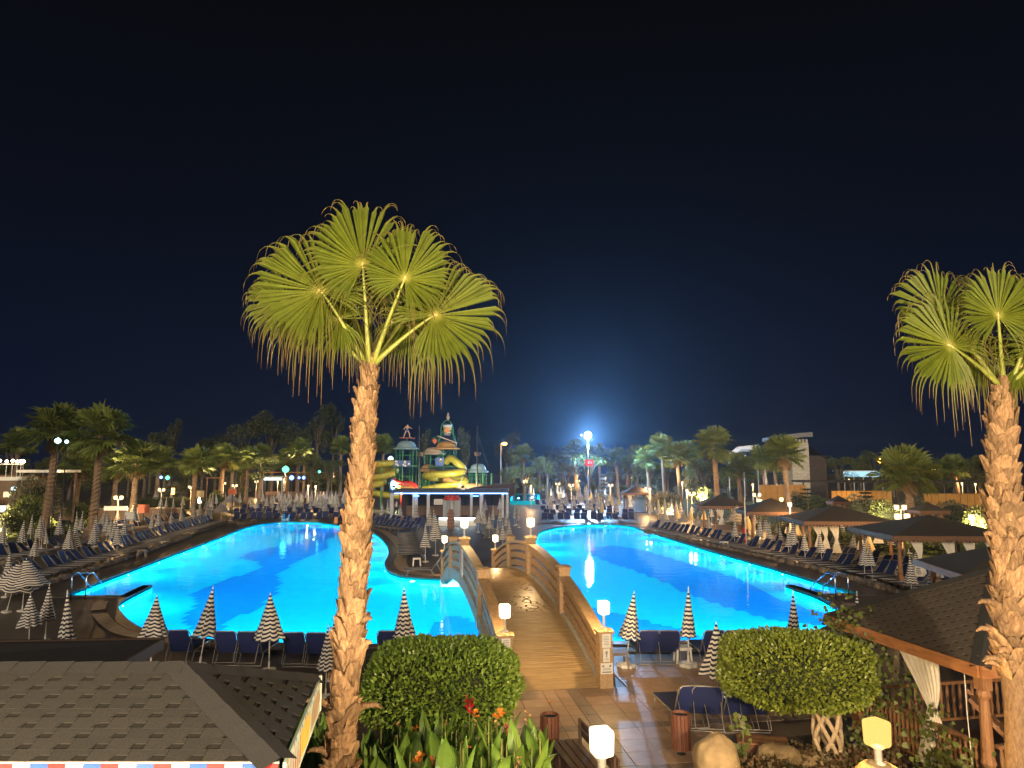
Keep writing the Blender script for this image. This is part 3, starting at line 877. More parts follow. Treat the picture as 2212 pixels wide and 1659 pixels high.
LPROF = [(7.0,0.085),(6.75,0.095),(6.55,0.12),(6.4,0.145),(6.0,0.150),(5.5,0.158),(5.0,0.168),(4.5,0.185),(4.0,0.190),(3.5,0.180),(3.0,0.165),(2.4,0.155),(1.6,0.155),(0,0.20)]
LF = [ # hastula px, depth offset, axis x z y, size, faces the viewer, droop
    (784,574,-0.45,-0.14,1.0,-0.05,0.90,1,0.75),
    (874,603,-0.50,0.36,1.0,-0.05,0.78,1,0.85),
    (694,629,-0.40,-0.86,0.52,-0.10,0.96,1,1.35),
    (937,681,-0.35,0.97,0.28,-0.10,0.96,1,1.3),
    (665,676,0.35,-0.95,0.10,0.3,0.72,0,1.4),
    (925,625,0.45,0.90,0.35,0.4,0.78,0,1.3),
    (735,688,-0.20,-0.6,-0.1,-0.2,0.70,1,1.4),
    (880,700,0.30,0.5,-0.1,0.3,0.72,1,1.4),
    (735,600,0.40,-0.6,0.6,0.4,0.62,0,1.0),
    (800,640,0.55,0.0,0.5,0.6,0.72,0,1.3),
    (770,690,0.35,-0.25,-0.2,0.3,0.66,1,1.35),
    (845,690,0.40,0.25,-0.2,0.3,0.66,1,1.35),
    (620,650,0.10,-1.0,0.15,0.1,0.66,1,1.3),
]
palmL, offL, B0L = near_palm("tall fan palm with a shaggy trunk rising in front of the left pool", LP, 9.2, LPROF, LF,
    [(2.55,-1.35,0.42),(2.5,1.45,0.36),(1.55,-1.5,0.30),(1.25,-1.4,0.32),(2.0,-1.4,0.28),(3.3,1.4,0.16),(3.6,1.3,0.14)], 3)
RP = [(2168,826),(2167,845),(2165,900),(2164,1000),(2170,1100),(2178,1200),(2187,1300),(2194,1400),(2200,1500),(2203,1600),(2205,1659)]
RPROF = [(6.7,0.11),(6.55,0.13),(6.3,0.17),(6.0,0.185),(5.5,0.19),(5.0,0.195),(4.5,0.20),(4.0,0.215),(3.5,0.225),(3.0,0.23),(2.85,0.22),(2.5,0.19),(0,0.23)]
RF = [
    (2156,683,-0.5,0.0,1.0,-0.05,0.72,1,0.7),
    (2054,747,-0.45,-0.95,0.30,-0.1,0.86,1,1.35),
    (2032,672,-0.10,-0.9,0.50,0.0,0.78,1,1.1),
    (2240,690,-0.3,0.6,0.9,-0.1,0.8,1,0.9),
    (2262,760,-0.4,0.9,0.3,-0.1,0.85,1,1.2),
    (2125,668,0.4,-0.3,1.0,0.3,0.62,0,0.7),
    (2100,730,0.4,-0.7,0.3,0.5,0.8,0,1.3),
    (2230,750,0.5,0.4,0.3,0.6,0.8,0,1.3),
    (2112,772,0.1,-0.6,-0.1,0.1,0.62,1,1.4),
    (2200,790,-0.1,0.5,-0.1,-0.2,0.55,1,1.4),
]
palmR, offR, B0R = near_palm("fan palm with a rough boot-covered trunk at the right edge", RP, 9.5, RPROF, RF,
    [(3.35,-1.5,0.34),(3.0,-1.3,0.36),(3.15,-1.0,0.25),(3.7,-1.5,0.3),(2.95,-1.6,0.22),(4.6,-1.4,0.18)], 5, 2.9)

# uplights added out of view to brighten the two near palms
def uplight(loc, target, power, label):
    t = thing("unseen_spotlight", label, "spotlight", loc)
    d = (Vector(target)-Vector(loc)).normalized()
    MB().tube([(0,0,-0.25),(0,0,0.06)], 0.012, 6).build("spike", M_dark, t)
    q = Vector((0,0,0.12))
    MB().tube([q-d*0.10, q+d*0.05], [0.045,0.07], 12).build("housing", M_dark, t, True)
    MB().tube([q+d*0.052, q+d*0.056], [0.06,0.06], 12).build("lens", glow("spot_lens", (1,0.8,0.5), 4), t)
    l = lamp(t, q+d*0.09, power, (1.0,0.74,0.42), 0.06, 'SPOT', 'spot_bulb')
    l.data.spot_size = R(74); l.data.spot_blend = 0.9
    l.rotation_euler = d.to_track_quat('-Z','Y').to_euler()
    return t
# the hotel terrace the photo is taken from: a low parapet just below and behind the viewer, with unseen globe lamps added as frontal fill
ter = thing("hotel_terrace", "hotel terrace with a plastered parapet below the viewpoint", "terrace", (0, -1.2, 0))
MB().box((0,-1.6,1.75), (26, 3.6, 3.5)).build("terrace_wall", M_white, ter)
MB().box((0,0.12,3.95), (26, 0.18, 0.9)).build("parapet", M_white, ter)
MB().box((0,0.12,4.43), (26, 0.30, 0.06)).build("parapet_cap", M_tileA, ter)
def added_globe_lamp(x, label, w):
    t = thing("added_globe_lamp", label, "lamp", (x, -1.08, 4.46), 0, "added globe lamps on the terrace parapet")
    MB().lathe([(0.07,0),(0.05,0.03),(0.02,0.05),(0.02,0.16),(0.05,0.18)], 12).build("stem", M_plastic, t, True)
    s_ = MB().lathe([(0.02,0.17),(0.09,0.20),(0.13,0.27),(0.14,0.33),(0.12,0.40),(0.07,0.45),(0.01,0.465)], 16)
    s_.build("globe", glow("globe_glass", (1.0,0.74,0.42), 6.0), t, True).visible_shadow = True
    l = lamp(t, (0, 0.16, 0.34), w, (1.0,0.74,0.43), 0.16)
    return t
added_globe_lamp(-5.2, "unseen round glass lamp added on the terrace parapet left of the viewpoint", 5000)
added_globe_lamp(4.2, "unseen round glass lamp added on the terrace parapet right of the viewpoint", 5000)
uplight((-1.25, 5.6, 0.2), offL+B0L+Vector((0,0,0.3)), 900, "small added ground spotlight aimed up the tall palm by the left pool")
uplight((5.0, 6.0, 0.2), offR+B0R+Vector((0,0,0.2)), 300, "small added ground spotlight aimed up the palm at the right edge")

# ------------------------------------------------------------------ clipped leafy crowns
def leaf_shell(cx, rad_, n, ll, lw, r_, box=2.6, bump=0.06, depth=0.16, droop=0.0, freq=2.2):
    mb = MB()
    for _ in range(n):
        while True:
            d = Vector((r_.gauss(0,1), r_.gauss(0,1), r_.gauss(0,1)))
            if d.length > 1e-3: break
        d.normalize()
        k = (abs(d.x)**box + abs(d.y)**box + abs(d.z)**box)**(-1/box)
        b = 1 + bump*(noise.noise(d*freq+Vector((cx[0],cx[1],3)))*1.6) - depth*r_.random()**2
        p = Vector((d.x*rad_[0], d.y*rad_[1], d.z*rad_[2]))*k*b + Vector(cx)
        a = (d + Vector((r_.uniform(-1,1), r_.uniform(-1,1), r_.uniform(-.5,1.1)))*0.8).normalized()
        s = a.cross(Vector((r_.uniform(-1,1), r_.uniform(-1,1), r_.uniform(-1,1)))).normalized()
        l = ll*r_.uniform(.6,1.3); w = lw*r_.uniform(.7,1.2)
        mb.v += [tuple(p), tuple(p+a*l*.5+s*w*.5), tuple(p+a*l), tuple(p+a*l*.5-s*w*.5)]
        q = len(mb.v)-4; mb.f.append((q,q+1,q+2,q+3))
    return mb
def core(cx, rad_, box=2.6, k=0.86):
    mb = MB(); n, m_ = 24, 14
    for i in range(m_+1):
        th = math.pi*i/m_
        for j in range(n):
            ph = 2*math.pi*j/n
            d = Vector((math.sin(th)*math.cos(ph), math.sin(th)*math.sin(ph), math.cos(th)))
            q = (abs(d.x)**box + abs(d.y)**box + abs(d.z)**box)**(-1/box)*k
            mb.v.append((cx[0]+d.x*rad_[0]*q, cx[1]+d.y*rad_[1]*q, cx[2]+d.z*rad_[2]*q))
    for i in range(m_):
        for j in range(n):
            a = i*n+j; b = i*n+(j+1) % n; mb.f.append((a, a+n, b+n, b))
    return mb
rh = random.Random(21)
q = P(956, 1466, 12.6)
hedge = thing("clipped_hedge", "large rounded clipped hedge ball in front of the bridge", "hedge", (q.x, q.y, 0))
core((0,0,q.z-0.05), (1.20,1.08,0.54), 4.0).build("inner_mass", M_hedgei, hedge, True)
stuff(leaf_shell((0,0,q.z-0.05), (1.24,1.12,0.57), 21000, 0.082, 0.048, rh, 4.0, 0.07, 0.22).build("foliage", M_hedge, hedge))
tk = MB()
for k in range(5):
    a = k*1.26; tk.tube([(math.cos(a)*.05, math.sin(a)*.05, 0), (math.cos(a)*.12, math.sin(a)*.12, q.z-0.7), (math.cos(a)*.5, math.sin(a)*.5, q.z-0.3)], [.06,.045,.03], 7)
tk.build("trunk", M_bark, hedge, True)

q = P(1765, 1482, 13.3); fb = G(1790, 1643)
ficus = thing("ficus_tree", "braided ficus tree with a broad clipped crown near the gazebo", "tree", (fb.x, fb.y, 0))
ox, oz = q.x-fb.x, q.z
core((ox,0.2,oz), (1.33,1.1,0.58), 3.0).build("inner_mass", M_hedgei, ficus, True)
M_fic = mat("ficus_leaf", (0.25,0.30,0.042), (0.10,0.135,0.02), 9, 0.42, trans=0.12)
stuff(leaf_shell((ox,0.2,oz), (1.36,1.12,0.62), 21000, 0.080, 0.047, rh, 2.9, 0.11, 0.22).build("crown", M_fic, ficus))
for k in range(9):
    a0 = k*2*math.pi/9; sg = 1 if k % 2 else -1
    pp = []
    for i in range(12):
        u = i/11; a = a0+sg*u*2.6; rr_ = 0.17+0.075*math.sin(u*math.pi)
        if u > .8: rr_ += (u-.8)*1.0
        pp.append((rr_*math.cos(a), rr_*math.sin(a), -0.05+u*(oz-0.45)))
    MB().tube(pp, [0.042]*10+[0.034,0.026], 8).build("trunk", M_ficus, ficus, True)

# ------------------------------------------------------------------ cannas
def leaf_blade(L_, W_, bend, seed):
    mb = MB(); n = 7
    for k in range(n+1):
        t = k/n
        w = W_*math.sin(math.pi*min(1, t**0.72*0.985+0.015))**0.9*(1-0.1*t)
        y = bend*t*t*L_; z = t*L_*(1-0.25*bend*t)
        mb.v += [(-w, y+w*0.35, z), (-w*.5, y+w*0.05, z), (0, y-w*0.12, z), (w*.5, y+w*0.05, z), (w, y+w*0.35, z)]
    for k in range(n):
        for j in range(4):
            a = k*5+j; mb.f.append((a, a+1, a+6, a+5))
    return mb.mesh("leaf", M_canna, True)
CL = [leaf_blade(0.52,0.09,0.12,0), leaf_blade(0.60,0.10,0.30,1), leaf_blade(0.45,0.085,0.5,2), leaf_blade(0.56,0.08,0.2,3)]
def blossom(m, size, seed):
    r_ = random.Random(seed); mb = MB()
    for k in range(6):
        a = k*1.05+r_.uniform(-.3,.3); el = r_.uniform(0.1,1.1)
        d = Vector((math.cos(a)*math.cos(el), math.sin(a)*math.cos(el), math.sin(el))); s = d.cross(Vector((0,0,1))).normalized(); u = s.cross(d)
        l = size*r_.uniform(.7,1.2); w = size*.42
        pts = [Vector((0,0,0)), d*l*.35+s*w*.7, d*l*.75+s*w+u*.01, d*l-u*l*.15, d*l*.75-s*w-u*.01, d*l*.35-s*w*.7]
        mb.poly(pts)
    return mb.mesh("blossom", m)
BLO = [blossom(M_flor, 0.085, 1), blossom(M_flsal, 0.07, 2), blossom(M_fldry, 0.055, 3), blossom(M_flred, 0.10, 4)]
def canna(loc, h, r_, label, flower=None, fh=None, lean=0.0):
    t = thing("canna_plant", label, "plant", loc, r_.uniform(0, 6.28), "cannas in the bed below the palm")
    MB().tube([(0,0,-0.05),(0,0,h*0.6),(lean*.3,0,h)], [0.018,0.014,0.008], 6).build("stem", M_cstem, t, True)
    n = r_.randint(6,7)
    for k in range(n):
        z = h*(0.20+0.66*k/n); a = k*2.4+r_.uniform(-.4,.4)
        s = r_.uniform(.95,1.35)*(1.0 if k < n-1 else .85)
        tilt = r_.uniform(0.12,0.42)*(1.15-0.5*k/n)
        o = link("leaf", CL[r_.randrange(4)], t, (0,0,z), None, (s*1.15, s, s))
        o.rotation_mode = 'QUATERNION'
        o.rotation_quaternion = (Matrix.Rotation(a,3,'Z') @ Matrix.Rotation(-tilt,3,'X')).to_quaternion()
    if flower is not None:
        f_ = fh or h+0.2
        MB().tube([(0,0,h*.8),(lean*.6,0,(h+f_)/2),(lean,0,f_)], [0.008,0.006,0.005], 5).build("flower_stalk", M_cstem, t)
        for k in range(2 if flower < 3 else 3):
            link("blossom", BLO[flower], t, (lean+r_.uniform(-.03,.03), r_.uniform(-.03,.03), f_-k*0.06), (r_.uniform(-.5,.5), r_.uniform(-.5,.5), r_.uniform(0,6)))
        for k in range(2):
            link("bud", BLO[2], t, (lean*.9+r_.uniform(-.03,.03), r_.uniform(-.03,.03), f_-0.12-k*0.06), (r_.uniform(-.5,.5), 0, r_.uniform(0,6)), .7)
    return t
rc = random.Random(5)
# flowering ones stand where the photo shows the blossoms
for (x, y, d, fl, lb) in [(1024,1541,11.2,0,"canna with an orange bloom just below the hedge ball"),(1074,1540,11.2,0,"canna with the rightmost pair of orange blooms below the hedge"),
                          (894,1577,11.2,0,"canna with a small orange bloom near the middle of the bed"),(1014,1515,11.1,3,"canna with a tall crimson bloom against the hedge"),
                          (1007,1606,10.6,1,"canna with a salmon bloom below the crimson one"),(908,1636,10.2,0,"canna with a low orange bloom near the picture's bottom edge"),
                          (931,1645,10.2,1,"canna with a broad salmon bloom at the picture's bottom edge"),(1100,1573,11.3,1,"canna with pink-salmon blooms at the bed's right end")]:
    q = P(x, y, d)
    canna((q.x, q.y, 0), max(0.8, q.z-0.35), rc, lb, fl, q.z)
for (x, y, d, lb) in [(1049,1590,11.0,"canna with withered tan flower heads right of the salmon bloom"),(860,1565,11.3,"canna with withered tan flower heads just right of the palm trunk"),
                      (815,1550,11.6,"canna with tall dry flower stalks close behind the palm trunk"),(690,1525,11.4,"canna with dry brown stalks left of the palm trunk"),(965,1560,11.5,"canna with a thin withered stalk under the hedge"),
                      (1140,1540,11.8,"canna with bare dry stalks at the bed's right edge"),(1120,1640,10.2,"canna with dry flower heads at the bottom right of the bed")]:
    q = P(x, y, d); canna((q.x, q.y, 0), max(0.7, q.z-0.45), rc, lb, 2, q.z)
pos = []
tries = 0
while len(pos) < 72 and tries < 4000:
    tries += 1
    x = rc.uniform(640, 1172); d = rc.uniform(9.7, 12.0)
    if x < 720 and d < 10.2: continue
    wx = (x-1106)/FPX*d
    if abs(wx-offL.x) < 0.35 and abs(d-9.2) < .6: continue
    if any((wx-a)**2+(d-b)**2 < 0.22**2 for a, b in pos): continue
    pos.append((wx, d))
for wx, d in pos:
    topy = 1552 + rc.uniform(-34, 40) + (30 if d < 10.6 else 0)
    q = P(1106, topy, d)
    side = "left of the palm trunk" if wx < offL.x-0.1 else "below the hedge ball" if wx < 0 else "toward the patio"
    canna((wx, d, 0), max(0.9, q.z-0.15), rc, "leafy green canna without flowers in the bed " + side)
# bed of soil under the cannas
sb = MB()
pts = [(-3.4,8.4),(-2.2,8.2),(-0.2,8.6),(0.8,9.4),(0.9,11.0),(0.55,12.6),(-0.2,13.9),(-1.8,14.2),(-3.2,13.0),(-3.6,10.5)]
sb.prism(pts, 0.004, 0.06)
struct(sb.build("flower_bed_soil", M_soil))["label"] = "dark soil of the canna bed"
# ------------------------------------------------------------------ shingled roofs
def tab_mesh(m, pitch=0.297, exp=0.117):
    u0, u1 = 0.0, pitch
    prof = [(0.002,0.0),(0.165,0.0),(0.203,0.068),(pitch-0.002,0.068),(pitch-0.002,exp+0.01),(0.002,exp+0.01)]
    mb = MB().prism(prof, 0.0, 0.011)
    return mb.mesh("shingle", m)
TAB_L = tab_mesh(M_shing); TAB_G = tab_mesh(M_gshing)
def lay_tabs(parent, O, U, V, width_at, vmax, me, budget, shift0=0.0, u_range=None, m=None, pitch=0.297, exp=0.117, stag=0.089):
    """rows of shingles on a plane: O origin at the eave, U along it, V up the slope; width_at(v) gives (u0,u1)"""
    Nn = U.cross(V).normalized(); Mx = Matrix((U, V, Nn)).transposed()
    rot = Mx.to_euler(); rest = MB(); used = 0
    v = 0.0; row = 0
    proto = [Vector(p.co) for p in me.vertices]; pf = [tuple(p.vertices) for p in me.polygons]
    while v < vmax-exp*0.4:
        a, b = width_at(v+exp*0.5)
        if u_range: a, b = max(a, u_range[0]), min(b, u_range[1])
        a -= 0.13; u = a + ((shift0 + row*stag - a) % pitch)
        while u+pitch < b+0.15:
            loc = O + U*u + V*v + Nn*(0.004+0.002*(row % 2))
            if used < budget:
                link("shingle", me, parent, loc, rot, (1,1,1)); used += 1
            else:
                n = len(rest.v); rest.v += [tuple(loc + Mx @ p) for p in proto]; rest.f += [tuple(i+n for i in q) for q in pf]
            u += pitch
        v += exp; row += 1
    if rest.v: stuff(rest.build("shingles", m or me.materials[0], parent))
    return used

# kiosk at lower left: hip roof seen from above
_e0 = P(604, 1648, 5.72); _e1 = G(683, 1466, _e0.z)
KX1, KY0, KY1, KZ = _e0.x, _e0.y, _e1.y, _e0.z
_rg = P(397, 1440, (KY0+KY1)/2); RX, RY, RZt = _rg.x, _rg.y, _rg.z
KXB = KX1-_e1.x
KX0 = -9.5
kiosk = thing("kiosk", "kiosk with a light grey shingled hip roof at the lower left", "kiosk", (-5.5, 6.97, 0))
ko = Vector((-5.5, 6.97, 0))
K = lambda x, y, z: Vector((x, y, z))-ko
rb = MB()
rb.poly([K(KX0,KY0,KZ), K(KX1,KY0,KZ), K(RX,RY,RZt), K(KX0,RY,RZt)])
rb.poly([K(KX1,KY0,KZ), K(KX1-KXB,KY1,KZ), K(RX,RY,RZt)])
rb.poly([K(KX1-KXB,KY1,KZ), K(KX0,KY1,KZ), K(KX0,RY,RZt), K(RX,RY,RZt)])
roof = rb.build("roof", M_shingD, kiosk)
U = Vector((1,0,0)); V = (Vector((0,RY,RZt))-Vector((0,KY0,KZ))).normalized(); VL = (Vector((0,RY,RZt))-Vector((0,KY0,KZ))).length
used = lay_tabs(roof, K(KX0,KY0,KZ), U, V, lambda v: (0, (KX1-KX0)-(KX1-RX)*v/VL-0.10), VL-0.06, TAB_L, 170, 0.0, (4.3, 20))
# right hip face
E0 = Vector((KX1,KY0,KZ)); E1 = Vector((KX1-KXB,KY1,KZ)); AP = Vector((RX,RY,RZt))
U2 = (E1-E0).normalized(); w2 = (AP-E0); up_ = w2-U2*w2.dot(U2); VL2 = up_.length; V2 = up_.normalized(); EL = (E1-E0).length; ua = w2.dot(U2)
lay_tabs(roof, E0-ko, U2, V2, lambda v: (ua*v/VL2+0.10, EL-(EL-ua)*v/VL2-0.10), VL2-0.05, TAB_L, 120, 0.12)
# ridge and hip caps
def cap(a, b, w, parent, m, up=(0,0,1)):
    a = Vector(a); b = Vector(b); d = (b-a).normalized(); s = d.cross(Vector(up)).normalized(); u = s.cross(d).normalized()
    mb = MB(); n = max(2, int((b-a).length/0.25))
    for k in range(n):
        p0 = a.lerp(b, k/n); p1 = a.lerp(b, (k+1.06)/n)
        for sg in (-1, 1):
            mb.quad(p0+u*0.030, p0+s*sg*w-u*0.030, p1+s*sg*w-u*0.026, p1+u*0.038)
    return mb.build("ridge_cap", m, parent)
cap(K(KX0,RY,RZt+.012), K(RX+.02,RY,RZt+.012), 0.15, roof, M_ridge)
cap(K(KX1,KY0,KZ+.012), K(RX,RY,RZt+.012), 0.16, roof, M_ridge)
cap(K(KX1-KXB,KY1,KZ+.012), K(RX,RY,RZt+.012), 0.16, roof, M_ridge)
# body of the kiosk
MB().box(((KX0+KX1)/2-ko.x-0.2, 0, 1.5), (KX1-KX0-1.0, 2.0, 3.0)).build("wall", M_bwall, kiosk)
# scalloped valance in red, white and blue along the front eave
vr = [mat("valance_red", (0.55,0.03,0.035), None, 8, 0.6), mat("valance_white", (0.76,0.74,0.70), None, 8, 0.6), mat("valance_blue", (0.035,0.13,0.52), None, 8, 0.6)]
sc_ = MB()
prof = [(-0.066,0),(0.066,0),(0.066,-0.09)]+[(0.066*math.cos(a), -0.09-0.045*math.sin(a)) for a in [math.pi*k/6 for k in range(1,6)]]+[(-0.066,-0.09)]
sc_.v = [(x, 0, z) for x, z in prof]+[(x, 0.012, z) for x, z in prof]; n = len(prof)
sc_.f = [tuple(range(n)), tuple(range(2*n-1, n-1, -1))]+[(i, n+i, n+(i+1) % n, (i+1) % n) for i in range(n)]
vm = [sc_.mesh("valance_flap", m_) for m_ in vr]
val = MB().box(((KX0+KX1)/2-ko.x, KY0-ko.y-0.012, KZ+0.006), (KX1-KX0, 0.02, 0.016)).build("valance_strip", vr[1], kiosk)
x = KX1-0.07; k = 0
while x > -4.9:
    link("valance_flap", vm[(0,2,1)[k % 3]], kiosk, (x-ko.x, KY0-ko.y-0.036, KZ+0.005), (R(rnd.uniform(-8,2)), 0, 0)); x -= 0.134; k += 1
# painted advertising board on the right eave
sg = thing("advertising_board", "long colourful painted board hung along the kiosk's right eave", "sign", tuple((E0+E1)/2+Vector((0.04,0,-0.16))), math.atan2(U2.y, U2.x)-R(90))
hl = EL/2+0.02
MB().box((0,0,0), (0.022, 2*hl, 0.34)).build("board", mat("board_teal", (0.45,0.62,0.58), (0.55,0.62,0.48), 3, 0.5), sg)
MB().box((0.0, hl+0.03, 0.0), (0.03, 0.05, 0.36)).build("end_trim", M_plastic, sg)
def paint(pts, m, name):
    MB().poly([(0.0125, y, z) for y, z in pts]).build(name, m, sg)
M_py = mat("board_yellow", (0.75,0.52,0.07), (0.66,0.42,0.06), 5, 0.5); M_pr = mat("board_red", (0.52,0.07,0.07), (0.42,0.05,0.05), 5, 0.5)
M_pb = mat("board_blue", (0.06,0.20,0.48), None, 5, 0.5); M_pt = mat("board_tan", (0.48,0.33,0.20), (0.34,0.24,0.16), 9, 0.5)
paint([(-0.35,-0.10),(0.15,-0.14),(0.30,0.0),(0.25,0.10),(-0.1,0.13),(-0.4,0.08)], M_py, "painted_sun")
paint([(0.35,-0.12),(0.85,-0.12),(1.05,0.0),(0.95,0.10),(0.5,0.10),(0.38,0.02)], M_pt, "painted_figure")
for k in range(6):       # tall red letters, unreadable from this side
    y0 = -hl+0.10+k*0.125
    paint([(y0,-0.13),(y0+0.03,-0.13),(y0+0.045,0.10),(y0+0.015,0.10)], M_pr, "painted_letter")
    paint([(y0+0.05,-0.13),(y0+0.08,-0.13),(y0+0.06,0.02),(y0+0.04,0.02)], M_pr, "painted_letter")
for k in range(20):
    y0 = -hl+0.06+k*(2*hl-0.1)/20
    paint([(y0,0.135),(y0+0.06,0.135),(y0+0.05,0.165),(y0+0.01,0.165)], (M_pr, M_pb, M_plastic)[k % 3], "painted_flag")

# ------------------------------------------------------------------ gazebos
def turned_post(h, w):
    mb = MB()
    mb.box((0,0,h*0.11), (w*1.5,w*1.5,h*0.22)); mb.lathe([(w*.95,h*.22),(w*.62,h*.25),(w*.6,h*.27),(w*.8,h*.30),(w*.66,h*.33),(w*.58,h*.6),(w*.5,h*.74),(w*.75,h*.77),(w*.75,h*.79),(w*.62,h*.81)], 10)
    mb.box((0,0,h*0.905), (w*1.25,w*1.25,h*0.19)); return mb
def curtain_mesh(h, w, seed, tied=True):
    r_ = random.Random(seed); mb = MB(); nx, nz = 22, 16
    kn = r_.uniform(0.46,0.56)
    for i in range(nz+1):
        t = i/nz; z = -t*h
        if tied:
            k = 0.20+0.80*min(1.0, abs(t-kn)/0.5)**0.8
            cx = w*0.30*math.sin(min(1,t/kn)*math.pi/2)
        else: k, cx = 1, 0
        for j in range(nx+1):
            u = j/nx-0.5
            mb.v.append((cx+u*w*k, 0.035*math.sin(u*44+1.3*math.sin(t*5))*(0.5+0.7*k)*(1 if i else .4), z))
    for i in range(nz):
        for j in range(nx):
            a = i*(nx+1)+j; mb.f.append((a, a+1, a+nx+2, a+nx+1))
    return mb
CURT = [curtain_mesh(1.9, 0.62, s).mesh("curtain", M_curt, True) for s in range(3)]
def gazebo(label, c, rz, hx, hy, ze, za, detail=False, curtains=(), nposts=4, roofm=None, fasm=None, group=None, floor=0.1, dent=True):
    t = thing("gazebo", label, "gazebo", (c[0], c[1], 0), rz, group)
    cs = [(-hx,-hy),(hx,-hy),(hx,hy),(-hx,hy)]; rm = roofm or M_groof; fm = fasm or M_fasciaD
    rb = MB()
    for k in range(4):
        a, b = cs[k], cs[(k+1) % 4]
        rb.poly([(a[0],a[1],ze), (b[0],b[1],ze), (0,0,za)])
    rb.poly([(x,y,ze-0.03) for x,y in reversed(cs)])
    rf = rb.build("roof", rm, t)
    for k in range(4):
        a, b = Vector(cs[k]+(ze-0.07,)), Vector(cs[(k+1) % 4]+(ze-0.07,))
        d = (b-a).normalized(); o = d.cross(Vector((0,0,1)))*0.012
        fb_ = MB().bar(a+o+d*0.0, b+o-d*0.03, 0.05, 0.20); f_ = fb_.build("fascia", fm, t)
        if dent and not detail:
            vb = MB(); n = int((b-a).length/0.16)
            for i in range(n):
                p = a.lerp(b, (i+.5)/n); ca = vb.box((p.x, p.y, ze-0.21), (0.085 if abs(d.x) > .5 else 0.03, 0.03 if abs(d.x) > .5 else 0.085, 0.11))
            vb.build("valance", fm, t)
    ins = 0.42
    pm_ = turned_post(ze-0.05, 0.15)
    for sx_, sy_ in ((-1,-1),(1,-1),(1,1),(-1,1)):
        p = MB().add(pm_, Matrix.Translation((sx_*(hx-ins), sy_*(hy-ins), 0))); p.build("post", M_wood, t)
    MB().box((0,0,floor/2), (2*hx-0.5, 2*hy-0.5, floor)).build("floor", M_darkwood, t)
    for (x, y, a, s) in curtains:
        link("curtain", CURT[int(abs(x*7+y*3)) % 3], t, (x, y, ze-0.12), (0,0,a), (1,1,s))
    return t, rf, cs
# near gazebo at lower right
gc = Vector((10.05, 13.85)); ghx = ghy = 2.35; gze, gza = 2.36, 3.62
near_c = G(2118, 1452, 2.25); left_c = G(1781, 1326, 2.36)
ge = (left_c-near_c).to_2d(); grz = math.atan2(-ge.x, ge.y); ghy = ge.length/2
mid = (left_c+near_c).to_2d()/2; gx = Vector((math.cos(grz), math.sin(grz)))
gc = mid + gx*2.45
gz, grf, gcs = gazebo("large wooden gazebo with a brown shingled roof and white curtain at lower right", gc, grz, 2.45, ghy, 2.32, 3.55, True, (), fasm=M_fascia)
hx, hy, ze, za = 2.45, ghy, 2.32, 3.55
gz_bud = 300
for (O, U, ext, dep) in ((Vector((-hx,hy,ze)), Vector((0,-1,0)), 2*hy, hx), (Vector((-hx,-hy,ze)), Vector((1,0,0)), 2*hx, hy)):
    if U.x: Vv = Vector((0,dep,za-ze))
    else: Vv = Vector((dep,0,za-ze))
    VLn = Vv.length
    gz_bud -= lay_tabs(grf, O, U, Vv.normalized(), lambda v: (ext/2*v/VLn+0.08, ext-ext/2*v/VLn-0.08), VLn-0.05, TAB_G, max(0, gz_bud), 0.05, None, M_gshing)
for k in range(4): cap((gcs[k][0], gcs[k][1], ze+0.012), (0,0,za+0.012), 0.15, grf, M_ridge)
# rail, balusters, curtain, furniture of the near gazebo
def balustrade(t, a, b, z0, z1, n, name="railing"):
    a = Vector(a); b = Vector(b)
    MB().bar(Vector((a.x,a.y,z1)), Vector((b.x,b.y,z1)), 0.09, 0.06).build("handrail", M_wood, t)
    MB().bar(Vector((a.x,a.y,z0)), Vector((b.x,b.y,z0)), 0.07, 0.05).build("bottom_rail", M_wood, t)
    bm_ = MB().lathe([(0.025,0),(0.025,0.08),(0.038,0.2),(0.024,0.34),(0.036,0.5),(0.024,z1-z0-0.04)], 8).mesh("baluster", M_wood, True)
    for k in range(n):
        p = a.lerp(b, (k+.5)/n); link("baluster", bm_, t, (p.x, p.y, z0))
balustrade(gz, (-hx+0.42, -hy+0.6, 0), (-hx+0.42, hy-0.5, 0), 0.18, 0.92, 26)
balustrade(gz, (-hx+0.6, -hy+0.42, 0), (hx-0.6, -hy+0.42, 0), 0.18, 0.92, 24)
balustrade(gz, (-hx+0.6, hy-0.42, 0), (hx-0.6, hy-0.42, 0), 0.18, 0.92, 24)
link("curtain", curtain_mesh(2.0, 0.70, 9).mesh("curtain", M_curt, True), gz, (-hx+0.30, -hy+1.75, ze-0.14), (0,0,R(-62)))
MB().tube([(-hx+0.26,-hy+0.62,ze-0.14),(-hx+0.24,-hy+0.6,1.4),(-hx+0.26,-hy+0.58,0.35)], 0.008, 5).build("curtain_cord", M_plastic, gz)
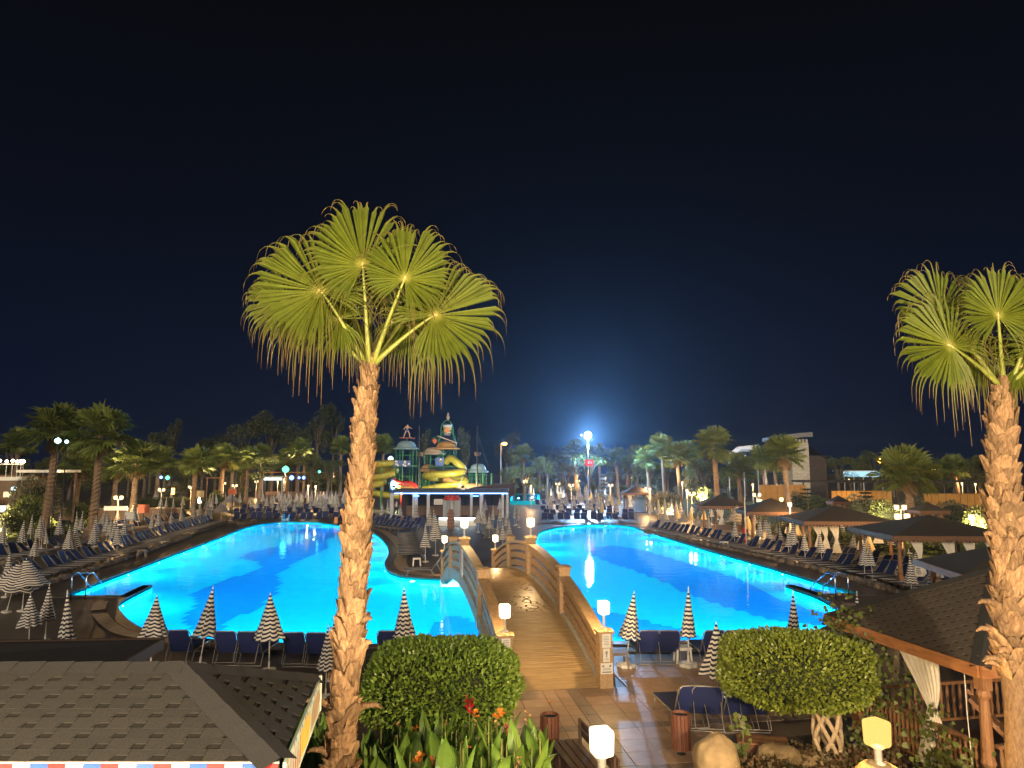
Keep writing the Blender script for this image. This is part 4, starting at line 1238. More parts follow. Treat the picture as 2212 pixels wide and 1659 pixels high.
# sloped wooden recliner inside
rc_ = thing("wooden_recliner", "dark wooden recliner inside the near gazebo", "recliner", tuple((Matrix.Translation((gc.x,gc.y,0)) @ Matrix.Rotation(grz,4,'Z') @ Vector((0.2,-0.3,0.1)))), grz+R(50))
for k in range(7): MB().box((0,-0.6+k*0.16,0.42), (0.7,0.13,0.03)).build("slat", M_wood, rc_)
for k in range(5): MB().bar((-0.35,0.5+k*0.10,0.46+k*0.11), (0.35,0.5+k*0.10,0.46+k*0.11), 0.11, 0.03).build("slat", M_wood, rc_)
for sx_ in (-.33,.33):
    MB().bar((sx_,-0.7,0.38),(sx_,0.5,0.38),0.05,0.07).build("side_rail", M_wood, rc_)
    MB().bar((sx_,0.45,0.38),(sx_,1.0,1.0),0.05,0.07).build("back_rail", M_wood, rc_)
    for y in (-.6,.4): MB().box((sx_,y,0.19),(0.06,0.06,0.38)).build("leg", M_wood, rc_)

# vine climbing the gazebo corner
def vine(label, pts, n, spread, seed, ll=0.10, z_off=0):
    r_ = random.Random(seed); t = thing("climbing_vine", label, "vine", (pts[0][0], pts[0][1], 0))
    off = Vector((pts[0][0], pts[0][1], 0)); pv = [Vector(p)-off for p in pts]
    MB().tube(pv, 0.016, 6).build("stem", M_bark, t, True)
    mb = MB()
    for _ in range(n):
        k = r_.randrange(len(pv)-1); p = pv[k].lerp(pv[k+1], r_.random()) + Vector((r_.gauss(0,1)*spread, r_.gauss(0,1)*spread*.7, r_.gauss(0,1)*spread*1.2))
        if p.z < 0.03: p.z = 0.03+r_.random()*.1
        a = Vector((r_.uniform(-1,1), r_.uniform(-1.2,.3), r_.uniform(-1,.5))).normalized(); s = a.cross(Vector((r_.uniform(-.4,.4),-1,r_.uniform(-.2,.8)))).normalized()
        l = ll*r_.uniform(.6,1.2); w = l*.85
        mb.poly([p, p+a*l*.25+s*w*.55, p+a*l*.55+s*w*.35, p+a*l, p+a*l*.55-s*w*.35, p+a*l*.25-s*w*.55])
    stuff(mb.build("leaves", M_bush, t)); return t
gw = lambda x, y, z: tuple(Matrix.Translation((gc.x,gc.y,0)) @ Matrix.Rotation(grz,4,'Z') @ Vector((x,y,z)))
vine("leafy vine trailing from the gazebo eave down behind the ficus crown", [gw(-hx-0.2,0.7,0.0), gw(-hx-0.1,0.6,1.0), gw(-hx-0.05,0.4,1.7), gw(-hx-0.05,0.9,2.2), gw(-hx-0.05,1.9,2.3)], 700, 0.22, 3)
vine("sparse vine tangled in the gazebo's balusters", [gw(-hx+0.3,0.2,1.6), gw(-hx+0.25,-0.3,1.0), gw(-hx+0.25,-0.9,0.6), gw(-hx+0.1,-1.6,0.1), gw(-hx,-2.2,0.05)], 420, 0.2, 4, 0.10)
vine("vine with pale heart-shaped leaves sprawling below the gazebo railing", [gw(-hx-0.3,-0.8,0.1), gw(-hx-0.2,-1.4,0.5), gw(-hx-0.1,-2.0,0.3), gw(-hx-0.6,-2.6,0.1)], 520, 0.28, 5, 0.11)
vq = P(1600, 1560, 13.6)
vine("small bright green vine shoot hanging beside the boulders", [(vq.x-.05,vq.y,0.02),(vq.x,vq.y,0.35),(vq.x+.05,vq.y,0.75),(vq.x-0.05,vq.y,1.0)], 46, 0.06, 6, 0.13)

# dark low gazebo behind the kiosk
c_r = G(339, 1398, 2.25); c_n = G(270, 1443, 2.25)
ge2 = (c_r-c_n).to_2d(); rz2 = R(8); 
gazebo("low dark shingled gazebo roof behind the kiosk at the left edge", (c_r.x-3.0, c_r.y-1.45), R(4), 3.0, 1.75, 2.27, 2.42, True, (), fasm=M_darkwood)

# gazebos along the right side of the pool
def far_gaz(xl, xr, ye, apx, apy, label, d_ze=2.35, hyk=0.9, curt=(), rz=0.0):
    a = G(xl, ye, d_ze); b = G(xr, ye, d_ze); dist = (a.y+b.y)/2
    hx_ = (b.x-a.x)/2*0.94; ap = P(apx, apy, dist)
    return gazebo(label, ((a.x+b.x)/2, dist+0.3), rz, hx_, hx_*hyk, d_ze, max(d_ze+0.6, min(ap.z, d_ze+2.0)), False, curt, group="gazebos along the right side of the pool")
GA = far_gaz(1880, 2150, 1150, 2010, 1113, "widest dark gazebo with a brown fascia, nearest of those beside the right pool", curt=[(-1.8,-2.3,0,.9),(-0.4,-2.3,0,.9),(0.5,-2.3,0.2,.85),(1.5,-2.3,0,.8)], rz=R(-4))
GB = far_gaz(1708, 1912, 1122, 1812, 1092, "dark gazebo hung with white curtains, second nearest beside the right pool", curt=[(-1.9,-1.9,0,.8),(-0.9,-1.9,0,.9),(-1.5,-1.9,0.1,.9),(0.5,-1.9,0,.8),(0.95,-1.9,0,.75),(1.5,-1.9,0,.6)], rz=R(-4))
far_gaz(1602, 1738, 1104, 1666, 1076, "dark gazebo half hidden behind the curtained one beside the right pool", rz=R(-6), curt=[(0.5,-1.8,0,.7)])
far_gaz(1502, 1618, 1092, 1566, 1068, "dark gazebo with a low wide roof right of the twin lamp post", rz=R(-6), curt=[(-0.5,-1.8,0,.7),(0.8,-1.8,0,.7)])
far_gaz(1343, 1408, 1065, 1377, 1047, "open-sided gazebo with a tented roof beyond the right pool's far end", curt=[(-1.2,-1.5,0,.8),(1.2,-1.5,0,.8)])
far_gaz(1976, 2042, 1103, 2010, 1089, "small dark gazebo roof behind the widest one")
far_gaz(1794, 1834, 1084, 1813, 1073, "tiny dark gazebo roof in front of the orange wall")
gq = G(2098, 1245, 2.3)
gazebo("gazebo corner with an orange-brown fascia just left of the right-hand palm trunk", (gq.x+2.3, gq.y+1.6), R(-10), 2.2, 1.9, 2.3, 3.1, True, (), fasm=M_fascia)

# ------------------------------------------------------------------ boulders, bins, bench
def boulder(label, loc, r3, seed, flat=0.15, amp=0.13, rz=0.0):
    bm = bmesh.new(); bmesh.ops.create_icosphere(bm, subdivisions=4, radius=1.0)
    for v in bm.verts:
        d = v.co.normalized(); k = 1+amp*noise.noise(d*1.3+Vector((seed*3.1,0,0)))+amp*.35*noise.noise(d*3.4+Vector((0,seed,0)))
        crk = abs(noise.noise(d*1.1+Vector((0,0,seed*2.7)))); k -= 0.05*max(0, 1-crk*14)
        v.co = Vector((d.x*r3[0], d.y*r3[1], d.z*r3[2]))*k
    me = bpy.data.meshes.new("boulder"); bm.to_mesh(me); bm.free(); me.materials.append(M_rock)
    me.polygons.foreach_set("use_smooth", [True]*len(me.polygons))
    o = link("boulder", me, None, loc, (0,0,rz)); return tag(o, label, "boulder", "boulders edging the planting")
q = P(1547, 1606, 13.0); boulder("tall upright tan boulder with a dark crack beside the slatted bin", (q.x, q.y, 0.40), (0.40,0.36,0.50), 1)
q = P(1595, 1650, 12.3); boulder("lower rounded boulder leaning against the upright one", (q.x, q.y, 0.22), (0.46,0.40,0.34), 2, rz=.4)
q = P(1680, 1582, 13.9); boulder("flat glowing boulder behind the dark shrubs", (q.x, q.y, 0.16), (0.44,0.34,0.24), 3)
q = P(1735, 1600, 13.9); boulder("long low boulder between the flat one and the ficus trunk", (q.x+.05, q.y, 0.08), (0.42,0.30,0.18), 4)
boulder("amber-lit boulder that carries the lamp at lower right", (LAMP2.x, LAMP2.y, LAMP2.z-0.42), (0.42,0.42,0.45), 5, amp=0.1)
boulder("broad base boulder below the one that carries the lamp", (LAMP2.x+.1, LAMP2.y+.1, 0.32), (0.62,0.6,0.62), 6, amp=0.12)
q = P(1172, 1652, 12.2); boulder("small tan boulder at the right end of the canna bed", (q.x, q.y, 0.14), (0.26,0.24,0.26), 7)

def slat_bin(loc, label, m=None):
    t = thing("slatted_bin", label, "bin", loc, 0, "round slatted wooden bins")
    MB().lathe([(0.10,0),(0.10,0.015),(0.025,0.03),(0.025,0.12)], 10).build("foot", M_dark, t)
    MB().lathe([(0.145,0.12),(0.15,0.72),(0.13,0.72),(0.125,0.16)], 16, cap=False).build("liner", M_dark, t, True)
    sl = MB().box((0,-0.172,0.44), (0.062,0.02,0.66)).mesh("slat", m or M_wood2)
    for k in range(16): link("slat", sl, t, None, (0,0,2*math.pi*k/16))
    for z in (0.24, 0.64): MB().lathe([(0.152,z),(0.162,z),(0.162,z+0.03),(0.152,z+0.03)], 18, cap=False).build("hoop", M_dark, t)
    return t
b0 = slat_bin(G(1472, 1630), "red-brown slatted bin standing beside the tall boulder")
dup(b0, G(1188, 1634), 0.3, "dark slatted bin behind the canna leaves at the patio's edge")
# bench planks seen end-on at the bottom of the picture
a = G(1212, 1600, 0.45); b = G(1292, 1700, 0.45)
bd = (b-a); bn_ = thing("park_bench", "dark wooden bench running toward the viewer left of the bottom lamp", "bench", (a.x, a.y, 0), math.atan2(-bd.x, bd.y))
bl_ = bd.length
for k in range(4): MB().box((-0.26+k*0.14, bl_/2, 0.45), (0.115, bl_, 0.035)).build("plank", M_darkwood, bn_)
for k in range(2): MB().box((-0.36, bl_/2, 0.62+k*0.15), (0.035, bl_, 0.115)).build("backrest_plank", M_darkwood, bn_)
for y in (0.12, bl_-0.12):
    MB().box((-0.06, y, 0.215), (0.46, 0.06, 0.43)).build("leg", M_darkwood, bn_); MB().box((-0.335, y, 0.62), (0.05,0.06,0.42)).build("back_support", M_darkwood, bn_)

# planting at lower right: dark ground shrubs with dry leaves, wooden step
st_ = thing("wooden_step", "low wooden step box between the boulders and the ficus", "step", tuple(G(1648, 1628)), R(-14))
for k in range(3): MB().box((0, -0.16+k*0.165, 0.24), (0.95, 0.155, 0.035)).build("tread", M_wood, st_)
MB().box((0, -0.23, 0.11), (0.95, 0.03, 0.22)).build("riser", M_wood2, st_)
for sx_ in (-.46,.46): MB().box((sx_, 0.02, 0.11), (0.03, 0.46, 0.22)).build("side_board", M_wood2, st_)
M_gcov = mat("groundcover_leaf", (0.060,0.070,0.026), (0.13,0.055,0.030), 5, 0.6)
gcv = MB(); rg = random.Random(44)
for _ in range(9000):
    x = rg.uniform(1575, 1960); y = rg.uniform(1588, 1760); p = G(x, y)
    if p.y < 9.5 or p.y > 14.6: continue
    if abs(p.x-G(1648,1628).x) < .55 and abs(p.y-G(1648,1628).y) < .35: continue
    h = 0.12+0.30*max(0, noise.noise(Vector((p.x*1.1, p.y*1.1, 0)))+0.35)
    p.z = rg.uniform(0.02, h)
    a = Vector((rg.uniform(-1,1), rg.uniform(-1,1), rg.uniform(-.1,1))).normalized(); s = a.cross(Vector((rg.uniform(-1,1), rg.uniform(-1,1), .2))).normalized()
    l = rg.uniform(0.05,0.10); w = l*.42
    gcv.poly([p, p+a*l*.5+s*w, p+a*l, p+a*l*.5-s*w])
stuff(gcv.build("ground_cover", M_gcov))["label"] = "low dark leafy ground cover below the ficus"
sp = MB().prism([(G(x,y).x, G(x,y).y) for x, y in [(1500,1672),(1520,1640),(1600,1606),(1760,1592),(1960,1600),(2080,1660),(2120,1900),(1700,1990)]], 0.004, 0.05)
struct(sp.build("shrub_bed_soil", M_soil))["label"] = "soil of the planting bed at lower right"
# ------------------------------------------------------------------ parasols
def canopy_mesh(rb_, h, m, seed, folds=8, depth=0.28, droop=0.03, pw=1.0, ns=20, nr=32, name="canopy"):
    r_ = random.Random(seed); mb = MB(); sv = []
    ph = [r_.uniform(-.25,.25) for _ in range(folds)]; am = [r_.uniform(.6,1.3) for _ in range(folds)]
    for i in range(ns+1):
        t = i/ns
        for j in range(nr):
            a = 2*math.pi*j/nr; f = a/(2*math.pi)*folds; k = int(f) % folds; ff = f-int(f)
            w = math.sin(ff*math.pi)                       # 0 at the ribs, 1 mid panel
            rr_ = rb_*(0.05+0.95*t**pw)
            rr_ *= 1+depth*am[k]*t*(w-0.55)+ (0.05*math.sin(5*t*3+k))*t
            z = -t*h - droop*am[k]*t*w*1.4 + (0.03*am[k]*t*t if i == ns else 0)
            mb.v.append((rr_*math.cos(a+ph[k]*t*w), rr_*math.sin(a+ph[k]*t*w), z)); sv.append(t)
    for i in range(ns):
        for j in range(nr):
            a = i*nr+j; b = i*nr+(j+1) % nr
            mb.f.append((a, a+nr, b+nr, b))
    mb.sv = sv
    return mb.mesh(name, m, True)
CAN = {}
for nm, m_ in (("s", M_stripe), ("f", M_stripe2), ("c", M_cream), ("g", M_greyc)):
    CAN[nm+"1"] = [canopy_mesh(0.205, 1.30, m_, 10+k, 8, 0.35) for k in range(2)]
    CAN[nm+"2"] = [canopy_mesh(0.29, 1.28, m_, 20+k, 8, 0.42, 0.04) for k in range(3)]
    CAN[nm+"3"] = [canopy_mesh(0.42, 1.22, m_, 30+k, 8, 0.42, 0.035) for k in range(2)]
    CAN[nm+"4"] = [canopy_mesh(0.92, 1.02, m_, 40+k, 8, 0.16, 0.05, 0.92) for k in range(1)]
me_pole = MB().tube([(0,0,0.0),(0,0,2.12)], 0.018, 8).mesh("pole", M_plastic, True)
me_fin = MB().lathe([(0.012,2.08),(0.016,2.10),(0.010,2.15),(0.002,2.18)], 8).mesh("finial", M_plastic, True)
_b = MB(); _pts = []
for k in range(32):
    a = 2*math.pi*k/32; rr_ = 0.25*(1+0.10*math.cos(6*a)); _pts.append((rr_*math.cos(a), rr_*math.sin(a)))
_b.prism(_pts, 0.0, 0.10); _b.lathe([(0.16,0.10),(0.06,0.14),(0.035,0.14),(0.035,0.30)], 12)
me_foot = _b.mesh("base", M_plastic)
me_disc = MB().lathe([(0.2,0.0),(0.2,0.05),(0.03,0.08),(0.03,0.25)], 12).mesh("base", M_plastic)
NU = [0]
def parasol(kind, base, top, label, group=None, foot=False, full=True, cat="parasol"):
    NU[0] += 1
    v = top-base; H = v.length; s = H/2.12
    nrm = v.normalized()
    t = thing("parasol", label, cat, base, 0, group)
    q = Vector((0,0,1)).rotation_difference(nrm)
    t.rotation_mode = 'QUATERNION'; t.rotation_quaternion = q @ Matrix.Rotation(rnd.uniform(0,6.28), 3, 'Z').to_quaternion()
    t.scale = (s, s, s)
    lst = CAN[kind]; me = lst[NU[0] % len(lst)]
    z0 = 2.10
    link("canopy", me, t, (0,0,z0))
    link("pole", me_pole, t)
    if full: link("finial", me_fin, t)
    link("base", me_foot if foot else me_disc, t)
    return t
def pu(kind, xt, yt, xb, yb, label, group=None, foot=False, full=True):
    b = G(xb, yb); tp = P(xt, yt, b.y)
    h = tp.z
    if h > 2.75 or h < 1.5:
        tp = Vector((b.x+(tp.x-b.x)*2.1/max(h,.3), b.y, 2.1 if h < 1.5 else 2.7))
    dx = max(-0.35, min(0.35, tp.x-b.x)); tp.x = b.x+dx
    return parasol(kind, b, tp, label, group, foot, full)
ST = "closed striped parasol, "
FR = "closed striped parasols by the near edge of the pool"
for k, xt, yt, xb, yb, lb in [
    ("s3",339,1288,325,1437,"loosely furled, leaning left above the low dark roof"), ("s2",460,1270,431,1438,"tilted right, second along the left pool's near edge"),
    ("s3",584,1284,581,1448,"broadly furled, standing upright left of the tall palm trunk"), ("s2",709,1353,703,1505,"partly hidden behind the left side of the palm trunk"),
    ("s1",722,1340,716,1470,"almost wholly hidden behind the tall palm trunk"),
    ("s2",873,1272,874,1440,"showing whole above the hedge ball, right of the palm trunk"), ("s1",888,1344,888,1510,"peeking over the hedge ball, right of a taller one"),
    ("s2",1370,1280,1352,1441,"tilted on a white lobed base right of the bridge"), ("s1",1487,1270,1487,1440,"slim, on a pale lobed base by the right pool"),
    ("s3",1547,1347,1553,1537,"nearest on the patio, standing behind the navy loungers"), ("s1",1713,1277,1716,1440,"slim, rising behind the ficus crown against the water"),
    ("s1",1744,1349,1744,1500,"short looking, half sunk behind the ficus crown"), ("s1",1851,1279,1852,1412,"with only its tip above the gazebo roof beyond the pool corner")]:
    pu(k, xt, yt, xb, yb, ST+lb, FR, foot=(xt in (1370,1487)))
LG = "closed striped parasols beside the left pool"
for k, xt, yt, xb, yb, lb in [
    ("s2",8,1132,3,1205,"leftmost in the picture, cut by its left edge"), ("s2",52,1125,44,1200,"second from the left edge in the back row"), ("s2",93,1116,89,1186,"left of the big leaning palm trunk"),
    ("s1",99,1140,101,1196,"tucked behind the one left of the leaning palm"), ("s2",131,1111,125,1182,"just right of the big leaning palm trunk"), ("s1",166,1106,165,1164,"back left one of the pair under the round bush"),
    ("s1",179,1105,172,1168,"right one of the pair under the round bush"), ("s2",163,1133,166,1214,"right one of the touching front pair"), ("s2",151,1136,144,1217,"left one of the touching front pair"),
    ("s2",205,1125,202,1205,"alone in front, right of the touching pair"), ("s2",241,1119,236,1180,"left of the lifeguard chair"), ("s3",226,1104,221,1156,"wide one behind, under the twin lamp's left head"),
    ("s2",255,1099,252,1148,"directly below the twin-headed garden lamp"), ("s3",289,1089,284,1150,"bluish wide one right of the lifeguard chair"), ("s1",297,1097,299,1146,"slim one against the red and white boards"),
    ("s1",330,1104,325,1164,"slim, left of two in the middle of the left side"), ("s2",344,1100,341,1158,"broader, right of two in the middle of the left side"), ("s1",348,1084,349,1126,"back row, below the second garden lamp"),
    ("s1",375,1076,375,1116,"tall back-row one in front of the clipped hedge"), ("s1",371,1099,368,1150,"front-row slim one below the clipped hedge"), ("s2",392,1096,393,1143,"front-row one right of the clipped hedge's end"),
    ("s1",394,1079,394,1115,"back-row one under the third garden lamp"), ("s1",415,1079,416,1114,"back-row one right of the third garden lamp"), ("s1",420,1085,416,1137,"left one of three bright ones near the far left bend"),
    ("s2",432,1082,432,1131,"middle one of three bright ones near the far left bend"), ("s2",450,1081,447,1134,"right one of three bright ones near the far left bend"),
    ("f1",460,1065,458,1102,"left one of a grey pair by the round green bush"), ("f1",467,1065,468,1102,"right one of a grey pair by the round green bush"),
    ("s2",78,1159,70,1228,"in front of the navy loungers at far left"), ("s2",21,1195,12,1290,"low left one behind the half-open parasol"),
    ("s3",66,1283,62,1402,"broad, right beside the half-open parasol's poles"), ("s2",107,1264,97,1385,"tilted, nearest the pool's left corner"), ("s1",144,1355,142,1450,"with only its tip above the low dark roof")]:
    pu(k, xt, yt, xb, yb, ST+lb, LG)
pu("s4", 57, 1208, 48, 1320, "half-open navy and white striped parasol at the left edge", LG)
pu("s4", 47, 1216, 14, 1323, "second half-open striped parasol just behind the one at the left edge", LG)
pu("g4", 477, 1086, 478, 1128, "half-open grey striped parasol at the far left bend of the pool", LG)
pu("g4", 499, 1064, 499, 1106, "half-open grey parasol behind the one at the far left bend", LG)
RG = "closed striped parasols beside the right pool"
for k, xt, yt, xb, yb, lb in [
    ("s2",1402,1091,1403,1126,"wide, first along the right pool's long edge"), ("s3",1437,1097,1436,1140,"bell-shaped, second along the right pool's long edge"), ("s1",1458,1094,1458,1143,"slim, third along the right pool's long edge"),
    ("s3",1477,1101,1477,1145,"bell-shaped beside a cream one on the right side"), ("s2",1508,1105,1506,1154,"slim, left of a cream one under the dark gazebo"), ("s2",1530,1112,1531,1162,"upright, in front of the dark gazebo's left post"),
    ("s1",1545,1100,1546,1148,"dim, under the dark gazebo's roof"), ("s2",1587,1122,1587,1182,"below a half-open one beside the white flag pole"), ("s1",1628,1114,1628,1165,"dim, right of the white flag pole"),
    ("s2",1641,1122,1641,1185,"bright, second right of the white flag pole"), ("s1",1654,1115,1654,1166,"dim, third right of the white flag pole"), ("s1",1663,1130,1662,1192,"slim, in front of the half-hidden gazebo"),
    ("s1",1677,1119,1676,1170,"back row, behind two bright slim ones"), ("s1",1683,1131,1690,1195,"bright slim one left of the cream parasols"), ("s1",1702,1140,1704,1207,"slim one below the cream parasol"),
    ("s2",1736,1146,1740,1216,"in front of the white curtains' left end"), ("s2",1770,1149,1776,1222,"slim one below the white curtains"), ("s3",1806,1141,1806,1197,"dark broad one under the curtained gazebo"),
    ("s2",1845,1147,1840,1207,"dim one right of the white curtains"), ("s1",1869,1150,1870,1212,"behind the wide cream parasol"), ("s2",1866,1170,1868,1253,"left of a touching pair before a wide cream one"),
    ("s1",1877,1170,1886,1253,"right of a touching pair before a wide cream one"), ("s2",1965,1201,1970,1297,"low front one left of the big boulder"), ("s2",1978,1184,1981,1269,"tall one right behind the low front one"),
    ("s3",2036,1199,2038,1280,"broad one above the grey boulder on the right"), ("s2",2059,1177,2060,1259,"tall dim one under the widest gazebo's right half"), ("s2",2073,1205,2076,1285,"right of the broad one, near the palm trunk"),
    ("s1",2099,1207,2101,1290,"close left of the right palm trunk"), ("s1",2011,1266,2011,1345,"small low one at the near gazebo's roof edge"), ("s1",2143,1186,2144,1240,"far right one touching the palm trunk")]:
    pu(k, xt, yt, xb, yb, ST+lb, RG)
pu("s4", 1592, 1093, 1594, 1160, "half-open blue-lit striped parasol beside the white flag pole", RG)
pu("s4", 2092, 1226, 2094, 1330, "half-open striped parasol above the near gazebo's roof", RG)
CG = "closed cream parasols on the right side"
for k, xt, yt, xb, yb, lb in [("c2",1322,1069,1323,1105,"small closed cream parasol left of the tented gazebo"), ("c1",1421,1079,1421,1112,"slim closed cream parasol in front of the dark shrub"), ("c3",1492,1099,1491,1142,"wide closed cream parasol between striped ones, leaning right"),
    ("c2",1521,1095,1520,1140,"closed cream parasol at the dark gazebo's left corner"), ("c3",1616,1114,1616,1165,"wide dim cream parasol beside the flag pole"), ("c3",1721,1126,1722,1177,"bright closed cream parasol left of the white curtains"),
    ("c2",1745,1130,1746,1178,"dim cream parasol against the curtained gazebo's left post"), ("c3",1878,1155,1880,1222,"widest cream parasol behind a touching striped pair"), ("c2",1948,1159,1951,1228,"upright cream parasol under the widest gazebo"), ("c3",1463,1096,1464,1136,"dim cream parasol behind the slim striped one")]:
    pu(k, xt, yt, xb, yb, lb, CG)
IG = "closed striped parasols on the island"
for k, xt, yt, xb, yb, lb in [("s2",919,1132,919,1214,"nearest on the island, over the side-on lounger"), ("s3",941,1114,941,1200,"large bluish one beside the bridge's far left post"), ("s2",928,1096,929,1160,"left behind the large bluish one"), ("s1",937,1102,938,1168,"slim one behind the large bluish one"),
    ("s3",1033,1100,1033,1150,"orange-lit one left of the four beyond the bridge's end"), ("s2",1046,1100,1046,1152,"second of the lit ones beyond the bridge's end"), ("s2",1057,1109,1057,1162,"third of the lit ones beyond the bridge's end"), ("s1",1075,1125,1075,1170,"small lit one behind the far right post"),
    ("s2",1086,1127,1086,1190,"bright one between the far right post and the crown lamp"), ("s2",1100,1122,1100,1184,"bright one left of the crown's right lamp"), ("s1",1093,1104,1093,1156,"taller dim one behind the bright pair"), ("s1",1065,1092,1065,1142,"dim one deeper on the island"),
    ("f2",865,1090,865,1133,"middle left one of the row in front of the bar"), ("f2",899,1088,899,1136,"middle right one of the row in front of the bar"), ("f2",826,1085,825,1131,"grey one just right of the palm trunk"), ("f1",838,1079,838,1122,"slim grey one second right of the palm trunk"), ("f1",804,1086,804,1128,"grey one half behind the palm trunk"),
    ("f1",1112,1092,1112,1136,"dim one near the bar's right end"), ("f1",1121,1100,1121,1140,"dim slim one left of the right pool's far corner")]:
    pu(k, xt, yt, xb, yb, ST+lb, IG)
# dense far clusters: nothing tells these apart
def cluster(px, n, label, group, kinds, seed, mind=1.7, hh=(1.95,2.3)):
    r_ = random.Random(seed); pts = []; tr_ = 0
    while len(pts) < n and tr_ < 20000:
        tr_ += 1
        x0, x1, y0, y1 = px[r_.randrange(len(px))]
        u = r_.random(); yy = 1/( (1-u)/ (y0-HOR) + u/(y1-HOR) )+HOR
        p = G(r_.uniform(x0,x1), yy)
        if any((p-q).length < mind for q in pts): continue
        pts.append(p)
    for p in pts:
        h = r_.uniform(*hh)
        parasol(r_.choice(kinds), p, p+Vector((r_.uniform(-.09,.09), r_.uniform(-.06,.06), h)), label, group, False, False)
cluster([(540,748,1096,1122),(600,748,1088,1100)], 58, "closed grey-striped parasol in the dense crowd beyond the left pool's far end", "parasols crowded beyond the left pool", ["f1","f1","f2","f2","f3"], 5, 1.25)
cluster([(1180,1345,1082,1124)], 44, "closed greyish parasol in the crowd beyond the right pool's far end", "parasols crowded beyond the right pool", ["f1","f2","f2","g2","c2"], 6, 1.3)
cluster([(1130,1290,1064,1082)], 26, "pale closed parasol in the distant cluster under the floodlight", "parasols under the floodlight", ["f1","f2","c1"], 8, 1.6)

cluster([(330,520,1096,1126)], 16, "closed striped parasol standing back among the left loungers", LG, ["s1","s2","f2"], 12, 1.8)
cluster([(10,300,1150,1205)], 9, "closed striped parasol set back in the left rows", LG, ["s1","s2"], 13, 2.2)
cluster([(1400,1600,1104,1140)], 14, "closed striped parasol standing back among the right loungers", RG, ["s1","s2","f2"], 14, 2.0)
cluster([(1600,2080,1150,1215)], 12, "closed striped parasol set back between the right gazebos", RG, ["s1","s2","f1"], 15, 2.4)
cluster([(1020,1120,1098,1150)], 9, "closed striped parasol deep on the island beyond the bridge", IG, ["s1","f2"], 16, 1.6)
# ------------------------------------------------------------------ loungers
LW, LH = 0.62, 0.33
def lounger_meshes(ang):
    c, s = math.cos(ang), math.sin(ang); bl_ = 0.74
    seat = MB()
    n = 8
    for k in range(n+1):
        y = -0.40+1.42*k/n; z = LH-0.03*math.sin(math.pi*k/n)
        seat.v += [(-LW/2+0.02, y, z), (LW/2-0.02, y, z)]
    for k in range(n): a = 2*k; seat.f.append((a, a+1, a+3, a+2))
    back = MB()
    for k in range(7):
        t = k/6*bl_; off = 0.03*math.sin(math.pi*k/6); w = (LW/2-0.02)*(1 if k < 5 else 0.98 if k == 5 else 0.86)
        y = -0.42-t*c; z = LH+t*s
        back.v += [(-w, y-off*s, z-off*c), (w, y-off*s, z-off*c)]
    for k in range(6): a = 2*k; back.f.append((a+1, a, a+2, a+3))
    def rail(sx_): return MB().tube([(sx_*LW/2,-0.42,LH),(sx_*LW/2,0.3,LH),(sx_*LW/2,1.02,LH)], 0.017, 6)
    bf = MB().tube([(-LW/2,-0.42,LH),(-LW/2,-0.42-bl_*.86*c,LH+bl_*.86*s),(-LW/2+.07,-0.42-bl_*c,LH+bl_*s),(LW/2-.07,-0.42-bl_*c,LH+bl_*s),(LW/2,-0.42-bl_*.86*c,LH+bl_*.86*s),(LW/2,-0.42,LH)], 0.017, 6)
    leg1 = MB().tube([(-LW/2,0.75,LH),(-LW/2-.02,0.88,0.015),(LW/2+.02,0.88,0.015),(LW/2,0.75,LH)], 0.016, 6)
    leg2 = MB().tube([(-LW/2,-0.30,LH),(-LW/2-.02,-0.55,0.015),(LW/2+.02,-0.55,0.015),(LW/2,-0.30,LH)], 0.016, 6)
    prop = MB().tube([(-LW/2+.03,-0.42-bl_*.5*c,LH+bl_*.5*s),(-LW/2+.03,-0.85,0.17),(LW/2-.03,-0.85,0.17),(LW/2-.03,-0.42-bl_*.5*c,LH+bl_*.5*s)], 0.012, 6)
    parts = [("seat", seat.mesh("seat", M_navy)), ("backrest", back.mesh("backrest", M_navy)), ("side_rail", rail(-1).mesh("side_rail", M_lframe, True)), ("side_rail", rail(1).mesh("side_rail", M_lframe, True)),
             ("back_frame", bf.mesh("back_frame", M_lframe, True)), ("leg", leg1.mesh("leg", M_lframe, True)), ("leg", leg2.mesh("leg", M_lframe, True)), ("prop", prop.mesh("prop", M_lframe, True))]
    fr_ = MB()
    for q in (rail(-1), rail(1), bf, leg1, leg2): fr_.add(q)
    simple = [parts[0], parts[1], ("frame", fr_.mesh("frame", M_lframe, True))]
    return parts, simple
LM = [lounger_meshes(R(a)) for a in (52, 44, 62)]
def lounger(loc, rz, label, group, near=False, k=None):
    t = thing("sun_lounger", label, "lounger", loc, rz, group)
    for nm, me in LM[rnd.randrange(3) if k is None else k][0 if near else 1]: link(nm, me, t)
    return t
NG = "navy loungers by the near edge of the pool"
for x, y, rz, lb in [(378,1440,3,"leftmost of the navy loungers at the near edge, beside the low roof"), (481,1443,2,"left one of the navy pair between two parasols"), (533,1444,-2,"right one of the navy pair between two parasols"),
                     (630,1446,2,"navy lounger just left of the tall palm trunk"), (682,1447,-1,"navy lounger mostly behind the tall palm trunk"), (835,1442,2,"navy lounger behind the hedge ball's left end"),
                     (1403,1441,2,"left one of the two navy loungers next to the bridge's right post"), (1450,1441,-2,"right one of the two navy loungers next to the bridge's right post"), (1543,1441,3,"navy lounger behind the nearest patio parasol"),
                     (1590,1441,0,"navy lounger right of the nearest patio parasol"), (1634,1440,-3,"rightmost navy lounger of the patio row, by the ficus crown"), (1790,1446,-14,"navy lounger beyond the ficus crown, under the vine")]:
    p = G(x, y); lounger((p.x, p.y+0.75, 0), R(rz), lb, NG, True, 2)
NG2 = "navy loungers behind the boulders"
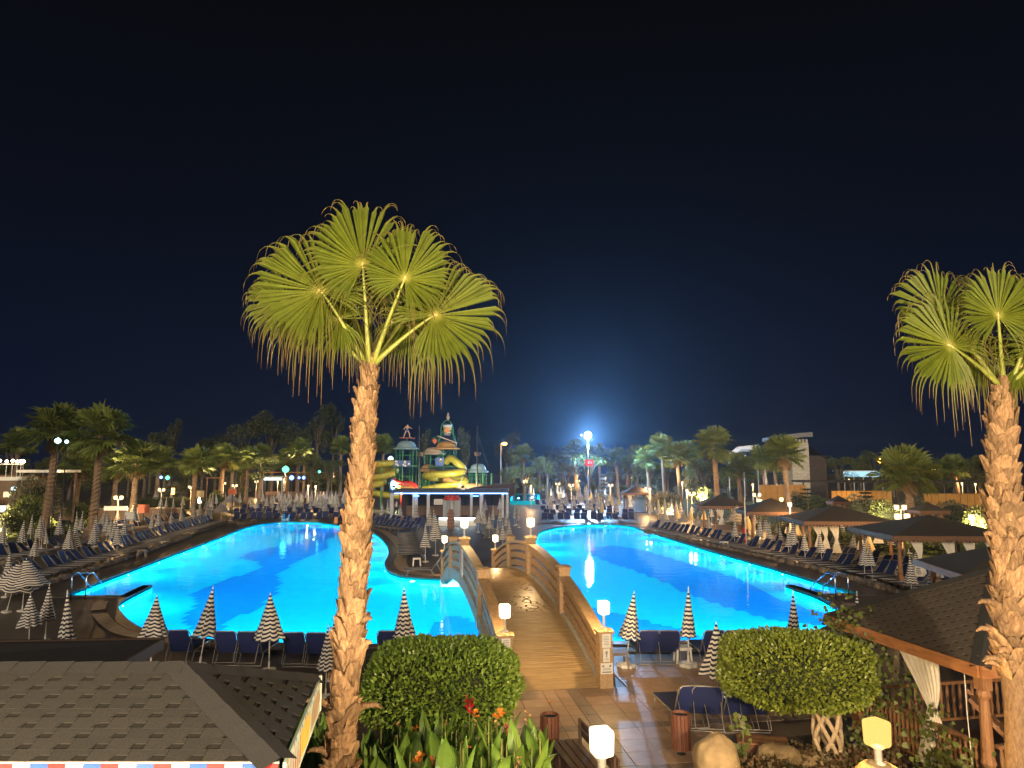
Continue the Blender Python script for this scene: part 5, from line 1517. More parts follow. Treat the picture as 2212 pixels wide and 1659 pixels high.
for x, y, rz, lb in [(1490,1588,8,"leftmost navy lounger behind the slatted bin, turned aside"), (1543,1590,-8,"navy lounger right behind the tall boulder"), (1600,1592,6,"navy lounger behind the vine shoot, turned aside"), (1640,1592,-4,"navy lounger above the flat boulder")]:
    p = G(x, y); lounger((p.x, p.y+0.75, 0), R(rz), lb, NG2, True, 2)
def row(px, spacing, label, group, face, seed, jitter=0.06, pairs=True, skip=0.0, flip=False):
    r_ = random.Random(seed); pts = [G(x, y).to_2d() for x, y in px]
    n = 0
    for a, b in zip(pts, pts[1:]):
        d = b-a; l = d.length; u = d/l; s = 0.3; k = 0
        nv = Vector((-u.y, u.x)); 
        if nv.dot(face) < 0: nv = -nv
        while s < l-0.2:
            if r_.random() >= skip:
                p = a+u*s
                lounger((p.x+r_.uniform(-jitter,jitter), p.y+r_.uniform(-jitter,jitter), 0), math.atan2(-nv.x, nv.y)+r_.uniform(-.06,.06), label, group); n += 1
            k += 1; s += spacing*.87 if k % 2 else spacing*1.2
    return n
lf_ = Vector((1, 0.3)); rf_ = Vector((-1, 0.3))
row([(40,1262),(140,1234),(245,1205),(360,1164),(470,1132)], 0.80, "navy lounger in the front row along the left pool", "loungers along the left pool", lf_, 1)
row([(-10,1216),(68,1203),(145,1186),(220,1161),(330,1140),(425,1120)], 0.80, "navy lounger in the back row along the left pool", "back row loungers left of the pool", lf_, 2, skip=.08)
row([(1398,1146),(1500,1166),(1600,1188),(1710,1212),(1830,1238),(1960,1268),(2030,1290)], 0.80, "navy lounger in the front row along the right pool", "loungers along the right pool", rf_, 3)
row([(1660,1186),(1760,1206),(1860,1228),(1960,1250)], 0.85, "navy lounger in the back row on the right side", "back row loungers right of the pool", rf_, 4, skip=.15)
fv = Vector((0,-1))
row([(500,1128),(745,1126)], 0.80, "navy lounger in the row nearest the left pool's far end", "loungers beyond the left pool", fv, 5)
row([(500,1117),(748,1114)], 0.85, "navy lounger in the middle rows beyond the left pool", "middle rows of loungers beyond the left pool", fv, 6)
row([(520,1107),(748,1104)], 0.9, "navy lounger in the back rows beyond the left pool", "back rows of loungers beyond the left pool", fv, 7)
row([(790,1130),(900,1140)], 0.80, "navy lounger on the island in front of the bar", "loungers in front of the bar", fv, 8)
row([(800,1140),(880,1150)], 0.80, "navy lounger on the island's left shore", "loungers on the island's left shore", fv, 9)
row([(885,1160),(893,1185),(898,1210)], 0.85, "navy lounger in the line down the island's left side", "loungers down the island's left side", Vector((-1,0)), 10)
row([(1060,1150),(1062,1165)], 0.85, "navy lounger among the lit parasols beyond the bridge", "loungers beyond the bridge", Vector((1,0)), 11)
row([(1170,1128),(1390,1128)], 0.80, "navy lounger in the front row beyond the right pool's far end", "loungers beyond the right pool", fv, 12)
row([(1175,1118),(1380,1118)], 0.85, "navy lounger in the middle row beyond the right pool's far end", "middle row loungers beyond the right pool", fv, 13)
row([(1170,1108),(1340,1107)], 0.9, "navy lounger in the back row beyond the right pool's far end", "back row loungers beyond the right pool", fv, 14)
row([(1160,1095),(1330,1092)], 1.2, "distant navy lounger under the floodlight", "distant loungers under the floodlight", Vector((-.6,-.8)), 15)
p = G(916, 1243); lounger((p.x, p.y, 0), R(96), "navy lounger standing side-on at the island's tip beside the bridge", "loungers down the island's left side", True, 0)
p = G(318, 1178); lounger((p.x, p.y, 0), R(-80), "lounger with a bare white frame standing out in front by the lifeguard chair", "loungers along the left pool", True, 0)

# side tables
def side_table(loc, m, label, rz=0.0, w=0.45):
    t = thing("side_table", label, "table", loc, rz, "small plastic side tables")
    mb = MB().box((0,0,0.43),(w,w,0.035)); mb.build("top", m, t)
    MB().box((0,0,0.39),(w*.88,w*.88,0.05)).build("apron", m, t)
    for sx_ in (-1,1):
        for sy_ in (-1,1): MB().bar((sx_*w*.40,sy_*w*.40,0.40),(sx_*w*.46,sy_*w*.46,0),0.05,0.05).build("leg", m, t)
    return t
M_tauper = mat("taupe_plastic", (0.20,0.16,0.14), None, 6, 0.5)
side_table(G(1337, 1444)+Vector((0,.1,0)), M_tauper, "taupe plastic side table squeezed behind the bridge's right post", 0.1, 0.5)
side_table(G(1492, 1437)+Vector((-.15,.3,0)), M_plastic, "white plastic side table behind the slim parasol on the patio")
side_table(G(808, 1443), M_dark, "black plastic side table just right of the tall palm trunk", 0, .5)
side_table(G(900, 1222), M_plastic, "white plastic side table beside the island's side-on lounger", .2)
side_table(G(306, 1203), M_tauper, "dark stool on the wet deck in front of the bare white lounger", .3, .5)
side_table(G(1564, 1184), M_plastic, "white plastic side table in front of the row by the flag pole", .3)

# rubble edging in front of the side rows
def stone_edge(label, px, n, seed, h=0.22):
    r_ = random.Random(seed); pts = [G(x, y).to_2d() for x, y in px]
    t = thing("stone_edging", label, "stone edging", (pts[0].x, pts[0].y, 0)); off = pts[0]
    mesh = []
    for s in range(5):
        bm = bmesh.new(); bmesh.ops.create_icosphere(bm, subdivisions=1, radius=1.0)
        for v in bm.verts: v.co = Vector((v.co.x*.30, v.co.y*.20, v.co.z*.16))*(1+r_.uniform(-.2,.2))
        me = bpy.data.meshes.new("stone"); bm.to_mesh(me); bm.free(); me.materials.append(M_edge); mesh.append(me)
    L_ = sum((b-a).length for a, b in zip(pts, pts[1:])); step = L_/n
    acc = 0
    for a, b in zip(pts, pts[1:]):
        d = b-a; l = d.length; s = 0
        while s < l:
            p = a+d*(s/l)-off
            link("stone", mesh[r_.randrange(5)], t, (p.x+r_.uniform(-.06,.06), p.y+r_.uniform(-.06,.06), 0.08+r_.uniform(-.02,.03)), (r_.uniform(-.2,.2), r_.uniform(-.2,.2), math.atan2(d.y,d.x)+r_.uniform(-.3,.3)), r_.uniform(.8,1.25))
            s += step*r_.uniform(.85,1.15)
    return t
stone_edge("rubble stone edging between the left loungers and the wet deck", [(20,1290),(100,1264),(250,1216),(410,1160)], 90, 1)
stone_edge("rubble stone edging in front of the right loungers", [(1395,1150),(1500,1172),(1659,1207),(1800,1241),(1960,1288)], 130, 2)
# ------------------------------------------------------------------ more distant palms
def palm_crown(seed, nf=30):
    r_ = random.Random(seed); mb = MB(); sv = []; dry = MB(); dsv = []
    for k in range(nf):
        az = k*2.39996+r_.uniform(-.2,.2); el = R(78-(k/nf)*112+r_.uniform(-8,8))
        d = Vector((math.cos(az)*math.cos(el), math.sin(az)*math.cos(el), math.sin(el)))
        L1 = r_.uniform(0.9,1.25)
        H = d*L1 + Vector((0,0,-0.12*L1*L1)); A = (d*1.0+Vector((0,0,-0.15))).normalized()
        Nn = Vector((r_.uniform(-.4,.4), r_.uniform(-.4,.4), 1)) if abs(A.z) < .8 else Vector((math.cos(az+2), math.sin(az+2), .1))
        fan(mb, sv, H, A, Nn, r_.uniform(.95,1.2), 18, r_, r_.uniform(.9,1.4), 6, 140, .5, .5)
        q = len(mb.v); mb.tube([Vector((0,0,0)), d*L1*.5+Vector((0,0,.03)), H], [.05,.035,.02], 4, False); sv += [0.1]*(len(mb.v)-q)
    for k in range(13):
        az = k*2.4; d = Vector((math.cos(az)*.45, math.sin(az)*.45, -1)).normalized()
        fan(dry, dsv, Vector((math.cos(az)*.25, math.sin(az)*.25, -.25-.2*(k % 3))), d, Vector((math.cos(az), math.sin(az), .3)), r_.uniform(.55,.8), 9, r_, 1.5, 4, 60, .4, .6)
    a = mb.mesh("crown", M_fpalm, False); b = dry.mesh("dead_skirt", M_fdry)
    return a, b
PCR = [palm_crown(s) for s in (1,2,3,4)]
def trunk_mesh(seed):
    r_ = random.Random(seed); mb = MB(); rows = 26
    pts = []; rad_ = []
    for k in range(rows*2+1):
        t = k/(rows*2); pts.append((0.04*math.sin(t*3+seed), 0.04*math.cos(t*2+seed)-.04*math.cos(seed), t)); rad_.append((0.23-0.07*t)*(1.18 if k % 2 else 0.95)*r_.uniform(.93,1.07))
    mb.tube([Vector(p) for p in pts], rad_, 9)
    return mb.mesh("trunk", M_ftrunk, False)
TRK = [trunk_mesh(s) for s in range(3)]
def far_palm(x, y, r_px, label, group, xb=None, dmin=48, k=0, tilt=None):
    d = max(dmin, min(165, 2.0*FPX/r_px)); c = P(x, y, d); s = r_px*d/FPX/1.62
    bx = c.x if xb is None else (xb-1106)/FPX*d
    t = thing("fan_palm", label, "palm tree", (bx, d, 0), 0, group)
    t_ = link("trunk", TRK[k % 3], t, (0,0,-0.02), None, (s*1.1, s*1.1, c.z))
    v = Vector((c.x-bx, 0, c.z)); t_.rotation_mode = 'QUATERNION'; t_.rotation_quaternion = Vector((0,0,1)).rotation_difference(v.normalized())
    t_.scale = (s*1.1, s*1.1, v.length)
    a, b = PCR[k % 4]; rz = rnd.uniform(0,6.28)
    link("crown", a, t, (c.x-bx, 0, c.z), (0,0,rz), s); link("dead_skirt", b, t, (c.x-bx, 0, c.z), (0,0,rz), s)
    return t, d, c
LGP = "fan palms behind the left pool"; RGP = "fan palms behind the right pool"
for k, (x, y, r_, xb, lb) in enumerate([(125,935,56,110,"big leaning fan palm, left one of the two tallest at far left"),(222,940,58,211,"big fan palm, right one of the two tallest at far left"),(175,1008,40,172,"low bushy fan palm between the two tallest at far left"),
    (40,958,30,40,"dark fan palm at the very left edge behind the balcony"),(298,1000,44,295,"fan palm with a brightly lit yellow trunk at left"),(425,1000,34,425,"fan palm with a long dead skirt above the third garden lamp"),
    (484,992,30,479,"spiky fan palm right of the long-skirted one"),(538,995,26,537,"dense fan palm left of the white lit stall"),(505,1000,24,505,"small fan palm wedged between two denser ones"),(566,985,24,565,"pale fan palm above the white lit stall"),
    (592,1002,18,591,"small dark fan palm right of the white lit stall"),(622,988,20,620,"fan palm in front of the tall dark trees"),(648,970,22,645,"taller fan palm of the pair left of the palm trunk"),(660,984,20,660,"shorter fan palm of the pair left of the palm trunk"),
    (738,966,22,738,"fan palm glimpsed at the big trunk's left side"),(828,964,22,828,"fan palm glimpsed at the big trunk's right side"),(345,995,30,345,"dim fan palm behind the second garden lamp"),(255,1010,34,255,"dim low fan palm behind the first garden lamp")]):
    far_palm(x, y, r_, lb, LGP, xb, 48, k)
for k, (x, y, r_, xb, lb) in enumerate([(1131,984,22,1131,"fan palm right of the orange street lamp"),(1242,974,22,1243,"fan palm lit bright green-white just left of the floodlight"),(1271,985,20,1272,"fan palm directly below the floodlight"),(1294,984,23,1294,"fan palm just right of the floodlight mast"),
    (1332,990,23,1333,"fan palm with a warm lit trunk left of the tented gazebo"),(1353,1005,20,1353,"short fan palm left of the tented gazebo"),(1373,984,20,1374,"fan palm lit bright mint green above the tented gazebo"),(1398,992,26,1401,"dark fan palm right of the mint green one"),
    (1429,966,27,1433,"tall fan palm right of the tented gazebo"),(1462,988,29,1466,"fan palm left of the twin lamp post"),(1482,980,24,1482,"fan palm behind the twin lamp post"),(1541,964,38,1545,"tallest dark fan palm on the right side"),(1502,996,22,1502,"fan palm half behind the tallest one"),
    (1595,1014,32,1594,"low fan palm over the dark gazebo"),(1648,996,29,1648,"fan palm left of the castle tower"),(1692,984,40,1696,"large fan palm in front of the castle tower"),(1672,1000,26,1672,"fan palm tucked behind the large one at the castle"),
    (1956,1026,56,1959,"very bushy fan palm right of the lit canopy"),(2060,1012,26,2060,"faint dark fan palm left of the right palm trunk"),(1215,1000,16,1215,"small dim fan palm left of the floodlight"),(1165,1004,16,1165,"small dim fan palm farther left of the floodlight"),(1110,990,18,1110,"dim fan palm beside the orange street lamp")]):
    far_palm(x, y, r_, lb, RGP, xb, 48, k+1)

# ------------------------------------------------------------------ broadleaf trees
def tree_crown(seed, n=2600, lobes=9, sp=(1,1,1)):
    r_ = random.Random(seed); mb = MB(); lb = []
    for k in range(lobes): lb.append((Vector((r_.uniform(-.62,.62)*sp[0], r_.uniform(-.5,.5)*sp[1], r_.uniform(-.55,.75)*sp[2])), r_.uniform(.22,.42)))
    for _ in range(n):
        c, rr_ = lb[r_.randrange(lobes)]
        d = Vector((r_.gauss(0,1), r_.gauss(0,1), r_.gauss(0,1))).normalized()*rr_*r_.random()**.35
        p = c+d; a = Vector((r_.uniform(-1,1), r_.uniform(-1,1), r_.uniform(-1.2,.5))).normalized(); s = a.cross(Vector((r_.uniform(-1,1), r_.uniform(-1,1), r_.uniform(-1,1)))).normalized()
        l = r_.uniform(.05,.10); w = l*.32
        mb.poly([p, p+a*l*.5+s*w, p+a*l, p+a*l*.5-s*w])
    return mb.mesh("crown", M_tree), lb
TCR = [tree_crown(s) for s in (1,2,3)]+[tree_crown(9, 2000, 8, (.5,.5,1.1))]
def tree(x, ytop, ybot, w_px, d, label, k):
    tp = P(x, ytop, d); bt = P(x, ybot, d); hw = w_px*d/FPX/2; hh = (tp.z-bt.z)/2; cz = (tp.z+bt.z)/2
    t = thing("broadleaf_tree", label, "tree", (tp.x, d, 0), 0, "dark trees on the skyline")
    me, lb = TCR[k]
    rz = rnd.uniform(0,6.28)
    link("crown", me, t, (0,0,cz), (0,0,rz), (hw*1.1, hw*1.1, hh*1.05))
    mb = MB().tube([(0,0,-.1),(hw*.04,0,cz*.5),(0,0,cz)], [hw*.07+.1, hw*.055+.08, .08], 7)
    Mx = Matrix.Rotation(rz,3,'Z')
    for c, rr_ in lb[:6]:
        p = Mx @ Vector((c.x*hw*1.1, c.y*hw*1.1, 0)); mb.tube([(0,0,cz*.6),(p.x*.6,p.y*.6,cz+c.z*hh*.5),(p.x,p.y,cz+c.z*hh)], [.12,.08,.03], 5)
    mb.build("trunk", M_bark, t, True)
for x, yt, yb, w, d, lb, k in [(375,900,990,60,150,"thin tall tree standing alone on the left skyline",3),(330,930,1010,70,150,"dim tree behind the left palms",0),(470,930,1010,90,160,"left shoulder of the dark tree mass",1),(525,905,1010,110,165,"broad dark tree in the middle of the left tree mass",0),
    (590,890,1000,110,170,"rounded dark tree right of the middle of the left mass",2),(645,905,1000,70,165,"lower dark tree in a dip of the left mass",1),(688,868,990,80,165,"tallest dark tree left of the big palm trunk",0),(722,878,1000,60,168,"tall dark tree touching the big palm trunk",2),
    (918,925,1000,42,150,"brown-lit tree between the blue and orange domes",3),(1006,918,1010,56,150,"golden-lit tree right of the tipping bucket",3),(1094,930,1010,64,175,"hazy tree behind the orange street lamp",0),(1195,955,1020,70,180,"faint tree left of the floodlight",1),
    (1775,985,1050,40,150,"dark tree beside the castle",0),(1855,985,1040,50,170,"dim tree behind the lit canopy",1),(2110,985,1080,90,120,"dark mass of tree left of the right palm trunk",2),(1500,985,1030,60,175,"dim tree behind the right palms",2),(30,940,1010,80,140,"dark tree behind the balcony at far left",1)]:
    tree(x, yt, yb, w, d, lb, k)
# belt of lower garden trees behind the lamps
_src = TCR
TCB = []
for k_, s_ in enumerate((21,22,23)):
    me_, lb_ = tree_crown(s_, 2400, 10); me_.materials[0] = mat("garden_tree_leaf", (0.150,0.165,0.036), (0.070,0.085,0.020), 2, 0.6, trans=0.1, vary=0.3); TCB.append((me_, lb_))
TCR = TCR + TCB
rb_ = random.Random(88); xb_ = -20; kb_ = 0
_names = ["low leafy tree in the dim belt behind the left lamps", "low leafy tree in the belt behind the slides and floodlight", "low leafy tree in the belt behind the right gazebos"]
while xb_ < 2150:
    w_ = rb_.uniform(55,95); dd_ = rb_.uniform(118,145)
    yt_ = rb_.uniform(975,1012); 
    if not (830 < xb_ < 1075):
        tree(xb_, yt_, yt_+rb_.uniform(52,66), w_, dd_, _names[0 if xb_ < 800 else 1 if xb_ < 1400 else 2], 4+kb_ % 3)
    kb_ += 1; xb_ += w_*rb_.uniform(.5,.72)
# ------------------------------------------------------------------ bushes
BSH = [leaf_shell((0,0,0.75), (1,1,.75), 1500, .16, .07, random.Random(s), 2.2, .25, .35, freq=1.7).mesh("foliage", m_) for s, m_ in ((1,M_bush),(2,M_bush),(3,M_gbush),(4,M_gbush))]
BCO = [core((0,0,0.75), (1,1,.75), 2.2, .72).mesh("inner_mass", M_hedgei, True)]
def bush(x, yb, w_px, h_px, label, k, group="garden bushes"):
    p = G(x, yb); d = p.y; sx_ = w_px*d/FPX/2; sz = h_px*d/FPX/1.5
    t = thing("bush", label, "bush", p, rnd.uniform(0,6), group, (sx_, sx_*.9, sz))
    link("foliage", BSH[k], t); link("inner_mass", BCO[0], t); return t
for x, y, w, h, lb, k in [(75,1135,90,95,"tall feathery grey-green bush beside the balcony",2),(55,1150,80,70,"yellow-green bush in front of the feathery one",0),(20,1160,70,50,"low bush at the left edge",1),(170,1125,44,36,"round clipped bush above a pair of parasols",0),(95,1150,40,36,"dark round bush left of the leaning palm",1),
    (120,1165,60,30,"sunny yellow-green low bush at the leaning palm's foot",0),(200,1150,60,26,"low bush right of the leaning palm",0),(466,1098,34,34,"round clipped bush at the far left bend",0),(370,1085,40,40,"pale bush right of the second garden lamp",2),(612,1062,24,18,"yellow-lit bush under the white stall",0),(700,1068,60,38,"dark spreading shrub left of the big trunk",1),
    (1440,1110,70,44,"dark spreading shrub right of the tented gazebo",2),(1400,1078,50,30,"pale lit bush behind the tented gazebo",3),(1344,1072,40,24,"lit bush left of the tented gazebo",0),(1278,1070,22,32,"bright green lit bush at the floodlight mast's foot",0),(1240,1072,14,20,"small bright bush among the distant parasols",0),(1185,1058,50,30,"hazy bush left of the distant lamps",1),
    (1520,1098,50,40,"lawn-side bush right of the twin lamp post",0),(1560,1090,40,30,"bush behind the dark gazebo's ridge",3),(1720,1110,50,44,"brown-grey bush right of the large palm",2),(1765,1115,60,40,"yellow-green bush behind the curtained gazebo",0),(1860,1125,90,50,"dull green bush between two gazebos",2),(1915,1135,60,50,"lamp-lit bush at the four-headed lamp",0),
    (1975,1125,60,44,"bush right of the four-headed lamp",2),(2062,1130,66,44,"grey feathery bush left of the right palm trunk",3),(2118,1150,60,52,"yellow-green bush touching the right palm trunk",0),(1905,1190,120,44,"dark hedge-like bush under the widest gazebo",1),(2020,1195,130,40,"green bush under the widest gazebo's right half",0),(1700,1165,70,36,"dark bush under the half-hidden gazebo",1),(1610,1140,80,36,"dark bush behind the cream parasols",1),(1790,1180,90,40,"dark bush inside the curtained gazebo",1)]:
    bush(x, y, w, h, lb, k)
def clipped(px0, px1, yb, h, label):
    a = G(px0, yb); b = G(px1, yb); c = (a+b)/2; l = (b-a).length/2
    t = thing("clipped_hedge", label, "hedge", c)
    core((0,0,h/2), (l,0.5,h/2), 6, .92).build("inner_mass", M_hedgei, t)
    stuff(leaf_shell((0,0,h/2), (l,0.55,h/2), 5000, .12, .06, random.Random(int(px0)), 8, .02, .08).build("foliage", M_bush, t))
clipped(298, 455, 1100, 1.5, "long low clipped hedge behind the left parasols")
# tiered conifers
def tier_tree(x, yb, ytop, w_px, label):
    p = G(x, yb); d = p.y; H = P(x, ytop, d).z; w = w_px*d/FPX/2
    t = thing("tiered_conifer", label, "tree", p, 0, "tiered conifers"); r_ = random.Random(int(x))
    MB().tube([(0,0,0),(0,0,H)], [.12,.02], 6).build("trunk", M_bark, t)
    for k in range(6):
        z = H*(.25+.13*k); rr_ = w*(1.05-.15*k); mb = MB()
        for _ in range(260):
            a = r_.uniform(0,6.28); q = r_.random()**.6*rr_; pnt = Vector((math.cos(a)*q, math.sin(a)*q, z+.10*q*q/w+r_.uniform(-.06,.06)))
            dd = Vector((math.cos(a), math.sin(a), r_.uniform(.1,.6))).normalized(); s = dd.cross(Vector((0,0,1))).normalized()
            mb.poly([pnt, pnt+dd*.16+s*.06, pnt+dd*.34, pnt+dd*.16-s*.06])
        stuff(mb.build("branch_tier", M_tree, t))
tier_tree(1747, 1120, 1052, 62, "flat-tiered dark conifer left of the orange wall")
tier_tree(1873, 1125, 1060, 62, "flat-tiered dark conifer in front of the orange wall")
tier_tree(1303, 1088, 1020, 26, "slender dark conifer in front of the floodlit palms")

# lawns
def lawn(px, name, z=0.02):
    p = [G(x,y).to_2d() for x,y in px]
    if area2(p) < 0: p.reverse()
    struct(fill([p], z).build("lawn", M_lawn))["label"] = name
lawn([(-60,1190),(40,1180),(150,1160),(300,1120),(450,1098),(450,1085),(200,1090),(-60,1120)], "lawn strip behind the left loungers")
lawn([(1420,1110),(1560,1130),(1700,1160),(1900,1200),(2120,1240),(2260,1240),(2260,1120),(1800,1090),(1450,1080)], "lawn under the right gazebos")

# ------------------------------------------------------------------ garden lamps
def garden_lamp(x, y, label, heads=2, hz=2.9, base=None, gm=None, size=0.24, span=0.5, dmax=150):
    d = min(dmax, (CAM_H-hz)*FPX/max(14, y-HOR)); p = P(x, y, d)
    t = thing("garden_lamp", label, "lamp", (p.x, d, 0), 0, "garden lamps")
    h = p.z
    MB().lathe([(0.06,0),(0.06,.03),(.03,.05),(.026,h-.16)], 8).build("pole", M_plastic, t, True)
    xs = [0] if heads == 1 else [-span/2, span/2] if heads == 2 else [-span/2, span/2, 0]
    if heads > 1: MB().bar((-span/2,0,h-.18),(span/2,0,h-.18),.04,.04).build("arm", M_plastic, t)
    hm = rounded_cube(size, size*1.2, -size*.6, .92, size*.15, 1).mesh("glass_shade", gm or G_far, True)
    for q in xs: link("glass_shade", hm, t, (q, 0, h + (0.18 if heads == 3 and q == 0 else 0)))
    for q in (xs[:1] if len(xs) == 1 else xs[:2]): lamp(t, (q, 0, h), 820 if len(xs) > 1 else 850, (1.0, 0.60, 0.27), 0.03)
    return t
for x, y, hd, lb in [(256,1075,2,"twin-headed garden lamp nearest on the left, above the parasols"),(349,1058,2,"second twin-headed garden lamp on the left"),(413,1052,2,"third twin-headed garden lamp on the left, beside a pale board"),(483,1044,2,"twin-headed garden lamp at the far left bend"),
    (507,1049,2,"wide two-armed garden lamp above the half-open grey parasol"),(554,1040,2,"garden lamp left of the white lit stall"),(613,1036,1,"single globe lamp right of the white lit stall"),(616,1023,1,"high single lamp above the white lit stall"),(721,1023,1,"single warm lamp just left of the big palm trunk"),
    (666,1050,1,"left one of two small lamps over the crowded parasols"),(682,1051,1,"right one of two small lamps over the crowded parasols"),(600,1041,1,"very bright lamp in front of the white lit stall"),
    (1135,1041,2,"twin lamp left of the distant parasols"),(1147,1050,1,"single lamp among the distant parasols"),(1205,1045,2,"twin lamp at the left of the distant row"),(1234,1048,2,"twin lamp in the middle of the distant row"),(1249,1039,2,"twin lamp at the lit palm's foot"),(1248,1028,1,"small lamp on the lit palm's trunk"),
    (1319,1048,2,"twin lamp right of the slender conifer"),(1308,1032,1,"small high lamp right of the floodlight"),(1364,1032,1,"tiny high lamp above the tented gazebo"),(1395,1055,1,"left one of two lamps at the tented gazebo's right corner"),(1404,1057,1,"right one of two lamps at the tented gazebo's right corner"),
    (1474,1042,1,"single lamp in front of a glowing yellow bush"),(1494,1066,2,"twin-headed garden lamp on a white post on the right lawn"),(1517,1071,3,"three-headed garden lamp left of the dark gazebo"),(1484,1060,1,"lamp half hidden by a palm trunk on the right"),(1635,1069,2,"wide twin lamp above the half-hidden gazebo"),(1642,1083,1,"single lamp below the wide twin lamp"),
    (1626,1047,1,"small high lamp left of the castle palm"),(1688,1079,1,"lamp at the large castle palm's foot"),(1706,1090,1,"bright lamp over the curtained gazebo's left eave"),(1945,1096,2,"upper pair of heads of the lamp cluster over the gazebos"),(1949,1116,2,"bright lower twin lamp of the cluster over the gazebos"),(2099,1118,1,"lamp in the bush left of the right palm trunk"),
    (1834,1036,1,"lamp in front of the lit canopy"),(2078,1044,1,"flame-like lamp left of the right palm trunk"),(2107,1046,1,"tiny lamp left of the right palm trunk")]:
    garden_lamp(x, y, lb, hd)
def coloured(x, y, d, gm, r_, label):
    p = P(x, y, d); t = thing("party_light", label, "light", (p.x, d, 0), 0, "coloured garden lights")
    MB().lathe([(.05,0),(.03,p.z-r_)], 6).build("pole", M_dark, t); MB().lathe([(.01,-r_),(r_*.8,-r_*.5),(r_,0),(r_*.8,r_*.5),(.01,r_)], 10, (0,0,p.z)).build("globe", gm, t, True)
for x, y, gm, r_, lb in [(348,1031,glow("blue_light",(.15,.3,1),4),.22,"small blue light behind the left palms"),(362,1032,G_green,.3,"green light behind the left palms"),(630,1032,glow("blue_light",(.15,.3,1),4),.35,"bright blue light right of the white stall"),(646,1032,glow("blue_light",(.15,.3,1),4),.2,"left small blue light in the far row"),(656,1032,glow("blue_light",(.15,.3,1),4),.24,"right small blue light in the far row"),
    (125,952,G_cool,.22,"cold white light shining through the leaning palm's crown"),(144,954,G_cool,.14,"smaller cold light in the leaning palm's crown"),(617,1014,G_green,.5,"green lit plant shape above the white stall"),(690,1019,G_green,.2,"dim green light left of the big palm trunk"),
    (1992,1008,G_cool,.38,"mint white light inside the bushy right palm"),(2016,1016,G_sodium,.3,"amber light beside the bushy right palm"),(1901,995,G_sodium,.32,"amber street light left of the bushy right palm"),(844,991,G_winc,.4,"white light beside the yellow slide")]:
    coloured(x, y, 100 if y > 960 else 51, gm, r_, lb)

# floodlight mast, sodium street lamp
p = P(1270, 940, 118)
fm_ = thing("floodlight_mast", "tall mast with a dazzling blue-white floodlight above the palms", "floodlight", (p.x, p.y, 0))
MB().lathe([(.2,0),(.12,p.z-.6)], 10).build("mast", M_steel, fm_, True)
MB().box((0,0.1,p.z-.55),(1.7,.12,.12)).build("crossbar", M_steel, fm_)
hd = MB().lathe([(.62,-.1),(.66,0),(.62,.08)], 20); Mx = Matrix.Rotation(R(78),4,'X'); hd.v = [tuple(Mx @ Vector(q)+Vector((0,0.14,p.z))) for q in hd.v]; hd.build("housing", M_dark, fm_, True)
ln_ = MB().lathe([(.56,0),(.4,.10),(.05,.14)], 20); ln_.v = [tuple(Mx @ Vector(q)+Vector((0,-.02,p.z))) for q in ln_.v]; ln_.build("lens", glow("flood_glass", (.80,.93,1.0), 40.0), fm_, True)
MB().lathe([(.01,-.16),(.14,-.1),(.16,0),(.14,.1),(.01,.16)], 10, (-1.1,0,p.z)).build("side_lamp", G_far, fm_, True)
FLOOD = lamp(fm_, (0,-1.0,p.z+.1), 34000, (.34,.62,1.0), .3, 'POINT', 'flood_bulb')
p = P(1082, 958, 140)
sl_ = thing("street_lamp", "tall street lamp with an orange sodium glow beside the slides", "street lamp", (p.x, p.y, 0))
MB().lathe([(.16,0),(.09,p.z)], 8).build("mast", M_alu, sl_, True)
MB().bar((0,0,p.z),(.9,0,p.z+.1),.08,.08).build("arm", M_alu, sl_)
MB().lathe([(.01,-.3),(.38,-.22),(.5,0),(.4,.2),(.02,.28)], 14, (.7,-.1,p.z-.05)).build("lantern", G_sodium, sl_, True)
# red neon sign on its own pole under the floodlight
p = P(1273, 1000, 112)
ns = thing("neon_sign", "round red neon sign hanging under the floodlight", "sign", (p.x, p.y, 0))
MB().lathe([(.08,0),(.06,p.z+.5)], 6).build("pole", M_dark, ns)
MB().box((0,-.08,p.z),(1.3,.1,1.0)).build("panel", mat("neon_panel",(.25,.01,.015),None,6,.6,emit=(1,.02,.05),estr=.35), ns)
for z_ in (-.3,.32): MB().bar((-.5,-.16,p.z+z_),(.5,-.16,p.z+z_),.06,.06).build("neon_bar", G_red, ns)
MB().tube([(.05,-.16,p.z+.16),(-.15,-.16,p.z+.16),(-.2,-.16,p.z),(-.1,-.16,p.z-.12),(.05,-.16,p.z-.12)], .03, 6).build("neon_tube", glow("neon_pink",(1,.35,.4),4), ns)
MB().tube([(.15,-.16,p.z+.16),(.3,-.16,p.z+.1),(.32,-.16,p.z-.12)], .03, 6).build("neon_tube", glow("neon_pink",(1,.35,.4),4), ns)

for x_, y_, d_, lb_ in ((70,1100,56,"wide added ground spotlight on the feathery bush at far left"),(200,1110,60,"wide added ground spotlight on the low bushes below the tall left palms"),(1440,1090,84,"wide added ground spotlight on the dark shrub right of the tented gazebo"),(1860,1100,66,"wide added ground spotlight on the bushes between the right gazebos"),(2070,1110,60,"wide added ground spotlight on the bushes left of the right palm trunk")):  # spotlights added to brighten the bushes, no such fixtures seen
    tg = P(x_, y_, d_+4.5); u_ = uplight((tg.x-.8, d_, 0.05), tg, 4500, lb_)
    for ch in u_.children:
        if ch.type == 'LIGHT': ch.data.spot_size = R(120)
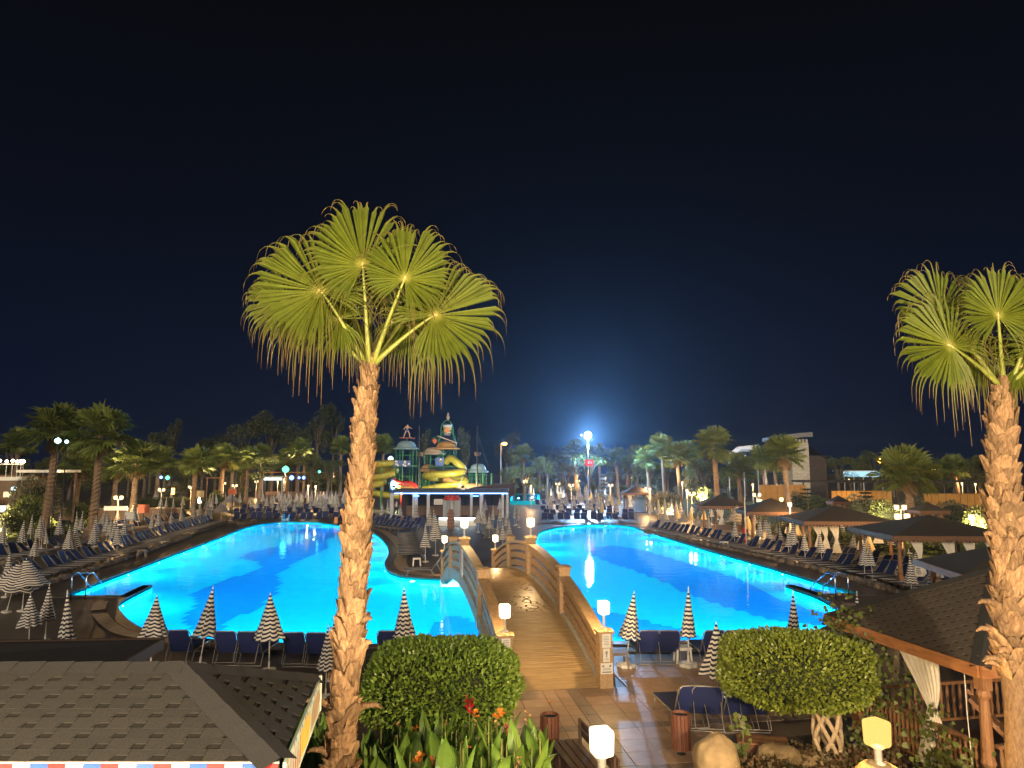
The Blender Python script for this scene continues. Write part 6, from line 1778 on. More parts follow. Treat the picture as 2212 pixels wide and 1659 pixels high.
# ground uplights: one for the yellow-lit palm, the rest added to brighten palms and a tree
for x_, y_, d_, pw_, lb_ in ((296,1000,72,900,"small ground spotlight at the foot of the yellow-lit palm on the left"),(1333,992,112,900,"small added ground spotlight under the warm lit palm near the tented gazebo"),(170,1000,66,1100,"small added ground spotlight between the two tallest palms at far left"),
                         (560,990,112,1400,"small added ground spotlight among the palms left of the white stall"),(440,1000,92,1200,"small added ground spotlight among the palms behind the third garden lamp"),(1500,985,96,1300,"small added ground spotlight among the palms right of the twin lamp"),(1690,985,80,900,"small added ground spotlight in front of the large castle palm"),(1430,970,104,900,"small added ground spotlight under the tall palm right of the tented gazebo"),(650,970,140,1400,"small added ground spotlight under the pair of palms left of the big trunk"),(1010,950,128,1500,"small added ground spotlight under the golden-lit tree right of the bucket")):
    tg = P(x_, y_, d_+2.2); uplight((tg.x+.6, d_, 0.05), tg, pw_*13, lb_)
# ------------------------------------------------------------------ people and statues: one continuous skinned body each
def figure(name, joints, edges, radii, m, parent=None):
    me = bpy.data.meshes.new(name); me.from_pydata(joints, edges, []); me.materials.append(m)
    o = link(name, me, parent)
    md = o.modifiers.new("skin", 'SKIN'); sv_ = me.skin_vertices[0].data if me.skin_vertices else None
    if sv_ is None:
        bm = bmesh.new(); bm.from_mesh(me); bm.verts.layers.skin.verify(); bm.to_mesh(me); bm.free(); sv_ = me.skin_vertices[0].data
    for i, r_ in enumerate(radii): sv_[i].radius = (r_, r_); sv_[i].use_root = (i == 0)
    o.modifiers.new("sub", 'SUBSURF').levels = 1
    return o
BE = [(0,1),(1,2),(2,3),(3,4),(2,5),(5,6),(6,7),(2,8),(8,9),(9,10),(0,11),(11,12),(12,13),(13,14),(0,15),(15,16),(16,17),(17,18)]
BR = [.13,.13,.15,.06,.10,.07,.045,.035,.07,.045,.035,.09,.07,.05,.045,.09,.07,.05,.045]
def body(lean=0.0, armL=((.22,0,1.38),(.34,-.1,1.15),(.42,-.25,1.05)), armR=((-.22,0,1.38),(-.34,.05,1.12),(-.36,-.1,.9)), legL=((.10,0,.92),(.14,-.15,.52),(.16,-.05,.08),(.16,-.2,.04)), legR=((-.10,0,.92),(-.12,.1,.5),(-.14,.3,.12),(-.14,.18,.05))):
    c = [(0,0,.98),(lean*.5,0,1.2),(lean,0,1.42),(lean,0,1.53),(lean,-.02,1.68)]
    return c+list(armL)+list(armR)+list(legL)+list(legR)
p = P(856, 1098, 84)
w_ = thing("person", "person in a white shirt and dark trousers walking past the bar", "person", (p.x, p.y, 0), R(70), None, 0.98)
figure("body", body(.04), BE, BR, M_skin, w_)
MB().lathe([(.17,.93),(.17,1.1),(.185,1.3),(.17,1.42),(.08,1.47)], 14).build("shirt", M_shirt, w_, True)
for sx_, y0, y1 in ((.11,-.15,-.05),(-.11,.1,.28)): MB().tube([(sx_,0,.98),(sx_*1.2,y0,.52),(sx_*1.35,y1,.1)], [.115,.085,.065], 8).build("trouser_leg", M_black, w_, True)
MB().lathe([(.005,.12),(.10,.06),(.105,0),(.09,-.03)], 12, (.04,-.01,1.70)).build("hair", M_black, w_, True)

# ------------------------------------------------------------------ water play tower with slides
AD = 100.0; S_ = AD/FPX
def A_(x, y, dy=0.0): q = P(x, y, AD); return Vector((q.x-AO.x, dy, q.z))
AO = Vector((P(940,1050,AD).x, AD, 0))
aq = thing("water_play_tower", "green-framed water play tower with domes, yellow slides and a tipping bucket", "water slide", AO)
def rr_(px, py): q = ((px*.1406)+795, (py*.1406)+887); return q
def dome(px, py, rx, h, m, name="dome"):
    c = A_(*rr_(px, py)); R_ = rx*.1406*S_; H_ = h*.1406*S_
    MB().lathe([(R_*1.0,-H_*.05),(R_*1.06,H_*.02),(R_*1.0,H_*.1),(R_*.80,H_*.2),(R_*.76,H_*.45),(R_*.62,H_*.75),(R_*.38,H_*.93),(.05,H_)], 20, c).build(name, m, aq, True)
    return c, R_
def frame(px, py, rx, pybot, n=6):
    c, R_ = A_(*rr_(px, py)), rx*.1406*S_*.82
    zb = max(0, A_(*rr_(px, pybot)).z)
    for k in range(n):
        a = 2*math.pi*(k+.3)/n
        MB().tube([(c.x+R_*math.cos(a), c.y+R_*math.sin(a), zb), (c.x+R_*math.cos(a), c.y+R_*math.sin(a), c.z)], .085, 6).build("post", M_green, aq)
    for f in (.35,.6,.85):
        z = zb+(c.z-zb)*f
        mb = MB(); pr = [(c.x+R_*math.cos(2*math.pi*(k+.3)/n), c.y+R_*math.sin(2*math.pi*(k+.3)/n), z) for k in range(n)]
        mb.tube(pr+[pr[0]], .05, 5, False); mb.build("ring_rail", M_green, aq)
for px, py, rx, h, m_, yb in [(590,590,190,130,M_domeB,1230),(1205,590,200,120,M_domeO,1230),(1005,670,172,110,M_domeW,1200),(1690,945,160,130,M_domeB,1200),(930,935,150,110,M_domeO,1200)]:
    dome(px, py, rx, h, m_); frame(px, py, rx, yb)
# platforms with spotted panels
for px, py, w, h in [(490,810,110,90),(620,815,130,90),(1120,790,130,130),(940,980,100,80)]:
    c = A_(*rr_(px, py), -1.6); ww, hh = w*.1406*S_, h*.1406*S_
    pn_ = MB().box(c, (ww, .1, hh)).build("panel", M_bluep, aq)
    for i in range(5):
        q = c+Vector((rnd.uniform(-.38,.38)*ww, -.06, rnd.uniform(-.36,.36)*hh)); r0 = .13
        MB().poly([(q.x+r0*math.cos(a), q.y, q.z+r0*math.sin(a)) for a in [2*math.pi*k/10 for k in range(10)]]).build("spot", M_plastic, pn_)
for px, py, w in [(590,850,360),(1150,860,420),(1000,1000,400)]:
    c = A_(*rr_(px, py)); MB().box(c, (w*.1406*S_, 3.0, .18)).build("platform", M_green, aq)
# bucket on its arch
c = A_(*rr_(1220,300)); bw, bh = 70*.1406*S_, 160*.1406*S_
bk = MB().lathe([(bw*.72,-bh/2),(bw*1.0,bh/2),(bw*1.08,bh/2),(bw*1.08,bh/2+.1),(bw*.95,bh/2+.1),(bw*.9,bh*.3)], 18, c); bk.build("bucket", M_plastic, aq, True)
MB().lathe([(bw*1.1,bh*.46),(bw*1.12,bh*.56)], 18, c, False).build("bucket_rim", M_bluep, aq, True)
MB().poly([(c.x+bw*.6*math.cos(a), c.y-bw*1.02, c.z-.05+bw*.55*math.sin(a)) for a in [2*math.pi*k/12 for k in range(12)]]).build("bucket_emblem", M_orange, aq)
def arch(pxa, pxb, pyb, pyt, r0=.09, dy=0):
    a = A_(*rr_(pxa,pyb), dy); b = A_(*rr_(pxb,pyb), dy); t_ = A_(*rr_((pxa+pxb)/2,pyt), dy); mid = (a+b)/2; hw = (b.x-a.x)/2
    pts = [(mid.x-hw*math.cos(math.pi*k/14), dy, a.z+(t_.z-a.z)*math.sin(math.pi*k/14)) for k in range(15)]
    MB().tube([(a.x,dy,a.z-2.0)]+pts+[(b.x,dy,a.z-2.0)], r0, 7).build("arch", M_green, aq, True)
arch(1118,1310,320,150); arch(1080,1355,560,300, .1, -.4)
for sgn in (1118,1310): MB().bar(A_(*rr_(sgn,320)), A_(*rr_(1220,300)), .08,.08).build("axle", M_green, aq)
a = A_(*rr_(1085,395),-.8); b = A_(*rr_(1370,500),-.8); MB().bar(a, b, 1.6, .12).build("splash_plate", M_domeW, aq)
# strawberry shape
c = A_(*rr_(1030,470),-.5); MB().lathe([(.02,-.45),(.25,-.25),(.38,.1),(.25,.4),(.02,.45)], 12, c).build("berry", M_flsal, aq, True); MB().lathe([(.5,.36),(.3,.5),(.05,.62)], 6, c).build("berry_leaf", M_green, aq)
# slides
def chute(pts, r0, name="slide", m=None, n=10):
    pv = [A_(*rr_(x,y), dy) for x, y, dy in pts]; out = []
    for k in range(len(pv)-1):
        p0, p1, p2, p3 = pv[max(k-1,0)], pv[k], pv[k+1], pv[min(k+2,len(pv)-1)]
        for s in range(6):
            t = s/6; out.append(0.5*((2*p1)+(p2-p0)*t+(2*p0-5*p1+4*p2-p3)*t*t+(3*p1-p0-3*p2+p3)*t**3))
    out.append(pv[-1])
    MB().tube(out, r0, n).build(name, m or M_yel, aq, True)
chute([(1215,790,-1.2),(1290,740,-2.0),(1400,810,-2.6),(1480,900,-2.2),(1420,950,-3.0),(1200,975,-3.4),(960,985,-3.0),(930,1010,-2.0),(1100,1040,-1.2),(1350,1050,-1.5)], .50)
chute([(1350,1050,-1.5),(1500,1060,-2.4),(1480,1110,-3.2),(1250,1140,-3.6),(1000,1180,-3.8),(880,1200,-4.0)], .45)
chute([(1200,1040,-2.5),(1400,1130,-3.4),(1560,1160,-3.0),(1760,1170,-2.8)], .5, "slide", M_domeO)
chute([(430,800,-1.0),(300,815,-1.4),(120,830,-1.0),(20,860,0.4),(80,900,1.4),(300,915,1.0),(440,920,.2)], .46)
chute([(430,960,-1.2),(280,1000,-1.6),(100,1030,-1.2),(0,1060,.2),(60,1090,1.2),(250,1100,.9)], .46)
chute([(250,1110,-1.2),(120,1140,-1.6),(20,1180,-1.0),(60,1250,-.6),(250,1290,-.4),(480,1310,-.2)], .46)
for x, y0 in ((235,880),(60,900),(1170,1000),(1350,1050),(960,1000),(1490,980),(1900,960),(1770,960)):
    a = A_(*rr_(x,y0),-1.4); MB().tube([(a.x,a.y,0),a], .11, 7).build("slide_support", M_green, aq)
for x0, y0, x1, y1 in ((790,1090,1200,900),(1000,1200,1180,900),(1180,1060,1360,1060),(820,1000,1000,1180),(1060,620,1180,900),(1220,620,1100,900)):
    MB().bar(A_(*rr_(x0,y0),-.9), A_(*rr_(x1,y1),-.9), .09,.09).build("brace", M_green, aq)
# unseen floodlights added to brighten the slides
for x_, dy_, pw_, cl_, lb_ in ((850,-7,1500,(.85,1.0,.55),"added green-white floodlight at the foot of the left spiral slide"),(1000,-9,2400,(1.0,.92,.6),"added white floodlight on a short post in front of the yellow tube slide")):
    q = P(x_,1056,AD+dy_); t = thing("added_slide_floodlight", lb_, "floodlight", (q.x, AD+dy_, 0), 0, "added floodlights at the water slides")
    MB().lathe([(.06,0),(.05,3.0)], 6).build("post", M_dark, t); MB().box((0,.05,3.1),(.4,.2,.3)).build("housing", M_dark, t); MB().box((0,.17,3.1),(.34,.03,.24)).build("lens", G_winc, t)
    lamp(t, (0,.5,3.2), pw_, cl_, .15)
# red creature-shaped slide in front of the tower
rs = thing("red_slide", "red and orange curved creature-shaped slide below the blue dome", "water slide", AO+Vector((0,-6,0)))
pv = [A_(*rr_(x,y)) for x, y in [(500,1020),(540,1090),(640,1120),(760,1120),(810,1150),(835,1210)]]
MB().tube(pv, [.12,.35,.5,.5,.45,.3], 10).build("back", M_red, rs, True)
pv2 = [v+Vector((0.1,-.45,-.42)) for v in pv[1:5]]; MB().tube(pv2, [.2,.3,.3,.2], 8).build("belly", M_orange, rs, True)
for x, y in ((640,1180),(800,1180)): q = A_(*rr_(x,y)); MB().tube([(q.x,-.2,0),q], [.3,.4], 8).build("leg", M_red, rs, True)
q = A_(*rr_(490,1020)); MB().tube([q+Vector((0,0,-2.2)), q+Vector((-.15,0,-.6)), q], [.4,.35,.12], 8).build("tail", M_bluep, rs, True)
# surfer statue
q = A_(*rr_(600,430))+AO
sf = thing("surfer_statue", "small statue of a surfer with arms out on the blue dome", "statue", (q.x, q.y, q.z-.9), R(18), None, 1.15)
MB().tube([(0,0,-.35),(0,0,.85)], .06, 6).build("rod", M_green, sf)
sb_ = MB().prism([(-.95,0),(-.6,-.17),(.5,-.18),(1.0,0),(.5,.18),(-.6,.17)], .82, .90); sb_.build("surfboard", M_flsal, sf)
jt = [(x, y, z+.84) for x, y, z in body(.06, ((.24,0,1.36),(.45,-.1,1.22),(.62,-.15,1.18)), ((-.22,0,1.36),(-.38,-.05,1.15),(-.42,-.1,.95)), ((.12,0,.9),(.26,-.1,.52),(.34,0,.08),(.45,-.02,.06)), ((-.12,0,.9),(-.3,-.05,.5),(-.45,0,.08),(-.36,-.1,.06)))]
figure("body", jt, BE, BR, M_skin, sf)
MB().lathe([(.15,1.55),(.17,1.75),(.16,1.86)], 10, (0,0,.10)).build("shorts", M_bluep, sf, True)
MB().lathe([(.005,.12),(.11,.05),(.1,-.06)], 10, (.06,0,2.55)).build("hair", M_black, sf, True)
q = A_(*rr_(1228,140))+AO
bs = thing("bird_statue", "small pale bird figure perched on top of the bucket arch", "statue", q)
bs_ = MB().lathe([(.05,-.05),(.18,.1),(.24,.35),(.17,.6),(.10,.72),(.13,.85),(.09,.98),(.01,1.02)], 12); bs_.build("body", M_domeW, bs, True)
MB().tube([(0,-.1,.86),(0,-.26,.83)], [.05,.01], 6).build("beak", M_orange, bs)

# pirate ship beside the tower: hull and two masts
sh = thing("pirate_ship", "dark wooden pirate ship with two bare masts beside the slides", "ship", (P(1060,1060,92).x, 92, 0))
s2 = 92/FPX
def SH(x, y, dy=0): q = P(x, y, 92); return Vector((q.x-sh.location.x, dy, q.z))
hp = []
for x, yt, yb in ((1000,1056,1075),(1030,1051,1080),(1060,1047,1082),(1090,1045,1080),(1112,1042,1068)):
    hp.append((SH(x,yt).x, SH(x,yt).z, max(0.05, SH(x,yb).z)))
mb = MB()
for x, zt, zb in hp: mb.v += [(x,-1.5,zt),(x,1.5,zt),(x,.8,zb),(x,-.8,zb)]
for k in range(4):
    a = k*4
    for j in range(4): mb.f.append((a+j, a+4+j, a+4+(j+1) % 4, a+(j+1) % 4))
mb.f += [(0,1,2,3),(19,18,17,16)]
mb.build("hull", M_darkwood, sh)
for x, yt, yb in ((906,920,1056),(1031,919,1060)):
    a = SH(x,yb); b = SH(x,yt); MB().tube([(a.x,0,0),(b.x,0,b.z)], [.16,.06], 7).build("mast", M_dark, sh)
    MB().lathe([(.35,0),(.42,.5)], 10, (a.x,0,SH(x,985).z)).build("crows_nest", M_darkwood, sh)
a = SH(906,1012); b = SH(1031,1015); MB().bar(a, b, .1, .1).build("yard", M_dark, sh)
for x, y in ((990,1058),(1070,1052)): MB().bar(SH(1031,935), SH(x,y), .04,.04).build("rope", M_dark, sh)
for x, y in ((870,1056),(940,1056)): MB().bar(SH(906,940), SH(x,y), .04,.04).build("rope", M_dark, sh)

# ------------------------------------------------------------------ pool bar pavilion with blue light strips
BD = 80.0; bs2 = BD/FPX
bar = thing("bar_pavilion", "long flat dark pavilion with blue light strips and pale posts", "pavilion", (P(972,1060,BD).x, BD, 0))
def BP(x, y, dy=0): q = P(x, y, BD); return Vector((q.x-bar.location.x, dy, q.z))
a = BP(851,1059); b = BP(1098,1063)
MB().box(((a.x+b.x)/2, 2.4, a.z-.10), (b.x-a.x, 5.2, .34)).build("roof", mat("dark_blue_roof",(.02,.025,.06),None,4,.6), bar)
for dy in (-.24, 5.03): MB().box(((a.x+b.x)/2, dy, a.z-.34), (b.x-a.x-.2, .06, .06)).build("light_strip", glow_s("led_strip_s",(.16,.40,1.0),9.0), bar)
for x, w in ((846,.42),(893,.22),(899,.34),(925,.34),(1018,.28),(1040,.4),(1086,.28),(1096,.25)):
    q = BP(x,1110); MB().box((q.x, -.05, (a.z-.3)/2), (w,.2,a.z-.3)).build("post", mat("pale_blue_post",(.50,.54,.62),None,4,.5), bar)
for x in (870,950,1000,1060): q = BP(x,1110); MB().box((q.x, 4.8, (a.z-.3)/2), (.2,.2,a.z-.3)).build("post", M_dark, bar)
MB().box((0,4.0,.55), (b.x-a.x-2, .7, 1.1)).build("counter", M_bwall, bar)
MB().box((0,4.95,1.4), (b.x-a.x-.5, .1, 2.8)).build("back_wall", mat("bar_back",(.06,.045,.05),None,3,.7), bar)
for x in (900,1028):
    q = BP(x,1072); MB().lathe([(.34,0),(.34,.06),(.3,.08)], 18, (q.x,-.3,q.z)).build("round_light", G_led, bar, True)
q = BP(947,1084); MB().box((q.x,-.1,q.z),(.95,.05,.6)).build("menu_panel", M_white, bar)
for k in range(4): MB().box((q.x,-.13,q.z+.18-k*.12),(.7,.01,.03)).build("menu_print", mat("notice_print",(.22,.22,.24)), bar)
# mushroom shower
p = G(976, 1126); ms_ = thing("mushroom_fountain", "red and white mushroom fountain pouring a curtain of water", "fountain", p)
H_ = P(976,1080,p.y).z; R_ = 18*p.y/FPX
MB().lathe([(.16,0),(.12,H_*.5),(.12,H_)], 12).build("stem", M_white, ms_, True)
MB().lathe([(R_,H_-.03),(R_*1.03,H_+.05),(R_*.95,H_+.25),(R_*.7,H_+.45),(R_*.35,H_+.55),(.02,H_+.58)], 24).build("cap", M_red, ms_, True)
for k in range(9):
    a_ = k*.7; rad_ = R_*.75; MB().lathe([(.10,0),(.09,.03),(.01,.045)], 8, (rad_*math.cos(a_), rad_*math.sin(a_), H_+.40)).build("cap_spot", M_plastic, ms_)
M_wc = bpy.data.materials.new("falling_water"); M_wc.use_nodes = True
nt = M_wc.node_tree; pbs = nt.nodes["Principled BSDF"]; pbs.inputs["Base Color"].default_value = (.75,.85,.95,1); pbs.inputs["Alpha"].default_value = .45; pbs.inputs["Roughness"].default_value = .2
mb = MB()
for k in range(40):
    a_ = 2*math.pi*k/40; w = rnd.uniform(.02,.06); r0 = R_*.98
    mb.tube([(r0*math.cos(a_), r0*math.sin(a_), H_), (r0*1.04*math.cos(a_), r0*1.04*math.sin(a_), 0.02)], [w,w*.7], 4, False)
stuff(mb.build("water_curtain", M_wc, ms_))
lamp(ms_, (0,-.0,H_-.25), 60, (.6,.85,1.0), .1)
# low white wall lit from the children's pool, red totem
p = G(988, 1136); wl = thing("low_white_wall", "low white wall glowing pale blue below the mushroom fountain", "wall", p)
ww = 80*p.y/FPX
MB().box((0,0,.36),(ww,.25,.72)).build("wall", M_white, wl); MB().box((0,0,.75),(ww+.1,.4,.06)).build("coping", M_white, wl)
MB().box((0,-.2,.73),(ww*.95,.05,.03)).build("light_strip", glow_s("white_led",(.7,.92,1.0),14.0), wl)
p = G(975, 1140)-Vector((0,.6,0)); tt = thing("wooden_totem", "red-brown carved wooden totem in front of the white wall", "totem", p)
MB().box((0,0,.7),(.62,.35,1.4)).build("trunk", M_wood2, tt); MB().box((0,-.03,1.55),(.42,.3,.3)).build("head", M_wood2, tt)
for k in range(4): MB().box((0,-.19,.3+k*.3),(.5,.03,.06)).build("carving", M_wood, tt)
# raised children's pool glimpsed at right of the bar
cp_ = [G(x,y).to_2d() for x,y in [(1106,1090),(1160,1090),(1162,1074),(1108,1073)]]
if area2(cp_) < 0: cp_.reverse()
mb = MB(); ring(cp_, cp_, .55, .0, mb); o_ = offset_poly(cp_, .3); ring(o_, cp_, .55, .55, mb); ring(o_, o_, 0, .55, mb)
kp = struct(mb.build("childrens_pool", M_pool)); fill([cp_], .03).build("pool_floor", M_pool, kp); fill([cp_], .45).build("pool_water", M_water, kp)
for x, y in ((1120,1082),(1150,1080)):
    q = G(x,y); l = lamp(kp, (q.x,q.y,.30), 500, (.6,.92,1.0), .2, 'POINT', 'pool_bulb')

# ------------------------------------------------------------------ balcony building at the left edge
LB = 70.0; lbld = thing("balcony_building", "pale building corner with a lit balcony and bulbs at the left edge", "building", (P(-60,1050,LB).x, LB, 0))
def LBp(x, y, dy=0): q = P(x,y,LB); return Vector((q.x-lbld.location.x, dy, q.z))
a = LBp(-260,1040); b = LBp(22,1040); zt = LBp(0,1036).z
MB().box(((a.x+b.x)/2, 3.2, zt/2+.2), (b.x-a.x, 6.0, zt+.4)).build("wall", M_bwall, lbld)
pts = []; c0 = LBp(-120,1040)
rx_ = LBp(38,1040).x-c0.x
for k in range(13): a_ = -math.pi/2*(k/12); pts.append((c0.x+rx_*math.cos(a_+0), 1.0+2.2*math.sin(a_)))
pts += [(c0.x-3,-1.2),(c0.x-3,3)]; pts.insert(0,(pts[0][0],3))
zs0, zs1 = LBp(0,1038).z, LBp(0,1030).z
MB().prism(pts, zs0, zs1).build("balcony_slab", M_white, lbld)
MB().prism([(c0.x+(x-c0.x)*.97, y*.97+.05) for x,y in pts], LBp(0,1092).z, zs0-.004).build("balcony_apron", M_bwall, lbld)
zr = LBp(0,1003).z
bm_ = MB().lathe([(.03,0),(.03,zr-zs1)], 6).mesh("baluster", M_white)
for k in range(16):
    u = k/15; i = int(u*11); x, y = pts[1+i]; link("baluster", bm_, lbld, (c0.x+(x-c0.x)*.97, y*.96, zs1))
hr = [(c0.x+(x-c0.x)*.97, y*.96, zr) for x,y in pts[1:14]]; MB().tube(hr, .05, 6).build("handrail", M_white, lbld)
bulb = MB().lathe([(.01,-.14),(.10,-.08),(.14,0),(.10,.09),(.01,.14)], 8).mesh("bulb", glow_s("festoon_bulb",(1.0,0.70,0.40),30.0), True)
for k in range(10): x, y = pts[1+k]; link("bulb", bulb, lbld, (c0.x+(x-c0.x)*.97, y*.96, zr+.28+.06*(k % 2)))
a = LBp(34,1018); b = LBp(128,1018); MB().box(((a.x+b.x)/2, 1.8, a.z),(b.x-a.x,3.5,.26)).build("canopy_slab", M_white, lbld)
q = LBp(125,1100); MB().box((q.x-.2,2.8,a.z/2),(.16,.16,a.z)).build("canopy_post", M_bwall, lbld)
for x, y, w, h, gm in [(-6,1082,34,16,G_win),(20,1068,14,10,G_win),(4,1098,46,12,G_winc),(26,1096,12,14,G_win)]:
    q = LBp(x,y); wf_ = MB().box((q.x,-.25 if x > 10 else -.9,q.z),(w*LB/FPX+.1,.1,h*LB/FPX+.1)).build("window", M_white, lbld); MB().box((q.x,-.32 if x > 10 else -.97,q.z),(w*LB/FPX,.05,h*LB/FPX)).build("pane", gm, wf_)
q = LBp(40,1055); MB().lathe([(.01,-.2),(.25,-.1),(.25,.1),(.01,.2)], 8, (q.x,-.6,q.z)).build("cold_lamp", G_cool, lbld)

# stalls and low walls behind the left side
def stall(x0, x1, yt, yb, d, m, gm, label, glowfrac=.5):
    a = P(x0,yt,d); b = P(x1,yb,d); t = thing("market_stall", label, "stall", ((a.x+b.x)/2, d, 0)); w = b.x-a.x
    MB().box((0,.8,a.z+.05),(w+.4,2.2,.14)).build("roof", m, t)
    for sx_ in (-.48,.48): MB().box((sx_*w,.0,a.z/2),(.12,.12,a.z)).build("post", m, t)
    MB().box((0,.9,.5),(w*.95,.6,1.0)).build("counter", M_bwall, t)
    if gm: MB().box((0,.3,a.z-.35),(w*.92,.08,.42)).build("lit_sign", gm, t)
stall(567,610,1030,1050,118,M_white,G_winc,"stall with a bright white lit sign behind the left palms")
stall(560,720,1021,1045,135,M_fascia,None,"long low building with a red-brown eave behind the stalls")
stall(447,475,1033,1055,112,M_fascia,None,"small stall with an orange roof behind the grey parasol pair")
def boardsign(x, y, w, h, d, m, label):
    p = P(x,y,d); t = thing("sign_board", label, "sign", (p.x,d,0)); MB().box((0,0,p.z),(w*d/FPX,.06,h*d/FPX)).build("board", m, t); MB().lathe([(.05,0),(.05,p.z)],6,(0,.06,0)).build("post", M_dark, t)
boardsign(433,1067,16,14,84,M_cream,"pale board right of the third garden lamp"); boardsign(374,1061,8,14,84,M_cream,"narrow cream board right of the second garden lamp"); boardsign(502,1062,18,12,86,M_flsal,"orange-lit board at the far left bend")
boardsign(250,1098,50,9,72,M_plastic,"long white banner under the nearest twin lamp"); boardsign(310,1099,24,18,72,M_flsal,"red and white panel behind the lifeguard chair")
# steps and low terrace wall behind the left rows
tw = thing("terrace_wall", "low brown terrace wall behind the left parasols", "wall", (P(220,1100,75).x, 76, 0))
MB().box((0,0,.6),(16,.5,1.2)).build("wall", M_bwall, tw); MB().box((0,-.02,1.24),(16.2,.7,.08)).build("coping", M_tileA, tw)

# ------------------------------------------------------------------ lifeguard chair, ladders, flag pole, small things
p = G(266, 1180); lg = thing("lifeguard_chair", "tall white lifeguard chair with a ladder and life ring on the left deck", "chair", p, R(-20))
for sx_ in (-.45,.45):
    for sy_ in (-.4,.4): MB().tube([(sx_*1.15,sy_*1.2,0),(sx_*.85,sy_*.8,1.5)], .035, 7).build("leg", M_plastic, lg, True)
MB().box((0,0,1.5),(.9,.8,.06)).build("seat", M_plastic, lg)
for sx_ in (-.42,.42): MB().tube([(sx_,-.35,1.5),(sx_,-.35,1.8),(sx_,.35,1.85),(sx_,.38,2.4)], .03, 7).build("armrest", M_plastic, lg, True)
MB().box((0,.38,2.1),(.84,.04,.5)).build("backrest", M_plastic, lg)
for z in (.35,.7,1.05): MB().bar((-.48,-.44+.1*z,z),(.48,-.44+.1*z,z),.05,.04).build("rung", M_plastic, lg)
tor = MB()
tor.tube([(.62+0*k,.0+.26*math.cos(2*math.pi*k/16),.75+.26*math.sin(2*math.pi*k/16)) for k in range(17)], .06, 8, False); tor.build("life_ring", M_orange, lg, True)
def step_rail(x0, y0, x1, y1, label, h=1.05):
    a = G(x0,y0); b = G(x1,y1,ZW); d = b-a; t = thing("pool_handrail", label, "handrail", a, 0, "steel pool handrails"); l = Vector((d.x,d.y,0)); nv = Vector((-l.y,l.x,0)).normalized()*.6
    for k in range(2):
        o_ = nv*k
        MB().tube([o_+Vector((0,0,-.02)), o_+Vector((0,0,h*.93)), o_+l*.06+Vector((0,0,h)), o_+l*.3+Vector((0,0,h)), o_+l*.95+Vector((0,0,h*.25)), o_+l+Vector((0,0,ZW-.5))], .026, 8).build("rail", M_steel, t, True)
    MB().tube([l*.3+Vector((0,0,h)), nv+l*.3+Vector((0,0,h))], .022, 6).build("crossbar", M_steel, t)
step_rail(184,1296,228,1288,"steel handrail at the steps in the left pool's left corner",1.05)
step_rail(1834,1296,1776,1286,"steel handrail at the steps in the right pool's right corner",1.05)
def ladder(x, y, label):
    a = G(x,y); t = thing("pool_ladder", label, "ladder", a, 0, "steel pool ladders")
    for sx_ in (-.25,.25): MB().tube([(sx_,.35,0),(sx_,.32,.8),(sx_,.15,.95),(sx_,-.1,.85),(sx_,-.22,.3),(sx_,-.25,-1.0)], .03, 7).build("stile", M_steel, t, True)
    for z in (-.3,-.6): MB().bar((-.25,-.25,z),(.25,-.25,z),.08,.03).build("rung", M_steel, t)
ladder(616, 1130, "steel ladder at the left pool's far end"); ladder(1313, 1135, "steel ladder at the right pool's far end")
p = G(1612, 1182); H_ = P(1611,1074,p.y).z
fp = thing("flag_pole", "slim white flag pole with a limp red flag beside the right loungers", "flag pole", p)
MB().lathe([(.06,0),(.05,H_*.5),(.035,H_)], 8).build("pole", M_plastic, fp, True)
MB().tube([(-.10,0,1.35),(-.13,0,.85),(-.10,0,.3)], [.05,.13,.09], 8).build("flag", M_red, fp, True)
p = G(726, 1131); wf = thing("floor_sign", "small orange folding floor sign by the left pool's far end", "sign", p)
for s_ in (-1,1): MB().box((0,s_*.12,.32),(.34,.03,.66),M=Matrix.Rotation(R(s_*18),3,'X')).build("panel", M_orange, wf)
bo_ = G(2030, 1300); boulder("rounded grey boulder under the broad striped parasol on the right", (bo_.x, bo_.y, .3), (.75,.6,.55), 11)

# ------------------------------------------------------------------ castle, walls and canopies on the right
CD = 118.0
ct = thing("castle_tower", "pale stone castle tower with battlements and a flat canopy on top", "tower", (P(1728,1000,CD).x, CD, 0))
def CP(x, y, dy=0): q = P(x,y,CD); return Vector((q.x-ct.location.x, dy, q.z))
mcs = M_stone.copy(); mcs.name = "castle_blocks"; nt = mcs.node_tree; bk_ = nt.nodes.new("ShaderNodeTexBrick"); bk_.inputs["Scale"].default_value = 1.1
bk_.inputs["Color1"].default_value = (.62,.58,.50,1); bk_.inputs["Color2"].default_value = (.46,.43,.37,1); bk_.inputs["Mortar"].default_value = (.25,.23,.20,1); bk_.inputs["Mortar Size"].default_value = .02
tcc = nt.nodes.new("ShaderNodeTexCoord"); mpp = nt.nodes.new("ShaderNodeMapping"); mpp.inputs["Rotation"].default_value = (R(90),0,0); nt.links.new(tcc.outputs["Object"], mpp.inputs[0]); nt.links.new(mpp.outputs[0], bk_.inputs["Vector"])
nt.links.new(bk_.outputs["Color"], nt.nodes["Principled BSDF"].inputs["Base Color"])
a = CP(1709,956); b = CP(1746,956); w = b.x-a.x
MB().box(((a.x+b.x)/2, w/2, a.z/2), (w, w, a.z)).build("shaft", mcs, ct)
for k in range(5):
    x = a.x+w*(.1+.2*k)
    for dy in (.1, w-.1): MB().box((x, dy, a.z+.28), (w*.12,.3,.55)).build("merlon", mcs, ct)
    if 0 < k < 4:
        for xx in (a.x+.1, b.x-.1): MB().box((xx, w*(.1+.2*k), a.z+.28), (.3,w*.12,.55)).build("merlon", mcs, ct)
c0, c1 = CP(1664,944), CP(1750,938)
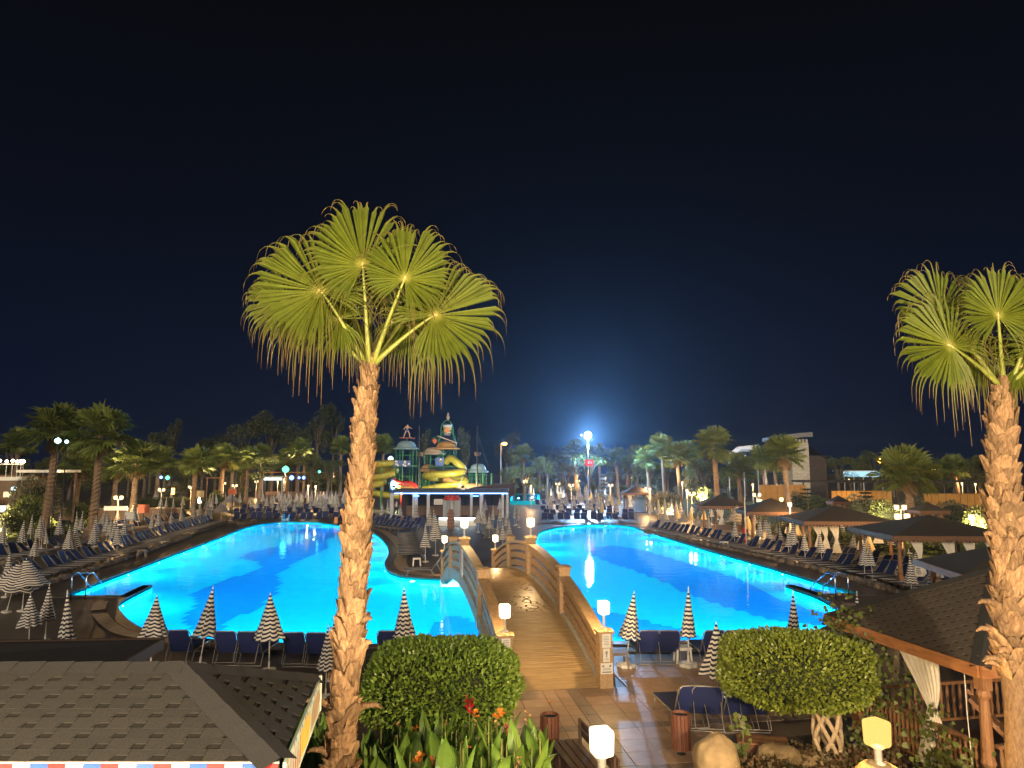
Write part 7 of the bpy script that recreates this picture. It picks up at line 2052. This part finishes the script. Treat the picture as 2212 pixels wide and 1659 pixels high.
zc = CP(1700,944).z
mb = MB(); n = 12
for k in range(n+1):
    u = k/n; x = c0.x+(c1.x-c0.x)*u; z = zc-.15+.65*math.sin(u*math.pi*.5)
    mb.v += [(x,-1,z-.5),(x,w+1,z-.5),(x,w+1,z+.25*(.4+.6*u)),(x,-1,z+.25*(.4+.6*u))]
for k in range(n):
    q = k*4
    for j in range(4): mb.f.append((q+j,q+4+j,q+4+(j+1) % 4,q+(j+1) % 4))
mb.f += [(0,1,2,3),(n*4+3,n*4+2,n*4+1,n*4)]
mb.build("canopy", mat("grey_canopy_roof",(.22,.23,.25),None,2,.6), ct)
for x in (1675,1703,1718,1722,1736):
    q = CP(x,960); MB().box((q.x,.3,(q.z-1.5+zc-.4)/2+.4),(.13,.13,zc-.4-q.z+1.0)).build("canopy_post", M_plastic, ct)
a2 = CP(1748,970); b2 = CP(1786,1000); 
MB().box(((a2.x+b2.x)/2, 2.2, CP(1760,984).z/2),(b2.x-a2.x,4,CP(1760,984).z)).build("side_wall", M_cside, ct)
z1 = CP(1760,984).z; MB().poly([(a2.x,0,z1+1.5),(b2.x,0,z1-.4),(b2.x,4.4,z1-.4),(a2.x,4.4,z1+1.5)]).poly([(a2.x,.0,z1+1.3),(a2.x,4.4,z1+1.3),(b2.x,4.4,z1-.6),(b2.x,0,z1-.6)]).build("side_roof", M_cside, ct)
# small unseen floodlight added to wash the castle wall
fl2 = thing("unseen_floodlight", "small unseen white floodlight on a post washing the castle tower", "floodlight", (P(1690,1060,104).x, 104, 0))
MB().lathe([(.06,0),(.05,3.2)], 6).build("post", M_dark, fl2); MB().box((0,.05,3.3),(.4,.2,.3)).build("housing", M_dark, fl2); MB().box((0,.17,3.3),(.34,.03,.24)).build("lens", G_winc, fl2)
lamp(fl2, (0,.5,3.4), 520, (.85,.95,1.0), .15)
# white angular canopies left of the castle
wc = thing("white_canopy", "white angular tent canopies glowing cold beyond the right palms", "canopy", (P(1600,975,125).x, 125, 0))
def WP(x,y,dy=0): q = P(x,y,125); return (q.x-wc.location.x, dy, q.z)
M_tent = mat("tent_cloth", (.78,.80,.84), (.66,.68,.74), 2, .7)
for pts_ in ([(1562,985),(1590,965),(1620,962),(1600,980)],[(1582,968),(1632,961),(1640,972),(1612,975)],[(1566,990),(1600,978),(1612,986),(1580,996)]):
    mb = MB(); f_ = [WP(x,y,-1.5+.6*i) for i,(x,y) in enumerate(pts_)]; mb.poly(f_); mb.poly([(x,y+.1,z-.06) for x,y,z in reversed(f_)]); mb.build("tent_panel", M_tent, wc)
for x in (1572,1604,1634): q = WP(x,985); MB().lathe([(.1,0),(.08,q[2])],6,(q[0],-.5,0)).build("mast", M_plastic, wc)
MB().box((WP(1600,1000)[0],-2,WP(1600,1000)[2]),(.5,.3,.3)).build("lamp_head", G_winc, wc); lamp(wc, (WP(1600,1000)[0],-3,WP(1600,1000)[2]+.3), 160, (.8,.9,1), .2)
# orange perimeter wall in panels
def panel_wall(px0, px1, yt, d, label, m, n, lampx=()):
    a = P(px0,yt,d); b = P(px1,yt,d); t = thing("perimeter_wall", label, "wall", (a.x,d,0)); w = (b.x-a.x)/n
    for k in range(n): MB().box((w*(k+.5),0,a.z/2),(w-.05,.25+.02*(k % 2),a.z)).build("panel", m, t)
    MB().box((w*n/2,0,a.z+.05),(w*n,.4,.1)).build("coping", m, t)
panel_wall(1795, 1925, 1062, 92, "bright orange panelled wall behind the gazebos", M_owall, 12)
panel_wall(1640, 1740, 1049, 104, "orange wall behind the large castle palm", M_owall, 8)
panel_wall(1995, 2150, 1068, 88, "dimmer orange wall left of the right palm trunk", M_owall, 10)
wl2 = thing("wall_lamp", "small amber lamp lighting the orange wall", "lamp", (P(1850,1080,89).x, 89, 0)); MB().lathe([(.05,0),(.04,1.0)],6).build("post", M_dark, wl2); MB().lathe([(.12,1.0),(.14,1.2),(.02,1.3)],8).build("shade", G_far, wl2, True); lamp(wl2,(0,.5,1.25),160,(1,.62,.2),.1)
cn = thing("lit_canopy", "low canopy whose front glows blue-white in place of lamplight behind the orange wall", "canopy", (P(1865,1025,128).x,128,0))
a = P(1822,1018,128); b = P(1909,1030,128); MB().box((0,0,(a.z+b.z)/2),(b.x-a.x,.12,a.z-b.z)).build("fascia", glow("glow_for_canopy_light",(.45,.80,.95),.75), cn); MB().box((0,2,a.z+.05),(b.x-a.x+.3,4.2,.12)).build("roof", M_white, cn)  # front glows by itself, standing in for light falling on the canopy
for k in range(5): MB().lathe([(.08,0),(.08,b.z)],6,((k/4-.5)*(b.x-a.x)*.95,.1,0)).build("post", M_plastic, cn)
bw_ = thing("dark_pergola", "long dark flat pergola roof behind the orange wall", "pergola", (P(1880,1040,108).x,108,0))
a = P(1735,1040,108); b = P(2140,1050,108); MB().box(((a.x+b.x)/2-bw_.location.x,2,a.z),(b.x-a.x,5,.3)).build("roof", M_groof, bw_)
for k in range(9): MB().box((a.x+(b.x-a.x)*k/8-bw_.location.x,0,a.z/2),(.2,.2,a.z)).build("post", M_darkwood, bw_)

# ------------------------------------------------------------------ thin night haze over the resort
hz = MB().box((0, 280, 12.8), (920, 660, 30.8)).build("haze", bpy.data.materials.new("night_haze"))
hm = hz.data.materials[0]; hm.use_nodes = True; nt = hm.node_tree
for n in list(nt.nodes): nt.nodes.remove(n)
ho = nt.nodes.new("ShaderNodeOutputMaterial"); pv_ = nt.nodes.new("ShaderNodeVolumePrincipled")
pv_.inputs["Color"].default_value = (0.42,0.68,1.0,1); pv_.inputs["Density"].default_value = 0.00045; pv_.inputs["Anisotropy"].default_value = 0.78
nt.links.new(pv_.outputs[0], ho.inputs["Volume"]); stuff(hz)
